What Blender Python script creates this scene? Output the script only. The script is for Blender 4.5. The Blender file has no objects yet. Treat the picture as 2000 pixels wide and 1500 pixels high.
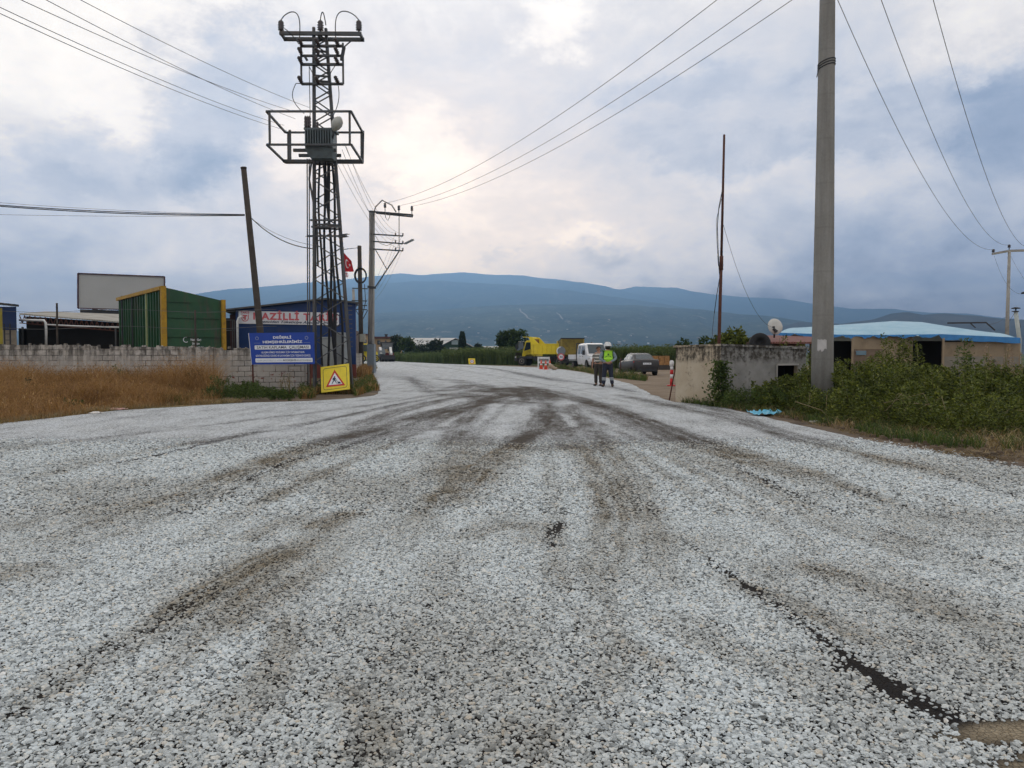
import bpy, math, random
import numpy as np
from mathutils import Vector, Matrix, noise as mnoise
R = math.radians
rng = np.random.default_rng(7)
random.seed(7)
scn = bpy.context.scene
COL = scn.collection
CAMZ = 1.45
PITCH = math.atan(60/1500)

# ---------------------------------------------------------------- placing
def P(px, py, Y):
    """world point at depth Y seen at a position of the 2000x1500 photograph"""
    a = (px-1000)/1500; b = (750-py)/1500
    dy = math.cos(PITCH)+b*math.sin(PITCH); dz = b*math.cos(PITCH)-math.sin(PITCH)
    t = Y/dy
    return Vector((a*t, Y, CAMZ+dz*t))
def G(px, py):
    a = (px-1000)/1500; b = (750-py)/1500
    dy = math.cos(PITCH)+b*math.sin(PITCH); dz = b*math.cos(PITCH)-math.sin(PITCH)
    t = -CAMZ/dz
    return Vector((a*t, dy*t, 0))

# ---------------------------------------------------------------- mesh builder
class MB:
    def __init__(s):
        s.v = []; s.f = []; s.m = []; s.sm = []
        s.mat = 0; s.smooth = False; s.M = None
    def add(s, vs, fs):
        o = len(s.v)
        for p in vs:
            p = Vector(p)
            if s.M is not None: p = s.M @ p
            s.v.append(p)
        for f in fs:
            s.f.append([i+o for i in f]); s.m.append(s.mat); s.sm.append(s.smooth)
        return s
    def box(s, c, d, rz=0, top=(1,1)):
        x, y, z = d[0]/2, d[1]/2, d[2]/2
        vs = []
        for k, (sx, sy, sz) in enumerate([(-1,-1,-1),(1,-1,-1),(1,1,-1),(-1,1,-1),(-1,-1,1),(1,-1,1),(1,1,1),(-1,1,1)]):
            tx, ty = top if sz > 0 else (1,1)
            p = Vector((sx*x*tx, sy*y*ty, sz*z))
            if rz: p = Matrix.Rotation(rz, 3, 'Z') @ p
            vs.append(p+Vector(c))
        return s.add(vs, [(0,3,2,1),(4,5,6,7),(0,1,5,4),(1,2,6,5),(2,3,7,6),(3,0,4,7)])
    def bx(s, a, b):
        a = Vector(a); b = Vector(b)
        return s.box((a+b)/2, [abs(b[i]-a[i]) for i in range(3)])
    def beam(s, p, q, w, h=None, up=(0,0,1)):
        p = Vector(p); q = Vector(q); h = h or w
        d = (q-p)
        if d.length < 1e-6: return s
        d.normalize(); up = Vector(up)
        if abs(d.dot(up)) > .98: up = Vector((0,1,0)) if abs(d.y) < .9 else Vector((1,0,0))
        x = d.cross(up).normalized()*(w/2); y = x.normalized().cross(d).normalized()*(h/2)
        vs = [p-x-y, p+x-y, p+x+y, p-x+y, q-x-y, q+x-y, q+x+y, q-x+y]
        return s.add(vs, [(0,3,2,1),(4,5,6,7),(0,1,5,4),(1,2,6,5),(2,3,7,6),(3,0,4,7)])
    def tube(s, pts, r, n=8, caps=True):
        pts = [Vector(p) for p in pts]
        rs = r if isinstance(r, (list, tuple)) else [r]*len(pts)
        vs = []; fs = []
        prev = None
        for i, p in enumerate(pts):
            a = pts[max(i-1, 0)]; b = pts[min(i+1, len(pts)-1)]
            d = (b-a)
            d = d.normalized() if d.length > 1e-9 else Vector((0,0,1))
            if prev is None:
                ref = Vector((0,0,1)) if abs(d.z) < .9 else Vector((1,0,0))
                x = d.cross(ref).normalized()
            else:
                x = (prev - d*prev.dot(d)); x = x.normalized() if x.length > 1e-6 else d.orthogonal().normalized()
            prev = x; y = d.cross(x)
            for k in range(n):
                t = 2*math.pi*k/n
                vs.append(p + x*(math.cos(t)*rs[i]) + y*(math.sin(t)*rs[i]))
        for i in range(len(pts)-1):
            for k in range(n):
                k2 = (k+1) % n
                fs.append((i*n+k, i*n+k2, (i+1)*n+k2, (i+1)*n+k))
        if caps:
            fs.append(tuple(range(n-1, -1, -1))); fs.append(tuple((len(pts)-1)*n+k for k in range(n)))
        sm = s.smooth; s.smooth = True; s.add(vs, fs); s.smooth = sm
        return s
    def lathe(s, prof, c=(0,0,0), axis='Z', n=16, smooth=True):
        """prof: (radius, height) pairs"""
        vs = []; fs = []; c = Vector(c)
        for (r, h) in prof:
            for k in range(n):
                t = 2*math.pi*k/n; a, b = r*math.cos(t), r*math.sin(t)
                q = {'Z': (a, b, h), 'Y': (b, h, a), 'X': (h, a, b)}[axis]
                vs.append(c+Vector(q))
        m = len(prof)
        for i in range(m-1):
            for k in range(n):
                k2 = (k+1) % n
                fs.append((i*n+k, i*n+k2, (i+1)*n+k2, (i+1)*n+k))
        fs.append(tuple(range(n-1, -1, -1))); fs.append(tuple((m-1)*n+k for k in range(n)))
        sm = s.smooth; s.smooth = smooth; s.add(vs, fs); s.smooth = sm
        return s
    def prism(s, poly, fr, depth):
        """poly: 2D outline (counter-clockwise seen from +n); fr = (origin, u, v); extruded along -n by depth"""
        o, u, v = [Vector(t) for t in fr]; nrm = u.cross(v).normalized()
        n = len(poly)
        vs = [o+u*a+v*b for a, b in poly] + [o+u*a+v*b-nrm*depth for a, b in poly]
        fs = [tuple(range(n)), tuple(range(2*n-1, n-1, -1))]
        for i in range(n):
            j = (i+1) % n
            fs.append((i, i+n, j+n, j))
        return s.add(vs, fs)
    def loft(s, rings, cap=True):
        n = len(rings[0]); vs = [p for r in rings for p in r]; fs = []
        for i in range(len(rings)-1):
            for k in range(n):
                k2 = (k+1) % n
                fs.append((i*n+k, i*n+k2, (i+1)*n+k2, (i+1)*n+k))
        if cap:
            fs.append(tuple(range(n-1, -1, -1))); fs.append(tuple((len(rings)-1)*n+k for k in range(n)))
        return s.add(vs, fs)
    def patch(s, q, u0, u1, v0, v1, off=.004, th=.006):
        """a thin plate on the bilinear patch q = (p00, p10, p11, p01), stood proud of it"""
        q = [Vector(t) for t in q]
        def pt(u, v): return (q[0]*(1-u)+q[1]*u)*(1-v)+(q[3]*(1-u)+q[2]*u)*v
        n = (q[1]-q[0]).cross(q[3]-q[0]).normalized()
        a = [pt(u0,v0), pt(u1,v0), pt(u1,v1), pt(u0,v1)]
        vs = [p+n*off for p in a]+[p+n*(off-th) for p in a]
        return s.add(vs, [(0,1,2,3),(7,6,5,4),(0,4,5,1),(1,5,6,2),(2,6,7,3),(3,7,4,0)])
    def build(s, name, mats, parent=None, world=False):
        me = bpy.data.meshes.new(name)
        vs = s.v
        if world and parent is not None:
            inv = (Matrix.Translation(parent.location) @ parent.rotation_euler.to_matrix().to_4x4()).inverted()
            vs = [inv @ p for p in vs]
        me.from_pydata([tuple(p) for p in vs], [], s.f)
        if not isinstance(mats, (list, tuple)): mats = [mats]
        for m in mats: me.materials.append(m)
        me.polygons.foreach_set('material_index', s.m)
        me.polygons.foreach_set('use_smooth', s.sm)
        me.update()
        return link(name, me, parent)
def link(name, me, parent=None):
    o = bpy.data.objects.new(name, me); COL.objects.link(o)
    if parent is not None: o.parent = parent
    return o
def npmesh(name, V, F, mats, parent=None, attrs=None, smooth=False):
    """fast mesh from numpy arrays; F is (M,k)"""
    me = bpy.data.meshes.new(name)
    V = np.asarray(V, dtype=np.float32); F = np.asarray(F, dtype=np.int32)
    me.vertices.add(len(V)); me.vertices.foreach_set('co', V.ravel())
    k = F.shape[1]
    me.loops.add(F.size); me.loops.foreach_set('vertex_index', F.ravel())
    me.polygons.add(len(F)); me.polygons.foreach_set('loop_start', np.arange(0, F.size, k, dtype=np.int32))
    if smooth: me.polygons.foreach_set('use_smooth', np.ones(len(F), dtype=bool))
    me.update(calc_edges=True); me.validate()
    for a, d in (attrs or {}).items():
        at = me.attributes.new(a, 'FLOAT', 'POINT'); at.data.foreach_set('value', np.asarray(d, dtype=np.float32))
    for m in (mats if isinstance(mats, (list, tuple)) else [mats]): me.materials.append(m)
    return link(name, me, parent)
def tag(o, label=None, cat=None, group=None, kind=None):
    if label: o['label'] = label
    if cat: o['category'] = cat
    if group: o['group'] = group
    if kind: o['kind'] = kind
    return o
def thing(name, loc, label, cat, rz=0, group=None):
    o = bpy.data.objects.new(name, None); COL.objects.link(o)
    o.empty_display_size = .3
    o.location = loc; o.rotation_euler = (0, 0, rz)
    return tag(o, label, cat, group)
def copy_thing(o, loc, rz=None, label=None):
    c = o.copy(); COL.objects.link(c); c.location = loc
    if rz is not None: c.rotation_euler = (0, 0, rz)
    if label: c['label'] = label
    for ch in [x for x in scn.objects if x.parent == o]:
        d = ch.copy(); COL.objects.link(d); d.parent = c
        for g in [x for x in scn.objects if x.parent == ch]:
            e = g.copy(); COL.objects.link(e); e.parent = d
    return c

# ---------------------------------------------------------------- lettering
def text_geo(s, h, width=None, align='CENTER', bold=0.0, shear=0.0, spacing=1.0):
    cu = bpy.data.curves.new('t', 'FONT'); cu.body = s; cu.size = 1; cu.align_x = align
    cu.resolution_u = 2; cu.offset = bold; cu.shear = shear; cu.space_character = spacing
    ob = bpy.data.objects.new('t', cu); COL.objects.link(ob)
    dg = bpy.context.evaluated_depsgraph_get()
    me = bpy.data.meshes.new_from_object(ob.evaluated_get(dg))
    vs = [(v.co.x, v.co.y) for v in me.vertices]; fs = [tuple(p.vertices) for p in me.polygons]
    bpy.data.objects.remove(ob); bpy.data.curves.remove(cu); bpy.data.meshes.remove(me)
    if not vs: return [], []
    k = h/.73
    sx = k
    if width:
        w = (max(v[0] for v in vs)-min(v[0] for v in vs)); sx = width/w
    return [(a*sx, b*k) for a, b in vs], fs
def put_text(mb, s, h, at, fr, mat, off=.004, **kw):
    vs, fs = text_geo(s, h, **kw)
    o, u, v = [Vector(t) for t in fr]; n = u.cross(v).normalized()
    old = mb.mat; mb.mat = mat
    mb.add([o+u*(a+at[0])+v*(b+at[1])+n*off for a, b in vs], fs); mb.mat = old

# ---------------------------------------------------------------- materials
class NT:
    def __init__(s, tree): s.t = tree; s.t.nodes.clear()
    def n(s, typ, ins=None, **kw):
        d = s.t.nodes.new(typ)
        for k, v in kw.items(): setattr(d, k, v)
        for k, v in (ins or {}).items():
            sock = d.inputs[k]
            if isinstance(v, bpy.types.NodeSocket): s.t.links.new(v, sock)
            else: sock.default_value = v
        return d
    def math(s, op, a, b=0.0, c=None, clamp=False):
        ins = {0: a, 1: b}
        if c is not None: ins[2] = c
        return s.n('ShaderNodeMath', ins, operation=op, use_clamp=clamp).outputs[0]
    def mix(s, f, a, b, blend='MIX'):
        d = s.n('ShaderNodeMix', data_type='RGBA', blend_type=blend)
        for sock, v in ((d.inputs[0], f), (d.inputs[6], a), (d.inputs[7], b)):
            if isinstance(v, bpy.types.NodeSocket): s.t.links.new(v, sock)
            else: sock.default_value = (v if not isinstance(v, tuple) else (v+(1,) if len(v) == 3 else v))
        return d.outputs[2]
    def ramp(s, f, stops, interp='LINEAR'):
        d = s.n('ShaderNodeValToRGB', {0: f}); d.color_ramp.interpolation = interp
        e = d.color_ramp.elements
        while len(e) < len(stops): e.new(.5)
        for el, (p, c) in zip(e, stops):
            el.position = p
            el.color = (c, c, c, 1) if not isinstance(c, tuple) else c+(1,)
        return d.outputs[0]
    def noise(s, vec, scale, detail=4, rough=.55, dist=0.0, dim='3D'):
        return s.n('ShaderNodeTexNoise', {'Vector': vec, 'Scale': scale, 'Detail': detail, 'Roughness': rough, 'Distortion': dist}).outputs[0]
    def coords(s, which='Object'): return s.n('ShaderNodeTexCoord').outputs[which]
    def scale(s, vec, k): return s.n('ShaderNodeMapping', {'Vector': vec, 'Scale': k}).outputs[0]
    def bump(s, h, strength, dist=.01):
        return s.n('ShaderNodeBump', {'Height': h, 'Strength': strength, 'Distance': dist}).outputs[0]
    def out(s, shader, vol=None):
        o = s.n('ShaderNodeOutputMaterial')
        if shader is not None: s.t.links.new(shader, o.inputs[0])
        if vol is not None: s.t.links.new(vol, o.inputs[1])
    def bsdf(s, col, rough=.8, metal=0.0, normal=None, **kw):
        ins = {'Base Color': col if not isinstance(col, tuple) else (col+(1,) if len(col) == 3 else col), 'Roughness': rough, 'Metallic': metal}
        ins.update(kw)
        if normal is not None: ins['Normal'] = normal
        return s.n('ShaderNodeBsdfPrincipled', ins).outputs[0]
def newmat(name):
    m = bpy.data.materials.new(name); m.use_nodes = True
    return m, NT(m.node_tree)
def pm(name, col, rough=.7, metal=0.0, var=.18, sc=3.0, fine=40.0, bump=.15, dirt=None, spec=.3):
    """painted / plain surface: colour with blotches and fine grain, optional dirt colour"""
    m, t = newmat(name); c = t.coords()
    n1 = t.noise(c, sc, 5); n2 = t.noise(c, fine, 3)
    k = t.math('ADD', t.math('MULTIPLY', n1, .7), t.math('MULTIPLY', n2, .3))
    f = t.ramp(k, [(.3, 1-var), (.7, 1+var)])
    colr = t.mix(1.0, col, f, 'MULTIPLY')
    if dirt:
        dm = t.ramp(t.noise(c, sc*1.7, 6, .65), [(.48, 0.0), (.72, 1.0)])
        colr = t.mix(t.math('MULTIPLY', dm, dirt[1]), colr, dirt[0])
    rr = t.math('ADD', rough-.08, t.math('MULTIPLY', n1, .16))
    t.out(t.bsdf(colr, rr, metal, t.bump(n2, bump, .004), **{'Specular IOR Level': spec}))
    return m
def leafmat(name, c1, c2, c3=None, sc=.9, trans=.25):
    m, t = newmat(name); c = t.coords()
    isl = t.n('ShaderNodeNewGeometry').outputs['Random Per Island']
    k = t.math('ADD', t.math('MULTIPLY', isl, .55), t.math('MULTIPLY', t.noise(c, sc, 4), .55))
    stops = [(.2, c1), (.75, c2)] + ([(.97, c3)] if c3 else [])
    col = t.ramp(k, stops)
    b = t.bsdf(col, .6, **{'Specular IOR Level': .25})
    tr = t.n('ShaderNodeBsdfTranslucent', {'Color': t.mix(1.0, col, (1.3, 1.25, .6), 'MULTIPLY')}).outputs[0]
    t.out(t.n('ShaderNodeMixShader', {0: trans, 1: b, 2: tr}).outputs[0])
    return m
def glassmat(name, tint=(.02, .03, .035)):
    m, t = newmat(name); c = t.coords()
    col = t.mix(t.noise(c, 2.0, 3), tint, tuple(x*2.2 for x in tint))
    t.out(t.bsdf(col, .07, **{'Specular IOR Level': .6}))
    return m
# ================================================================ camera, sky, sun, air
cam = bpy.data.objects.new('camera', bpy.data.cameras.new('camera')); COL.objects.link(cam)
cam.location = (0, 0, CAMZ); cam.rotation_euler = (math.pi/2-PITCH, 0, 0)
cam.data.sensor_width = 36; cam.data.lens = 27; cam.data.clip_start = .1; cam.data.clip_end = 40000
scn.camera = cam
scn.view_settings.view_transform = 'Standard'; scn.view_settings.look = 'None'
scn.view_settings.exposure = 0; scn.view_settings.gamma = 1
scn.cycles.use_denoising = True
scn.cycles.max_bounces = 6; scn.cycles.diffuse_bounces = 3; scn.cycles.glossy_bounces = 3
scn.cycles.transmission_bounces = 4; scn.cycles.volume_bounces = 0; scn.cycles.transparent_max_bounces = 8
SUN_AZ, SUN_EL = R(-6), R(14)
w = bpy.data.worlds.new('World'); scn.world = w; w.use_nodes = True
t = NT(w.node_tree)
D = t.coords('Generated')
sky = t.n('ShaderNodeTexSky'); sky.sky_type = 'NISHITA'; sky.sun_disc = False
sky.sun_elevation = SUN_EL; sky.sun_rotation = SUN_AZ; sky.dust_density = 2.5
sep = t.n('ShaderNodeSeparateXYZ', {0: D}).outputs
az0 = t.math('ARCTAN2', sep[0], sep[1]); el0 = t.math('ARCSINE', sep[2])
wv = t.n('ShaderNodeCombineXYZ', {0: az0, 1: t.math('MULTIPLY', el0, 1.6), 2: 3.1}).outputs[0]
w1 = t.n('ShaderNodeTexNoise', {'Vector': wv, 'Scale': 5.5, 'Detail': 8, 'Roughness': .66}).outputs[1]
ws = t.n('ShaderNodeSeparateColor', {0: w1}).outputs
az = t.math('ADD', az0, t.math('MULTIPLY', t.math('SUBTRACT', ws[0], .5), .26))
el = t.math('ADD', el0, t.math('MULTIPLY', t.math('SUBTRACT', ws[1], .5), .20))
e = t.math('MINIMUM', t.math('DIVIDE', el, .43), 1.15)
m = t.math('ADD', .27, t.math('MULTIPLY', e, .42))
BLOBS = [(900, 470, 330, 150, .20), (1250, 110, 480, 170, -.11), (1750, 110, 260, 120, -.07), (1800, 570, 600, 150, -.20), (60, 480, 420, 95, -.18), (395, 235, 95, 100, -.34),
         (530, 130, 100, 60, -.30), (250, 330, 150, 62, -.22), (130, 120, 560, 250, .20), (1075, 45, 85, 55, .22),
         (1930, 60, 150, 70, .16), (1975, 240, 150, 110, -.26), (1330, 180, 140, 40, -.14), (832, 335, 80, 75, .13),
         (690, 280, 190, 110, .05), (640, 430, 150, 50, -.14), (1165, 485, 62, 30, -.13), (1120, 450, 90, 26, .14),
         (965, 470, 24, 12, -.10), (300, 480, 120, 34, .08), (1580, 290, 240, 22, -.14), (1760, 210, 260, 26, -.14),
         (1450, 640, 560, 60, -.1), (110, 250, 60, 45, -.14), (480, 340, 80, 50, -.16), (1270, 300, 220, 50, -.10), (60, 350, 130, 50, -.10), (1420, 330, 160, 30, .10), (1700, 350, 200, 30, .08), (1250, 620, 300, 50, -.12)]
for (px, py, sx, sy, amp) in BLOBS:
    a0 = math.atan((px-1000)/1500); c0 = math.cos(a0); e0 = math.atan((690-py)/1500*c0)
    sa = sx/1500*c0*c0; se = sy/1500*c0
    dx = t.math('MULTIPLY', t.math('SUBTRACT', az, a0), 1/sa); dy = t.math('MULTIPLY', t.math('SUBTRACT', el, e0), 1/se)
    r2 = t.math('MULTIPLY_ADD', dx, dx, t.math('MULTIPLY', dy, dy))
    if sx < 200: r2 = t.math('MULTIPLY', r2, t.math('MULTIPLY', r2, .8))   # a crisper edge on single clouds
    m = t.math('MULTIPLY_ADD', t.math('POWER', 2.718, t.math('MULTIPLY', r2, -.8)), amp, m)
n2 = t.noise(wv, 7.0, 10, .68, .5)
bil = t.math('ABSOLUTE', t.math('SUBTRACT', t.noise(wv, 13.0, 6, .55, .2), .5))
flat = t.n('ShaderNodeCombineXYZ', {0: t.math('DIVIDE', sep[0], t.math('ADD', t.math('ABSOLUTE', sep[2]), .12)),
                                    1: t.math('DIVIDE', sep[1], t.math('ADD', t.math('ABSOLUTE', sep[2]), .12)), 2: .7}).outputs[0]
n3 = t.noise(t.scale(flat, (.8, .55, 1)), 1.1, 7, .55, .4)
m = t.math('ADD', m, t.math('MULTIPLY', t.math('SUBTRACT', n2, .5), .34))
m = t.math('ADD', m, t.math('MULTIPLY', t.math('SUBTRACT', .07, bil), .32))
m = t.math('ADD', m, t.math('MULTIPLY', t.math('SUBTRACT', n3, .5), .26), clamp=True)
def s2l(c): return tuple(((x/255)/12.92 if x/255 <= .04045 else ((x/255+.055)/1.055)**2.4) for x in c)
skyc = t.ramp(m, [(0, s2l((104, 128, 161))), (.2, s2l((143, 160, 186))), (.42, s2l((184, 192, 207))), (.62, s2l((213, 213, 217))), (.88, s2l((253, 249, 243)))])
# warm light where the sun stands behind the cloud
ga = t.math('MULTIPLY', t.math('SUBTRACT', az, SUN_AZ+.04), 1/.34); ge = t.math('MULTIPLY', t.math('SUBTRACT', el, SUN_EL-.055), 1/.17)
g = t.math('POWER', 2.718, t.math('MULTIPLY', t.math('MULTIPLY_ADD', ga, ga, t.math('MULTIPLY', ge, ge)), -1.0))
skyc = t.mix(t.math('MULTIPLY', g, .95), skyc, t.mix(1.0, skyc, (1.10, .965, .85), 'MULTIPLY'))
skyc = t.mix(1.0, skyc, (1.01, .985, .955), 'MULTIPLY')
# the sky stands behind the air of the haze box: give it the radiance it has before that air dims it
HZ_D, HZ_TOP, HZ_FAR = 2.3e-4, 900.0, 9100.0
HZ_A = (.152, .285, .460)
path = t.math('MINIMUM', t.math('DIVIDE', HZ_TOP, t.math('MAXIMUM', sep[2], .004)), HZ_FAR)
tr = t.math('POWER', 2.71828, t.math('MULTIPLY', path, -HZ_D))
gz = t.math('MULTIPLY', t.math('SUBTRACT', az0, SUN_AZ), 1/.42)
hza = t.mix(t.math('POWER', 2.71828, t.math('MULTIPLY', t.math('MULTIPLY', gz, gz), -1.0)), (.100, .192, .325), HZ_A)
ins = t.mix(t.math('SUBTRACT', 1.0, tr), (0, 0, 0), hza)
diff = t.n('ShaderNodeVectorMath', {0: skyc, 1: ins}, operation='SUBTRACT').outputs[0]
clear = t.n('ShaderNodeVectorMath', {0: diff, 1: t.n('ShaderNodeCombineXYZ', {0: tr, 1: tr, 2: tr}).outputs[0]}, operation='DIVIDE').outputs[0]
clear = t.n('ShaderNodeVectorMath', {0: clear, 1: (.03, .03, .03)}, operation='MAXIMUM').outputs[0]
clear = t.n('ShaderNodeVectorMath', {0: clear, 1: (4.0, 4.0, 4.0)}, operation='MINIMUM').outputs[0]
skyc = clear
over = t.mix(1.0, skyc, (10.0, 10.0, 10.0), 'MULTIPLY')
tot = t.mix(.985, sky.outputs[0], over)
bg = t.n('ShaderNodeBackground', {'Color': tot, 'Strength': .10})
o = t.n('ShaderNodeOutputWorld'); t.t.links.new(bg.outputs[0], o.inputs[0])
sl = bpy.data.lights.new('sun', 'SUN'); sl.energy = .9; sl.angle = R(32); sl.color = (1, .93, .82)
so = bpy.data.objects.new('sun', sl); COL.objects.link(so)
sd = Vector((math.sin(SUN_AZ)*math.cos(SUN_EL), math.cos(SUN_AZ)*math.cos(SUN_EL), math.sin(SUN_EL)))
so.rotation_euler = (-sd).to_track_quat('-Z', 'Y').to_euler()

hm, t = newmat('haze')
pv = t.n('ShaderNodeVolumePrincipled', {'Color': (.30, .56, 1, 1), 'Density': HZ_D, 'Anisotropy': .7})
t.out(None, pv.outputs[0])
mb = MB(); mb.bx((-9500, -2500, -1), (9500, HZ_FAR+80, HZ_TOP))
hz = mb.build('haze', hm); tag(hz, kind='stuff')

# ================================================================ ground, dirt yard
def n2d(x, y, s, seed=0.0): return mnoise.noise(Vector((x*s, y*s, seed)))
gm, t = newmat('ground'); c = t.coords()
a = t.noise(c, .35, 6, .6); b = t.noise(c, 6.0, 5, .65); f = t.noise(t.scale(c, (1, .4, 1)), .012, 4)
soil = t.ramp(b, [(.3, (.055, .042, .028)), (.55, (.11, .085, .055)), (.75, (.19, .15, .10))])
weed = t.ramp(b, [(.3, (.02, .032, .010)), (.7, (.075, .085, .028))])
straw = t.ramp(b, [(.3, (.12, .085, .04)), (.7, (.30, .22, .11))])
col = t.mix(t.ramp(a, [(.46, 0.0), (.6, 1.0)]), soil, straw)
col = t.mix(t.ramp(t.noise(c, .9, 5), [(.5, 0.0), (.62, 1.0)]), col, weed)
far = t.ramp(f, [(.3, (.03, .055, .016)), (.5, (.06, .085, .028)), (.7, (.14, .12, .055))])
yy = t.n('ShaderNodeSeparateXYZ', {0: c}).outputs[1]
col = t.mix(t.n('ShaderNodeMapRange', {0: yy, 1: 75.0, 2: 105.0}).outputs[0], col, far)
t.out(t.bsdf(col, .95, 0, t.bump(b, .6, .03), **{'Specular IOR Level': .1}))
xs = np.unique(np.concatenate([-np.geomspace(9300, 12, 30), np.linspace(-12, 12, 25), np.geomspace(12, 9300, 30)]))
ys = np.unique(np.concatenate([np.linspace(-2400, -10, 12), np.linspace(-10, 60, 50), np.geomspace(60, 9050, 40)]))
V = [(x, y, 0) for y in ys for x in xs]; nx = len(xs)
F = [(j*nx+i, j*nx+i+1, (j+1)*nx+i+1, (j+1)*nx+i) for j in range(len(ys)-1) for i in range(nx-1)]
tag(npmesh('ground', V, F, gm), kind='structure')

ym, t = newmat('dirt_yard'); c = t.coords()
b = t.noise(t.scale(c, (.5, 2.2, 1)), 1.1, 6, .62); s_ = t.noise(c, 25, 4, .7)
k = t.math('ADD', t.math('MULTIPLY', b, .7), t.math('MULTIPLY', s_, .3))
col = t.ramp(k, [(.32, (.10, .072, .048)), (.5, (.20, .152, .108)), (.68, (.34, .28, .21))])
t.out(t.bsdf(col, .95, 0, t.bump(s_, .5, .02), **{'Specular IOR Level': .1}))
def sheet(name, poly, z, mat, jitter=.15, sub=14):
    """flat sheet with a ragged outline"""
    pts = []
    n = len(poly)
    for i in range(n):
        p, q = Vector(poly[i]), Vector(poly[(i+1) % n])
        for j in range(sub):
            r = p.lerp(q, j/sub)
            d = jitter
            pts.append((r.x+d*mnoise.noise(Vector((r.x*1.3, r.y*1.3, 2))), r.y+d*mnoise.noise(Vector((r.x*1.3, r.y*1.3, 9))), z))
    mb = MB(); mb.add(pts, [tuple(range(len(pts)))])
    me = mb.build(name, mat)
    return tag(me, kind='structure')
sheet('dirt_yard', [(4.2, 20.5), (9.5, 26), (30, 42), (34, 82), (-4, 92), (-8, 100), (-12, 104), (0, 86), (4.6, 60), (4.8, 45), (4.4, 34)], .004, ym, .5)
vm = pm('verge_soil', (.095, .068, .046), .95, var=.55, sc=1.1, fine=9, bump=1.0, dirt=((.22, .165, .10), .8))
sheet('verge', [(-5.2, 23.2), (-4.7, 25), (-4.55, 27.5), (-5.6, 33), (-8.6, 52), (-10.5, 58), (-14, 62), (-9.5, 36), (-8.8, 28.5), (-9.5, 23)], .004, vm, .25)
sheet('verge', [(5.5, 9.3), (5.2, 14), (4.9, 20), (4.6, 21.2), (6.5, 20.2), (7.2, 17.5), (8.5, 13.5), (10.5, 10.8), (14, 9.5), (14, 5), (6, 5)], .004, vm, .3)

# ================================================================ road
XL = [(0, -12), (14.3, -19), (15.0, -10.6), (17, -10.3), (19.2, -9.9), (22.4, -7.8), (23.1, -6.2), (24.7, -5.1), (26, -4.75), (27.2, -4.75),
      (30, -5.1), (36, -6.3), (54, -9.7), (80, -14), (99, -17.5), (118, -24), (122, -42), (150, -60)]
XR = [(0, 7.2), (5, 6.7), (9.45, 6.3), (10.6, 6.2), (12, 5.95), (15.5, 5.75), (21.1, 5.6), (22.9, 4.75), (27, 4.9), (35, 5.55), (45, 5.6),
      (59, 5.3), (68, 4.5), (77, 3.1), (90, -2.4), (109, -10.9), (121, -15), (135, -17), (140, -20), (150, -30)]
def lin(tab, y): return np.interp(y, [p[0] for p in tab], [p[1] for p in tab])
def edge_l(y): return np.where(y < 14.3, -(0.78*y+8), lin(XL, y))
def edge_r(y): return lin(XR, y)
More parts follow.
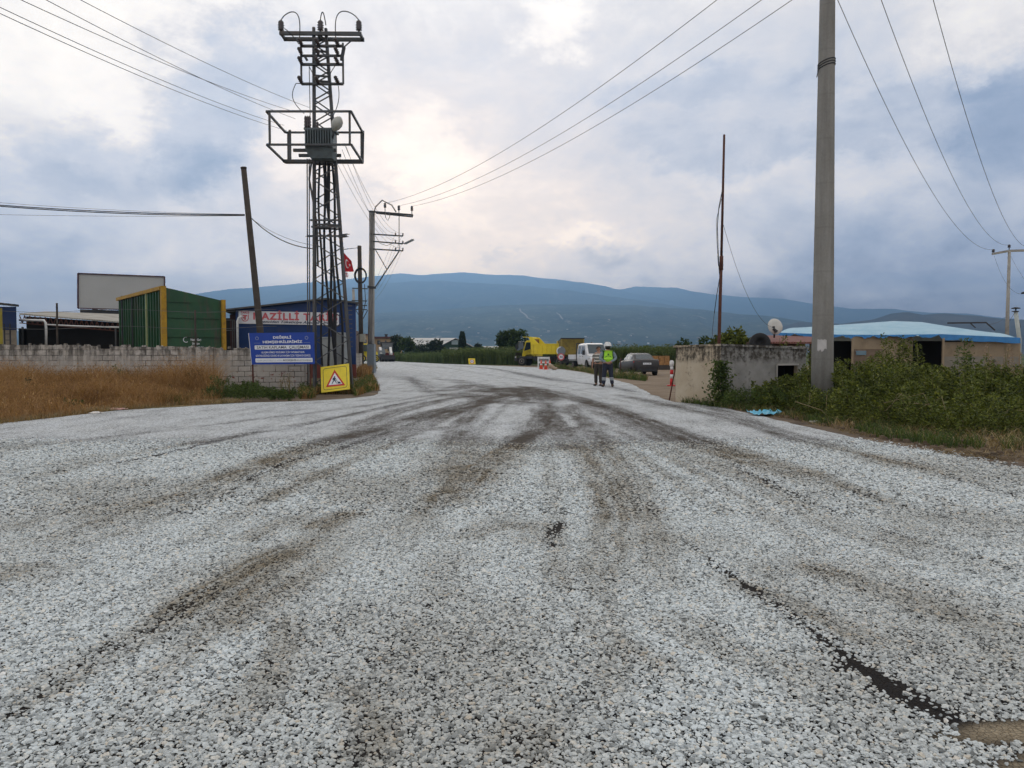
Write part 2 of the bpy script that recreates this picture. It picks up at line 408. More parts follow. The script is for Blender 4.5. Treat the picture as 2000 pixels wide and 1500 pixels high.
# tracks and smears: (points of the photograph on the ground, half width in metres, strength); b = brown mud, k = bare black binder
STROKES_B = [
 ([(1070, 800), (1045, 840), (1000, 872), (930, 925), (880, 985)], .24, 1.0), ([(1030, 870), (960, 930), (920, 980)], .22, .55),
 ([(1010, 768), (930, 790), (860, 805), (760, 828)], .34, .9), ([(990, 765), (900, 800), (840, 826)], .28, .9),
 ([(940, 795), (900, 830), (870, 880)], .20, .75), ([(1000, 772), (890, 778), (790, 800), (690, 838)], .25, .7),
 ([(945, 768), (1000, 760), (1065, 778)], 1.0, 1.0), ([(900, 772), (960, 782), (1040, 790)], .5, .8), ([(1020, 755), (1100, 772)], .4, .8), ([(840, 765), (930, 758)], .35, .6), ([(1000, 755), (1035, 765), (1055, 785)], .5, .9), ([(885, 760), (930, 752), (990, 770)], .5, .75),
 ([(960, 780), (900, 770), (870, 775)], .5, .7), ([(760, 828), (600, 880), (430, 950), (220, 1030), (0, 1090)], .30, .75),
 ([(700, 838), (560, 885), (330, 960), (0, 1050)], .2, .5), ([(0, 1140), (50, 1120), (90, 1105)], .25, .7),
 ([(610, 1040), (650, 1018), (700, 1000)], .13, .9), ([(480, 1060), (540, 1030), (610, 1008)], .12, .6),
 ([(20, 1390), (200, 1290), (340, 1200), (480, 1115), (620, 1050)], .11, .8), ([(420, 1250), (520, 1180), (640, 1100)], .10, .5),
 ([(470, 1420), (540, 1300), (560, 1200)], .09, .45),
 ([(1060, 785), (1100, 840), (1150, 905), (1185, 960), (1200, 1020), (1190, 1130)], .17, .8), ([(1185, 960), (1185, 1060), (1170, 1150)], .13, .6),
 ([(1110, 790), (1180, 870), (1230, 930), (1260, 1000), (1285, 1140)], .17, .7), ([(1060, 800), (1120, 880), (1150, 900)], .2, .6),
 ([(1000, 1040), (1040, 1030), (1060, 1070)], .17, .6), ([(1090, 770), (1190, 797), (1290, 838), (1400, 880), (1590, 940)], .30, 1.0),
 ([(1130, 790), (1250, 840), (1330, 880), (1460, 940)], .2, .6), ([(1210, 772), (1400, 812), (1560, 858), (1750, 905), (2000, 970)], .24, .65),
 ([(1290, 775), (1400, 800), (1500, 835)], .2, .5), ([(1300, 880), (1450, 930), (1600, 1010), (1800, 1080), (2000, 1130)], .2, .45),
 ([(1400, 1130), (1540, 1180), (1700, 1260)], .10, .5), ([(1560, 1100), (1700, 1150), (1900, 1220)], .12, .5), ([(1280, 1200), (1420, 1280), (1520, 1320)], .12, .4),
 ([(1120, 1180), (1180, 1240), (1300, 1330)], .09, .4), ([(850, 985), (870, 965), (925, 985)], .14, .8),
 ([(780, 735), (830, 750), (870, 770)], .5, .3), ([(850, 740), (900, 745), (940, 760)], .5, .35), ([(600, 905), (760, 850), (880, 800)], .3, .4),
 ([(1050, 1420), (1000, 1500)], .12, .4), ([(650, 1350), (720, 1430), (700, 1500)], .09, .4), ([(900, 1060), (960, 1030), (1000, 1000)], .13, .5),
 ([(650, 890), (760, 850), (830, 850)], .2, .4), ([(930, 850), (930, 900), (870, 930)], .3, .5)]
STROKES_B += [([(1005, 768), (1090, 800), (1180, 850), (1300, 930), (1420, 1010)], .10, .5), ([(1040, 775), (1140, 815), (1280, 880), (1420, 960), (1600, 1080)], .09, .5),
 ([(980, 770), (880, 815), (760, 870), (560, 960), (380, 1060)], .10, .6), ([(960, 770), (820, 812), (640, 868), (400, 940), (140, 1030)], .10, .6), ([(1000, 780), (930, 850), (850, 960), (760, 1100)], .08, .4),
 ([(1040, 790), (1070, 900), (1090, 1050), (1080, 1250)], .08, .4), ([(1110, 775), (1240, 815), (1400, 865), (1620, 940), (1900, 1040)], .12, .55), ([(900, 765), (740, 800), (520, 842), (250, 890), (0, 950)], .14, .5),
 ([(860, 770), (700, 795), (500, 820), (250, 850), (0, 880)], .14, .35), ([(700, 1000), (560, 1100), (400, 1240), (240, 1400)], .09, .5), ([(1180, 1130), (1200, 1260), (1180, 1400)], .10, .4)]
STROKES_K = [
 ([(0, 935), (250, 903), (480, 850), (600, 830), (760, 793), (830, 782)], .055, .9), ([(400, 990), (560, 905), (690, 870), (850, 812)], .07, .7),
 ([(100, 1050), (300, 1010), (500, 960)], .07, .4),
 ([(1095, 1018), (1085, 1045), (1078, 1075)], .055, 1.0), ([(1330, 1050), (1400, 1108), (1500, 1180), (1600, 1250), (1700, 1312), (1800, 1368), (1900, 1428), (2000, 1478)], .046, 1.0),
 ([(1650, 1285), (1750, 1345), (1850, 1400), (1960, 1460)], .06, .8),
 ([(1220, 960), (1330, 1050)], .05, .35), ([(1400, 890), (1560, 975), (1720, 1032), (1900, 1092), (2000, 1125)], .06, .7),
 ([(880, 714), (950, 719), (1010, 728)], .35, .8), ([(1000, 727), (1060, 738), (1110, 746)], .45, 1.0), ([(1110, 745), (1180, 754), (1240, 766)], .2, .8),
 ([(795, 711), (830, 716), (890, 720)], .3, .5), ([(800, 735), (815, 752), (835, 766), (870, 772)], .22, .55), ([(850, 715), (1000, 740), (1200, 775)], .12, .4),
 ([(1240, 766), (1320, 780), (1420, 800)], .07, .5), ([(60, 1385), (180, 1300), (330, 1210), (430, 1140)], .06, .45), ([(1600, 950), (1800, 1000), (2000, 1060)], .05, .35),
 ([(1760, 905), (1880, 940), (2000, 975)], .06, .5), ([(560, 790), (700, 783), (760, 778)], .12, .3)]
def vnoise(X, Y, s, seed):
    r = np.random.default_rng(seed); T = r.random((256, 256))
    x, y = X*s+1000, Y*s+1000; xi, yi = np.floor(x).astype(int), np.floor(y).astype(int); fx, fy = x-xi, y-yi
    fx = fx*fx*(3-2*fx); fy = fy*fy*(3-2*fy)
    g = lambda a, b: T[a % 256, b % 256]
    return (g(xi, yi)*(1-fx)+g(xi+1, yi)*fx)*(1-fy)+(g(xi, yi+1)*(1-fx)+g(xi+1, yi+1)*fx)*fy
def fbm(X, Y, s, seed, o=4): return sum(vnoise(X, Y, s*2**i, seed+i)*.5**i for i in range(o))/sum(.5**i for i in range(o))
def smooth(g, n=7):
    """Catmull-Rom through the points, so tracks bend like tyre tracks"""
    if len(g) < 3: return g
    e = [g[0]*2-g[1]]+list(g)+[g[-1]*2-g[-2]]; out = []
    for i in range(1, len(e)-2):
        for k in range(n):
            t_ = k/n; p0, p1, p2, p3 = e[i-1], e[i], e[i+1], e[i+2]
            out.append(.5*((2*p1)+(p2-p0)*t_+(2*p0-5*p1+4*p2-p3)*t_*t_+(3*p1-p0-3*p2+p3)*t_**3))
    return out+[g[-1]]
def field(X, Y, strokes, streak=.55, sharp=4):
    """how strongly the strokes mark each ground point: crisp edged lanes combed along the direction of travel"""
    out = np.zeros_like(X)
    wx = X+.06*(fbm(X, Y, 2.5, 301, 5)-.5)*2; wy = Y+.09*(fbm(X, Y, 2.5, 401, 5)-.5)*2
    for k, (pts, hw, st) in enumerate(strokes):
        g = smooth([G(*p) for p in pts]); x0, x1 = min(p.x for p in g)-hw*2.2, max(p.x for p in g)+hw*2.2; y0, y1 = min(p.y for p in g)-hw*2.2, max(p.y for p in g)+hw*2.2
        I = np.nonzero((X > x0) & (X < x1) & (Y > y0) & (Y < y1))[0]
        if not len(I): continue
        x, y = wx[I], wy[I]; d = np.full(len(I), 1e9); lat = np.zeros(len(I)); alo = np.zeros(len(I)); L0 = 0
        for p, q in zip(g[:-1], g[1:]):
            vx, vy = q.x-p.x, q.y-p.y; L = math.hypot(vx, vy)+1e-9
            s = np.clip(((x-p.x)*vx+(y-p.y)*vy)/(L*L), 0, 1); ex, ey = x-p.x-s*vx, y-p.y-s*vy; dd = np.hypot(ex, ey); m_ = dd < d
            d[m_] = dd[m_]; lat[m_] = ((vx*ey-vy*ex)/L)[m_]; alo[m_] = L0+(s*L)[m_]; L0 += L
        comb = vnoise(lat/hw*3.2, alo*.35/hw*.3, 1.0, 500+k)*.6+vnoise(lat/hw*7, alo*.5/hw*.3, 1.0, 600+k)*.4
        ends = np.clip(alo/(L0*.10+1e-6), 0, 1)*np.clip((L0-alo)/(L0*.10+1e-6), 0, 1)
        val = st*np.exp(-(d/(hw*1.25))**sharp)*(1-streak+streak*np.clip((comb-.25)*2.2, 0, 1.1))*(.35+.65*ends)
        out[I] = np.maximum(out[I], val)+.2*np.minimum(out[I], val)
    return np.clip(out, 0, 1)
SAND = [G(1960, 1440), G(2060, 1500)]
def sand_at(X, Y):
    X = X+.10*(fbm(X, Y, 5, 701)-.5)*2; Y = Y+.07*(fbm(X, Y, 6, 801)-.5)*2
    d = np.minimum(np.hypot((X-1.99)/.30, (Y-2.86)/.085), np.hypot((X-1.92)/.22, (Y-2.64)/.05))
    return np.clip(1.6-d*1.1, 0, 1)
nr, ncol = 430, 250
Yr = np.geomspace(1.2, 140, nr)
tt = np.linspace(0, 1, ncol)
L_, R_ = edge_l(Yr), edge_r(Yr)
wig = np.array([.16*n2d(y, 3.1, 1.1)+.06*n2d(y, 8, 5) for y in Yr]); wig2 = np.array([.10*n2d(y, 33.1, 1.1)+.05*n2d(y, 18, 5) for y in Yr])
Xg = (L_+wig)[:, None]*(1-tt)+(R_+wig2)[:, None]*tt
Yg = np.repeat(Yr[:, None], ncol, 1)
ZR = .010
V = np.stack([Xg.ravel(), Yg.ravel(), np.full(Xg.size, ZR)], 1)
idx = np.arange(nr*ncol).reshape(nr, ncol)
F = np.stack([idx[:-1, :-1].ravel(), idx[:-1, 1:].ravel(), idx[1:, 1:].ravel(), idx[1:, :-1].ravel()], 1)
fb = field(Xg.ravel(), Yg.ravel(), STROKES_B); fk = field(Xg.ravel(), Yg.ravel(), STROKES_K, .45, 2); fs = sand_at(Xg.ravel(), Yg.ravel())
rm, t = newmat('chip_seal'); c = t.coords()
def attr(t, n, ty='GEOMETRY'): return t.n('ShaderNodeAttribute', attribute_name=n, attribute_type=ty).outputs['Fac']
vor = t.n('ShaderNodeTexVoronoi', {'Vector': c, 'Scale': 46.0, 'Randomness': 1.0})
ved = t.n('ShaderNodeTexVoronoi', {'Vector': c, 'Scale': 46.0, 'Randomness': 1.0}, feature='DISTANCE_TO_EDGE')
cell = t.n('ShaderNodeSeparateColor', {0: vor.outputs['Color']}).outputs
stone = t.ramp(cell[0], [(0, (.33, .35, .36)), (.25, (.54, .57, .59)), (.75, (.68, .715, .735)), (1, (.80, .825, .84))])
big = t.noise(c, .55, 5, .6); mid = t.noise(t.scale(c, (1, .35, 1)), 1.7, 6, .65); fine = t.noise(c, 9, 5, .7)
brown = t.math('MULTIPLY', attr(t, 'mud'), t.ramp(t.math('ADD', t.math('MULTIPLY', fine, .5), t.math('MULTIPLY', mid, .5)), [(.28, .45), (.55, 1.0)]))
brown = t.math('ADD', brown, t.math('MULTIPLY', t.ramp(mid, [(.46, 0.0), (.74, 1.0)]), .34), clamp=True)
tar = t.math('MULTIPLY', attr(t, 'binder'), t.ramp(fine, [(.28, .3), (.55, 1.0)]))
hole = t.math('GREATER_THAN', t.math('ADD', t.math('ADD', t.math('MULTIPLY', brown, .60), t.math('MULTIPLY', tar, 1.0)), .03), cell[1])
gap = t.ramp(ved.outputs['Distance'], [(.0, .1), (.08, 1.0)])
col = t.mix(brown, stone, t.mix(1.0, stone, (.12, .092, .07), 'MULTIPLY'))
col = t.mix(t.math('MULTIPLY', t.math('SUBTRACT', big, .3), .5), col, t.mix(1.0, col, (.90, .86, .80), 'MULTIPLY'))
base = t.mix(t.math('MULTIPLY', brown, .8), (.020, .020, .022), (.055, .042, .030))
col = t.mix(gap, base, col)
col = t.mix(t.math('MULTIPLY', hole, .9), col, base)
sandc = t.ramp(t.noise(c, 60, 4, .7), [(.3, (.17, .135, .09)), (.7, (.36, .30, .21))])
ynear = t.n('ShaderNodeSeparateXYZ', {0: c}).outputs[1]
xn = t.math('ABSOLUTE', t.n('ShaderNodeSeparateXYZ', {0: c}).outputs[0])
side_ = t.math('LESS_THAN', t.math('SUBTRACT', xn, t.math('MULTIPLY', ynear, .70)), 1.3)
side_ = t.math('MULTIPLY', side_, t.math('GREATER_THAN', ynear, 1.9))
col = t.mix(t.math('MULTIPLY', side_, t.n('ShaderNodeMapRange', {0: ynear, 1: 13.4, 2: 10.0}).outputs[0]), col, t.mix(t.math('MAXIMUM', brown, tar), (.013, .0135, .0145), t.mix(tar, (.042, .031, .022), (.006, .006, .0075))))
col = t.mix(attr(t, 'sand'), col, sandc)
h = t.math('SUBTRACT', t.math('MULTIPLY', gap, t.math('ADD', .5, t.math('MULTIPLY', cell[2], .5))), t.math('MULTIPLY', hole, .4))
t.out(t.bsdf(col, .85, 0, t.bump(h, .8, .012), **{'Specular IOR Level': .12}))
road = npmesh('road', V, F, rm, attrs={'mud': fb, 'binder': fk, 'sand': fs})
tag(road, kind='structure')

# ---- loose chippings: every stone near the camera is real, as one object of stuff
def stones(y0, y1, cell, margin):
    ny = int((y1-y0)/(cell*.87)); out = []
    for j in range(ny):
        y = y0+j*cell*.87
        hw = .70*y+margin
        n = int(2*hw/cell)
        x = (np.arange(n)+.5*(j % 2))*cell-hw
        out.append(np.stack([x+rng.uniform(-.42, .42, n)*cell, np.full(n, y)+rng.uniform(-.42, .42, n)*cell], 1))
    return np.concatenate(out)
p1 = stones(1.9, 6.8, .0126, 1.9); p2 = stones(6.8, 13.4, .0215, 1.3)
pts = np.concatenate([p1, p2]); sz = np.concatenate([np.full(len(p1), .0083), np.full(len(p2), .0121)])*np.clip(np.exp(rng.normal(-.05, .30, len(pts))), .45, 1.75)
keep = (pts[:, 0] > edge_l(pts[:, 1])) & (pts[:, 0] < edge_r(pts[:, 1])-.06+rng.exponential(.13, len(pts)))
pts, sz = pts[keep], sz[keep]
gb, gk, gs = field(pts[:, 0], pts[:, 1], STROKES_B), field(pts[:, 0], pts[:, 1], STROKES_K, .45, 2), sand_at(pts[:, 0], pts[:, 1])
# patchy cover
patch = fbm(pts[:, 0], pts[:, 1], 3.0, 5); patch2 = fbm(pts[:, 0], pts[:, 1]*.5, 1.2, 25)
gb = np.clip(gb*(.65+.45*np.clip((patch-.3)*3, 0, 1))+.40*np.clip((patch2-.48)*3.4, 0, 1), 0, 1)
miss = .055+.30*gb+.80*np.clip(gk*(.3+1.5*patch), 0, 1)+.10*np.clip((patch-.52)*5, 0, 1)+.985*np.clip(gs*1.5, 0, 1)
miss = miss+np.clip((pts[:, 1]-10.6)/2.8, 0, 1)
keep = rng.random(len(pts)) > miss
pts, sz, gb, gk = pts[keep], sz[keep], gb[keep], gk[keep]; N = len(pts)
me = bpy.data.meshes.new('gravel'); me.vertices.add(N)
z = ZR+sz*rng.uniform(.05, .45, N)
me.vertices.foreach_set('co', np.stack([pts[:, 0], pts[:, 1], z], 1).astype(np.float32).ravel())
for nme, d in (('mud', gb), ('tone', rng.random(N)), ('size', sz)):
    me.attributes.new(nme, 'FLOAT', 'POINT').data.foreach_set('value', d.astype(np.float32))
me.attributes.new('pick', 'INT', 'POINT').data.foreach_set('value', rng.integers(0, 6, N).astype(np.int32))
rot = np.stack([rng.normal(0, .26, N), rng.normal(0, .26, N), rng.uniform(0, 6.283, N)], 1)
me.attributes.new('turn', 'FLOAT_VECTOR', 'POINT').data.foreach_set('vector', rot.astype(np.float32).ravel())
gravel = link('gravel', me); tag(gravel, kind='stuff')
sm, t = newmat('gravel_stone')
tone = attr(t, 'tone', 'INSTANCER'); mud = attr(t, 'mud', 'INSTANCER'); c = t.coords()
col = t.ramp(tone, [(0, (.11, .118, .115)), (.09, (.29, .315, .32)), (.35, (.53, .57, .575)), (.8, (.68, .735, .745)), (.95, (.70, .70, .65)), (.98, (.62, .57, .48)), (1, (.84, .86, .86))])
col = t.mix(1.0, col, t.ramp(t.noise(c, 1.5, 4), [(.3, .78), (.7, 1.12)]), 'MULTIPLY')
col = t.mix(mud, col, t.mix(1.0, col, (.42, .35, .27), 'MULTIPLY'))
t.out(t.bsdf(col, .8, **{'Specular IOR Level': .3}))
ng = bpy.data.node_groups.new('scatter_stones', 'GeometryNodeTree')
ng.interface.new_socket('Geometry', in_out='INPUT', socket_type='NodeSocketGeometry'); ng.interface.new_socket('Geometry', in_out='OUTPUT', socket_type='NodeSocketGeometry')
q = NT(ng); gi = q.n('NodeGroupInput'); go = q.n('NodeGroupOutput'); join = q.n('GeometryNodeJoinGeometry')
for k in range(6):
    ico = q.n('GeometryNodeMeshIcoSphere', {'Radius': 1.0, 'Subdivisions': 2 if k % 3 else 1}).outputs[0]
    pos = q.n('GeometryNodeInputPosition').outputs[0]
    off = q.n('ShaderNodeVectorMath', {0: pos, 1: (k*7.3, k*3.1, 2.0)}, operation='ADD').outputs[0]
    nz = q.n('ShaderNodeTexNoise', {'Vector': off, 'Scale': 1.15, 'Detail': 1.5}).outputs[1]
    nz = q.n('ShaderNodeVectorMath', {0: nz, 1: (.5, .5, .5)}, operation='SUBTRACT').outputs[0]
    nz = q.n('ShaderNodeVectorMath', {0: nz, 'Scale': 1.9}, operation='SCALE').outputs[0]
    sp = q.n('GeometryNodeSetPosition', {'Geometry': ico, 'Offset': nz}).outputs[0]
    sc_ = [(1.15, .9, .42), (1.0, 1.05, .38), (1.35, .8, .45), (1.05, .95, .5), (1.2, 1.05, .34), (.95, .85, .45)][k]
    tr = q.n('GeometryNodeTransform', {'Geometry': sp, 'Scale': sc_}).outputs[0]
    st = q.n('GeometryNodeSetMaterial', {'Geometry': tr, 'Material': sm}).outputs[0]
    q.t.links.new(q.n('GeometryNodeGeometryToInstance', {0: st}).outputs[0], join.inputs[0])
def nattr(name, ty): 
    d = q.n('GeometryNodeInputNamedAttribute', data_type=ty); d.inputs['Name'].default_value = name; return d.outputs['Attribute']
turn = q.n('FunctionNodeEulerToRotation', {0: nattr('turn', 'FLOAT_VECTOR')}).outputs[0]
iop = q.n('GeometryNodeInstanceOnPoints', {'Points': gi.outputs[0], 'Instance': join.outputs[0], 'Pick Instance': True, 'Instance Index': nattr('pick', 'INT'),
          'Rotation': turn, 'Scale': nattr('size', 'FLOAT')})
q.t.links.new(iop.outputs[0], go.inputs[0])
gravel.modifiers.new('scatter', 'NODES').node_group = ng

# ================================================================ mountains
def ridge(name, prof, r0, r1, rb, mat, spur, seed, azl=-50, azr=50, na=240, nrr=44, pw=1.0):
    """terrain rising from distance r0 to a crest at r1 whose skyline is prof (photo points), then falling to rb"""
    pa = np.array([math.atan((p[0]-1000)/1500) for p in prof]); pe = np.array([(690-p[1])/1500*math.cos(a) for p, a in zip(prof, pa)])
    azs = np.linspace(R(azl), R(azr), na)
    el = np.interp(azs, pa, pe)
    V = []
    for i, a in enumerate(azs):
        for j in range(nrr+6):
            if j < nrr:
                s = j/(nrr-1); r = r0+(r1-r0)*s
                nz = mnoise.fractal(Vector((a*9+.35*s, s*1.1, seed)), .9, 2.2, 5)
                rg = 1-abs(mnoise.noise(Vector((a*16+.5*s, s*.6, seed+4))))*2
                h = el[i]*r1*(s**1.25)*(1+spur*(nz*.6+rg*.5)*math.sin(math.pi*min(1, s*1.02))*1.0)
                h = min(h, el[i]*r*(.12+.88*s**.5))
                h += el[i]*r1*.012*mnoise.noise(Vector((a*60, 0, seed)))*s
            else:
                s = (j-nrr+1)/6; r = r1+(rb-r1)*s; h = el[i]*r1*(1-s)
            V.append((math.sin(a)*r, math.cos(a)*r, max(h, -.5)))
    n = nrr+6
    F = [(i*n+j, (i+1)*n+j, (i+1)*n+j+1, i*n+j+1) for i in range(na-1) for j in range(n-1)]
    if name == 'foothills':
        Z = np.array([v[2] for v in V]).reshape(na, n)[:, :nrr]
        def hz_(a, r):
            i = (a-R(azl))/(R(azr)-R(azl))*(na-1); j = (r-r0)/(r1-r0)*(nrr-1)
            if j < 0: return 0
            i0, j0 = int(min(max(i, 0), na-2)), int(min(max(j, 0), nrr-2)); fi, fj = i-i0, j-j0
            return (Z[i0, j0]*(1-fi)+Z[i0+1, j0]*fi)*(1-fj)+(Z[i0, j0+1]*(1-fi)+Z[i0+1, j0+1]*fi)*fj
        HILL.append(hz_)
    return tag(npmesh(name, V, F, mat, smooth=True), kind='structure')
HILL = []
def hillmat(name, dark, light, bare, sc, amt):
    m, t = newmat(name); c = t.coords()
    a = t.noise(c, sc, 7, .62); b = t.noise(c, sc*6, 6, .7)
    k = t.math('ADD', t.math('MULTIPLY', a, .55), t.math('MULTIPLY', b, .45))
    col = t.ramp(k, [(.36, dark), (.6, light)])
    col = t.mix(t.math('MULTIPLY', t.ramp(t.noise(t.scale(c, (1, .6, 2)), sc*9, 5, .7), [(.58, 0.0), (.66, 1.0)]), amt), col, bare)
    t.out(t.bsdf(col, 1.0, 0, None, **{'Specular IOR Level': 0.0}))
    return m
m_far = hillmat('forest_mountain', (.008, .016, .012), (.085, .10, .07), (.26, .24, .2), .0016, .3)
m_mid = hillmat('foothill_ground', (.014, .022, .014), (.085, .10, .065), (.36, .31, .24), .0030, .6)
m_right = hillmat('bare_hill', (.03, .032, .026), (.10, .09, .075), (.2, .17, .14), .003, .35)
ridge('mountain', [(-400, 690), (100, 640), (300, 592), (390, 573), (450, 565), (520, 560), (600, 553), (660, 549), (720, 541), (780, 534), (830, 538), (870, 534), (910, 532), (960, 537),
      (1010, 538), (1060, 543), (1110, 549), (1160, 555), (1210, 567), (1260, 578), (1320, 590), (1400, 602), (1500, 618), (1620, 640), (2400, 690)], 4600, 7600, 8800, m_far, .48, 1.3)
ridge('mountain', [(-400, 690), (300, 640), (500, 592), (620, 572), (720, 557), (800, 550), (870, 549), (930, 553), (1000, 556), (1100, 566), (1200, 580), (1280, 591), (1360, 605), (1450, 625), (1600, 650), (2000, 690)], 4200, 5900, 6900, m_far, .45, 3.9)
ridge('mountain', [(800, 690), (1000, 640), (1180, 570), (1240, 560), (1320, 563), (1380, 574), (1440, 580), (1520, 583), (1600, 595), (1660, 603), (1740, 603), (1800, 610), (1880, 612), (2000, 625), (2400, 640), (2800, 690)],
      6000, 8300, 8900, m_far, .22, 7.7, -10, 50)
ridge('foothills', [(-600, 690), (100, 660), (400, 632), (600, 618), (760, 610), (860, 605), (960, 597), (1040, 594), (1140, 594), (1240, 596), (1310, 602), (1370, 604), (1430, 612), (1500, 617), (1560, 626), (1640, 640), (1750, 660), (2400, 680)],
      2300, 4300, 5200, m_mid, .75, 12.2)
ridge('foothills', [(1300, 690), (1480, 650), (1560, 628), (1640, 632), (1700, 624), (1740, 612), (1770, 609), (1800, 614), (1850, 612), (1900, 616), (1950, 622), (2050, 626), (2200, 640), (2600, 690)],
      2200, 3300, 4000, m_right, .35, 22.2, 8, 50, 160)
fm, t = newmat('town'); c = t.coords()
isl = t.n('ShaderNodeNewGeometry').outputs['Random Per Island']
t.out(t.bsdf(t.ramp(isl, [(0, (.25, .2, .16)), (.4, (.45, .4, .35)), (.8, (.62, .6, .56)), (1, (.35, .16, .10))], 'CONSTANT'), .9))
mb = MB()
def hill_at(a, r): return HILL[0](a, r)
for i in range(300):
    r = random.uniform(1900, 3300); a = R(random.choice([random.gauss(4, 5), random.uniform(2, 14), random.uniform(-12, 4)]))
    r = 1900+(r-1900)*random.random()
    s = random.uniform(4, 9); hh = random.uniform(3, 6)
    mb.box((math.sin(a)*r, math.cos(a)*r, hill_at(a, r)+hh/2-1), (s*random.uniform(.8, 1.8), s, hh), random.uniform(0, 3))
tag(mb.build('distant_town', fm), kind='stuff')
# pale tracks cut into the foothill
tm = pm('track_earth', (.30, .27, .23), .95, var=.3, sc=.02, fine=.2, bump=0)
for pts, wd in (([(1015, 604), (1017, 610), (1026, 616), (1030, 623), (1041, 627)], 6), ([(1086, 612), (1092, 616), (1096, 622), (1100, 627)], 5),                 ([(1350, 618), (1368, 621), (1380, 625)], 6)):
    q = []
    for (px, py) in pts:
        a = math.atan((px-1000)/1500); best = 3000
        for r in np.linspace(2400, 4290, 120):
            if hill_at(a, r)/r >= (690-py)/1500*math.cos(a): best = r; break
        q.append((a, best))
    mb = MB(); L = []
    for (a0, r0_), (a1, r1_) in zip(q[:-1], q[1:]):
        for k in range(6):
            s = k/6; a, r = a0+(a1-a0)*s, r0_+(r1_-r0_)*s; L.append(Vector((math.sin(a)*r, math.cos(a)*r, hill_at(a, r)+3)))
    vs = []
    for p in L: vs += [p+Vector((-wd/2, 0, 0)), p+Vector((wd/2, 0, wd*.3))]
    mb.add(vs, [(2*k, 2*k+1, 2*k+3, 2*k+2) for k in range(len(L)-1)])
    tag(mb.build('hill_path', tm), kind='structure')
# ================================================================ shared materials
M_galv = pm('galvanised_steel', (.085, .088, .09), .55, .6, var=.3, sc=2, dirt=((.10, .065, .045), .75))
M_dark = pm('dark_steel', (.045, .047, .05), .6, .3, var=.3)
M_rust = pm('rusty_steel', (.085, .035, .025), .85, .1, var=.45, sc=6, bump=.4)
M_conc = pm('pole_concrete', (.33, .315, .285), .9, var=.16, sc=1.4, fine=30, bump=.25, dirt=((.16, .15, .135), .55))
M_cable = pm('cable_black', (.018, .018, .02), .6, var=.2)
M_wire = pm('bare_wire', (.13, .13, .135), .5, .5, var=.1)
M_insul = pm('insulator_glaze', (.035, .022, .020), .25, var=.25, spec=.6)
M_wood = pm('tarred_wood', (.055, .045, .037), .9, var=.4, sc=3, bump=.5)
M_white = pm('white_paint', (.66, .66, .64), .5, var=.1, dirt=((.32, .29, .25), .5))
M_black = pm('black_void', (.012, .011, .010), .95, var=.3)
M_grayp = pm('grey_paint', (.22, .235, .235), .55, var=.14, dirt=((.12, .10, .08), .4))
M_blueb = pm('blue_sheet', (.009, .032, .115), .5, var=.2, sc=.8, dirt=((.06, .05, .05), .35))
M_red = pm('red_paint', (.50, .025, .025), .5, var=.15)
M_rub = pm('rubber', (.022, .022, .023), .85, var=.3, bump=.4)
M_signblue = pm('sign_blue', (.012, .05, .30), .4, var=.08)
M_signwhite = pm('sign_white', (.70, .72, .74), .4, var=.06)
M_signink = pm('sign_ink', (.02, .03, .06), .5, var=.05)
M_yellow = pm('sign_yellow', (.76, .60, .045), .5, var=.08, sc=5, dirt=((.45, .36, .08), .3))

def cable(name, a, b, sag, r, label, group=None, mat=None, n=26, mid=None):
    a = Vector(a); b = Vector(b); pts = []
    for i in range(n+1):
        s = i/n; p = a.lerp(b, s); p.z -= 4*sag*s*(1-s); pts.append(p)
    mb = MB(); mb.tube(pts, r, 6)
    return tag(mb.build(name, mat or M_wire), label, 'power line', group)
def insul(mb, base, h=.34, r=.085, d=(0,0,1)):
    d = Vector(d).normalized(); base = Vector(base)
    pr = [(.25, 0), (.3, .1), (.95, .16), (.55, .28), (1, .36), (.55, .48), (1, .57), (.55, .68), (.9, .78), (.6, .92), (.3, 1)]
    mb.tube([base+d*(q*h) for _, q in pr], [k*r for k, _ in pr], 10)

# ================================================================ block wall on the left
wm, t = newmat('painted_block'); c = t.coords(); s = t.n('ShaderNodeSeparateXYZ', {0: c}).outputs
v2 = t.n('ShaderNodeCombineXYZ', {0: t.math('ADD', s[0], s[1]), 1: s[2], 2: 0.0}).outputs[0]
dst = t.n('ShaderNodeVectorMath', {0: v2, 1: t.n('ShaderNodeVectorMath', {0: t.n('ShaderNodeTexNoise', {'Vector': c, 'Scale': 3.0, 'Detail': 4}).outputs[1], 'Scale': .045}, operation='SCALE').outputs[0]}, operation='ADD').outputs[0]
br = t.n('ShaderNodeTexBrick', {'Vector': dst, 'Color1': (.50, .46, .41, 1), 'Color2': (.41, .38, .335, 1), 'Mortar': (.07, .062, .055, 1), 'Scale': 1.0, 'Mortar Size': .014, 'Mortar Smooth': .3, 'Brick Width': .46, 'Row Height': .2})
n1 = t.noise(c, .8, 6, .6); n2_ = t.noise(c, 5, 6, .7); n4 = t.noise(t.scale(c, (4, 4, .6)), 1.3, 5, .65)
plast = t.ramp(n2_, [(.3, (.38, .35, .305)), (.7, (.53, .49, .435))])
col = t.mix(t.ramp(t.noise(c, 1.1, 5, .65), [(.40, 0.0), (.56, .92)]), br.outputs[0], plast)
topm = t.n('ShaderNodeMapRange', {0: s[2], 1: .95, 2: 1.75}).outputs[0]
mold = t.math('MULTIPLY', t.ramp(t.math('ADD', t.math('MULTIPLY', n4, .55), t.math('MULTIPLY', n2_, .45)), [(.42, 0.0), (.56, 1.0)]), t.math('ADD', topm, .22), clamp=True)
col = t.mix(t.math('MULTIPLY', mold, .85), col, (.05, .045, .038))
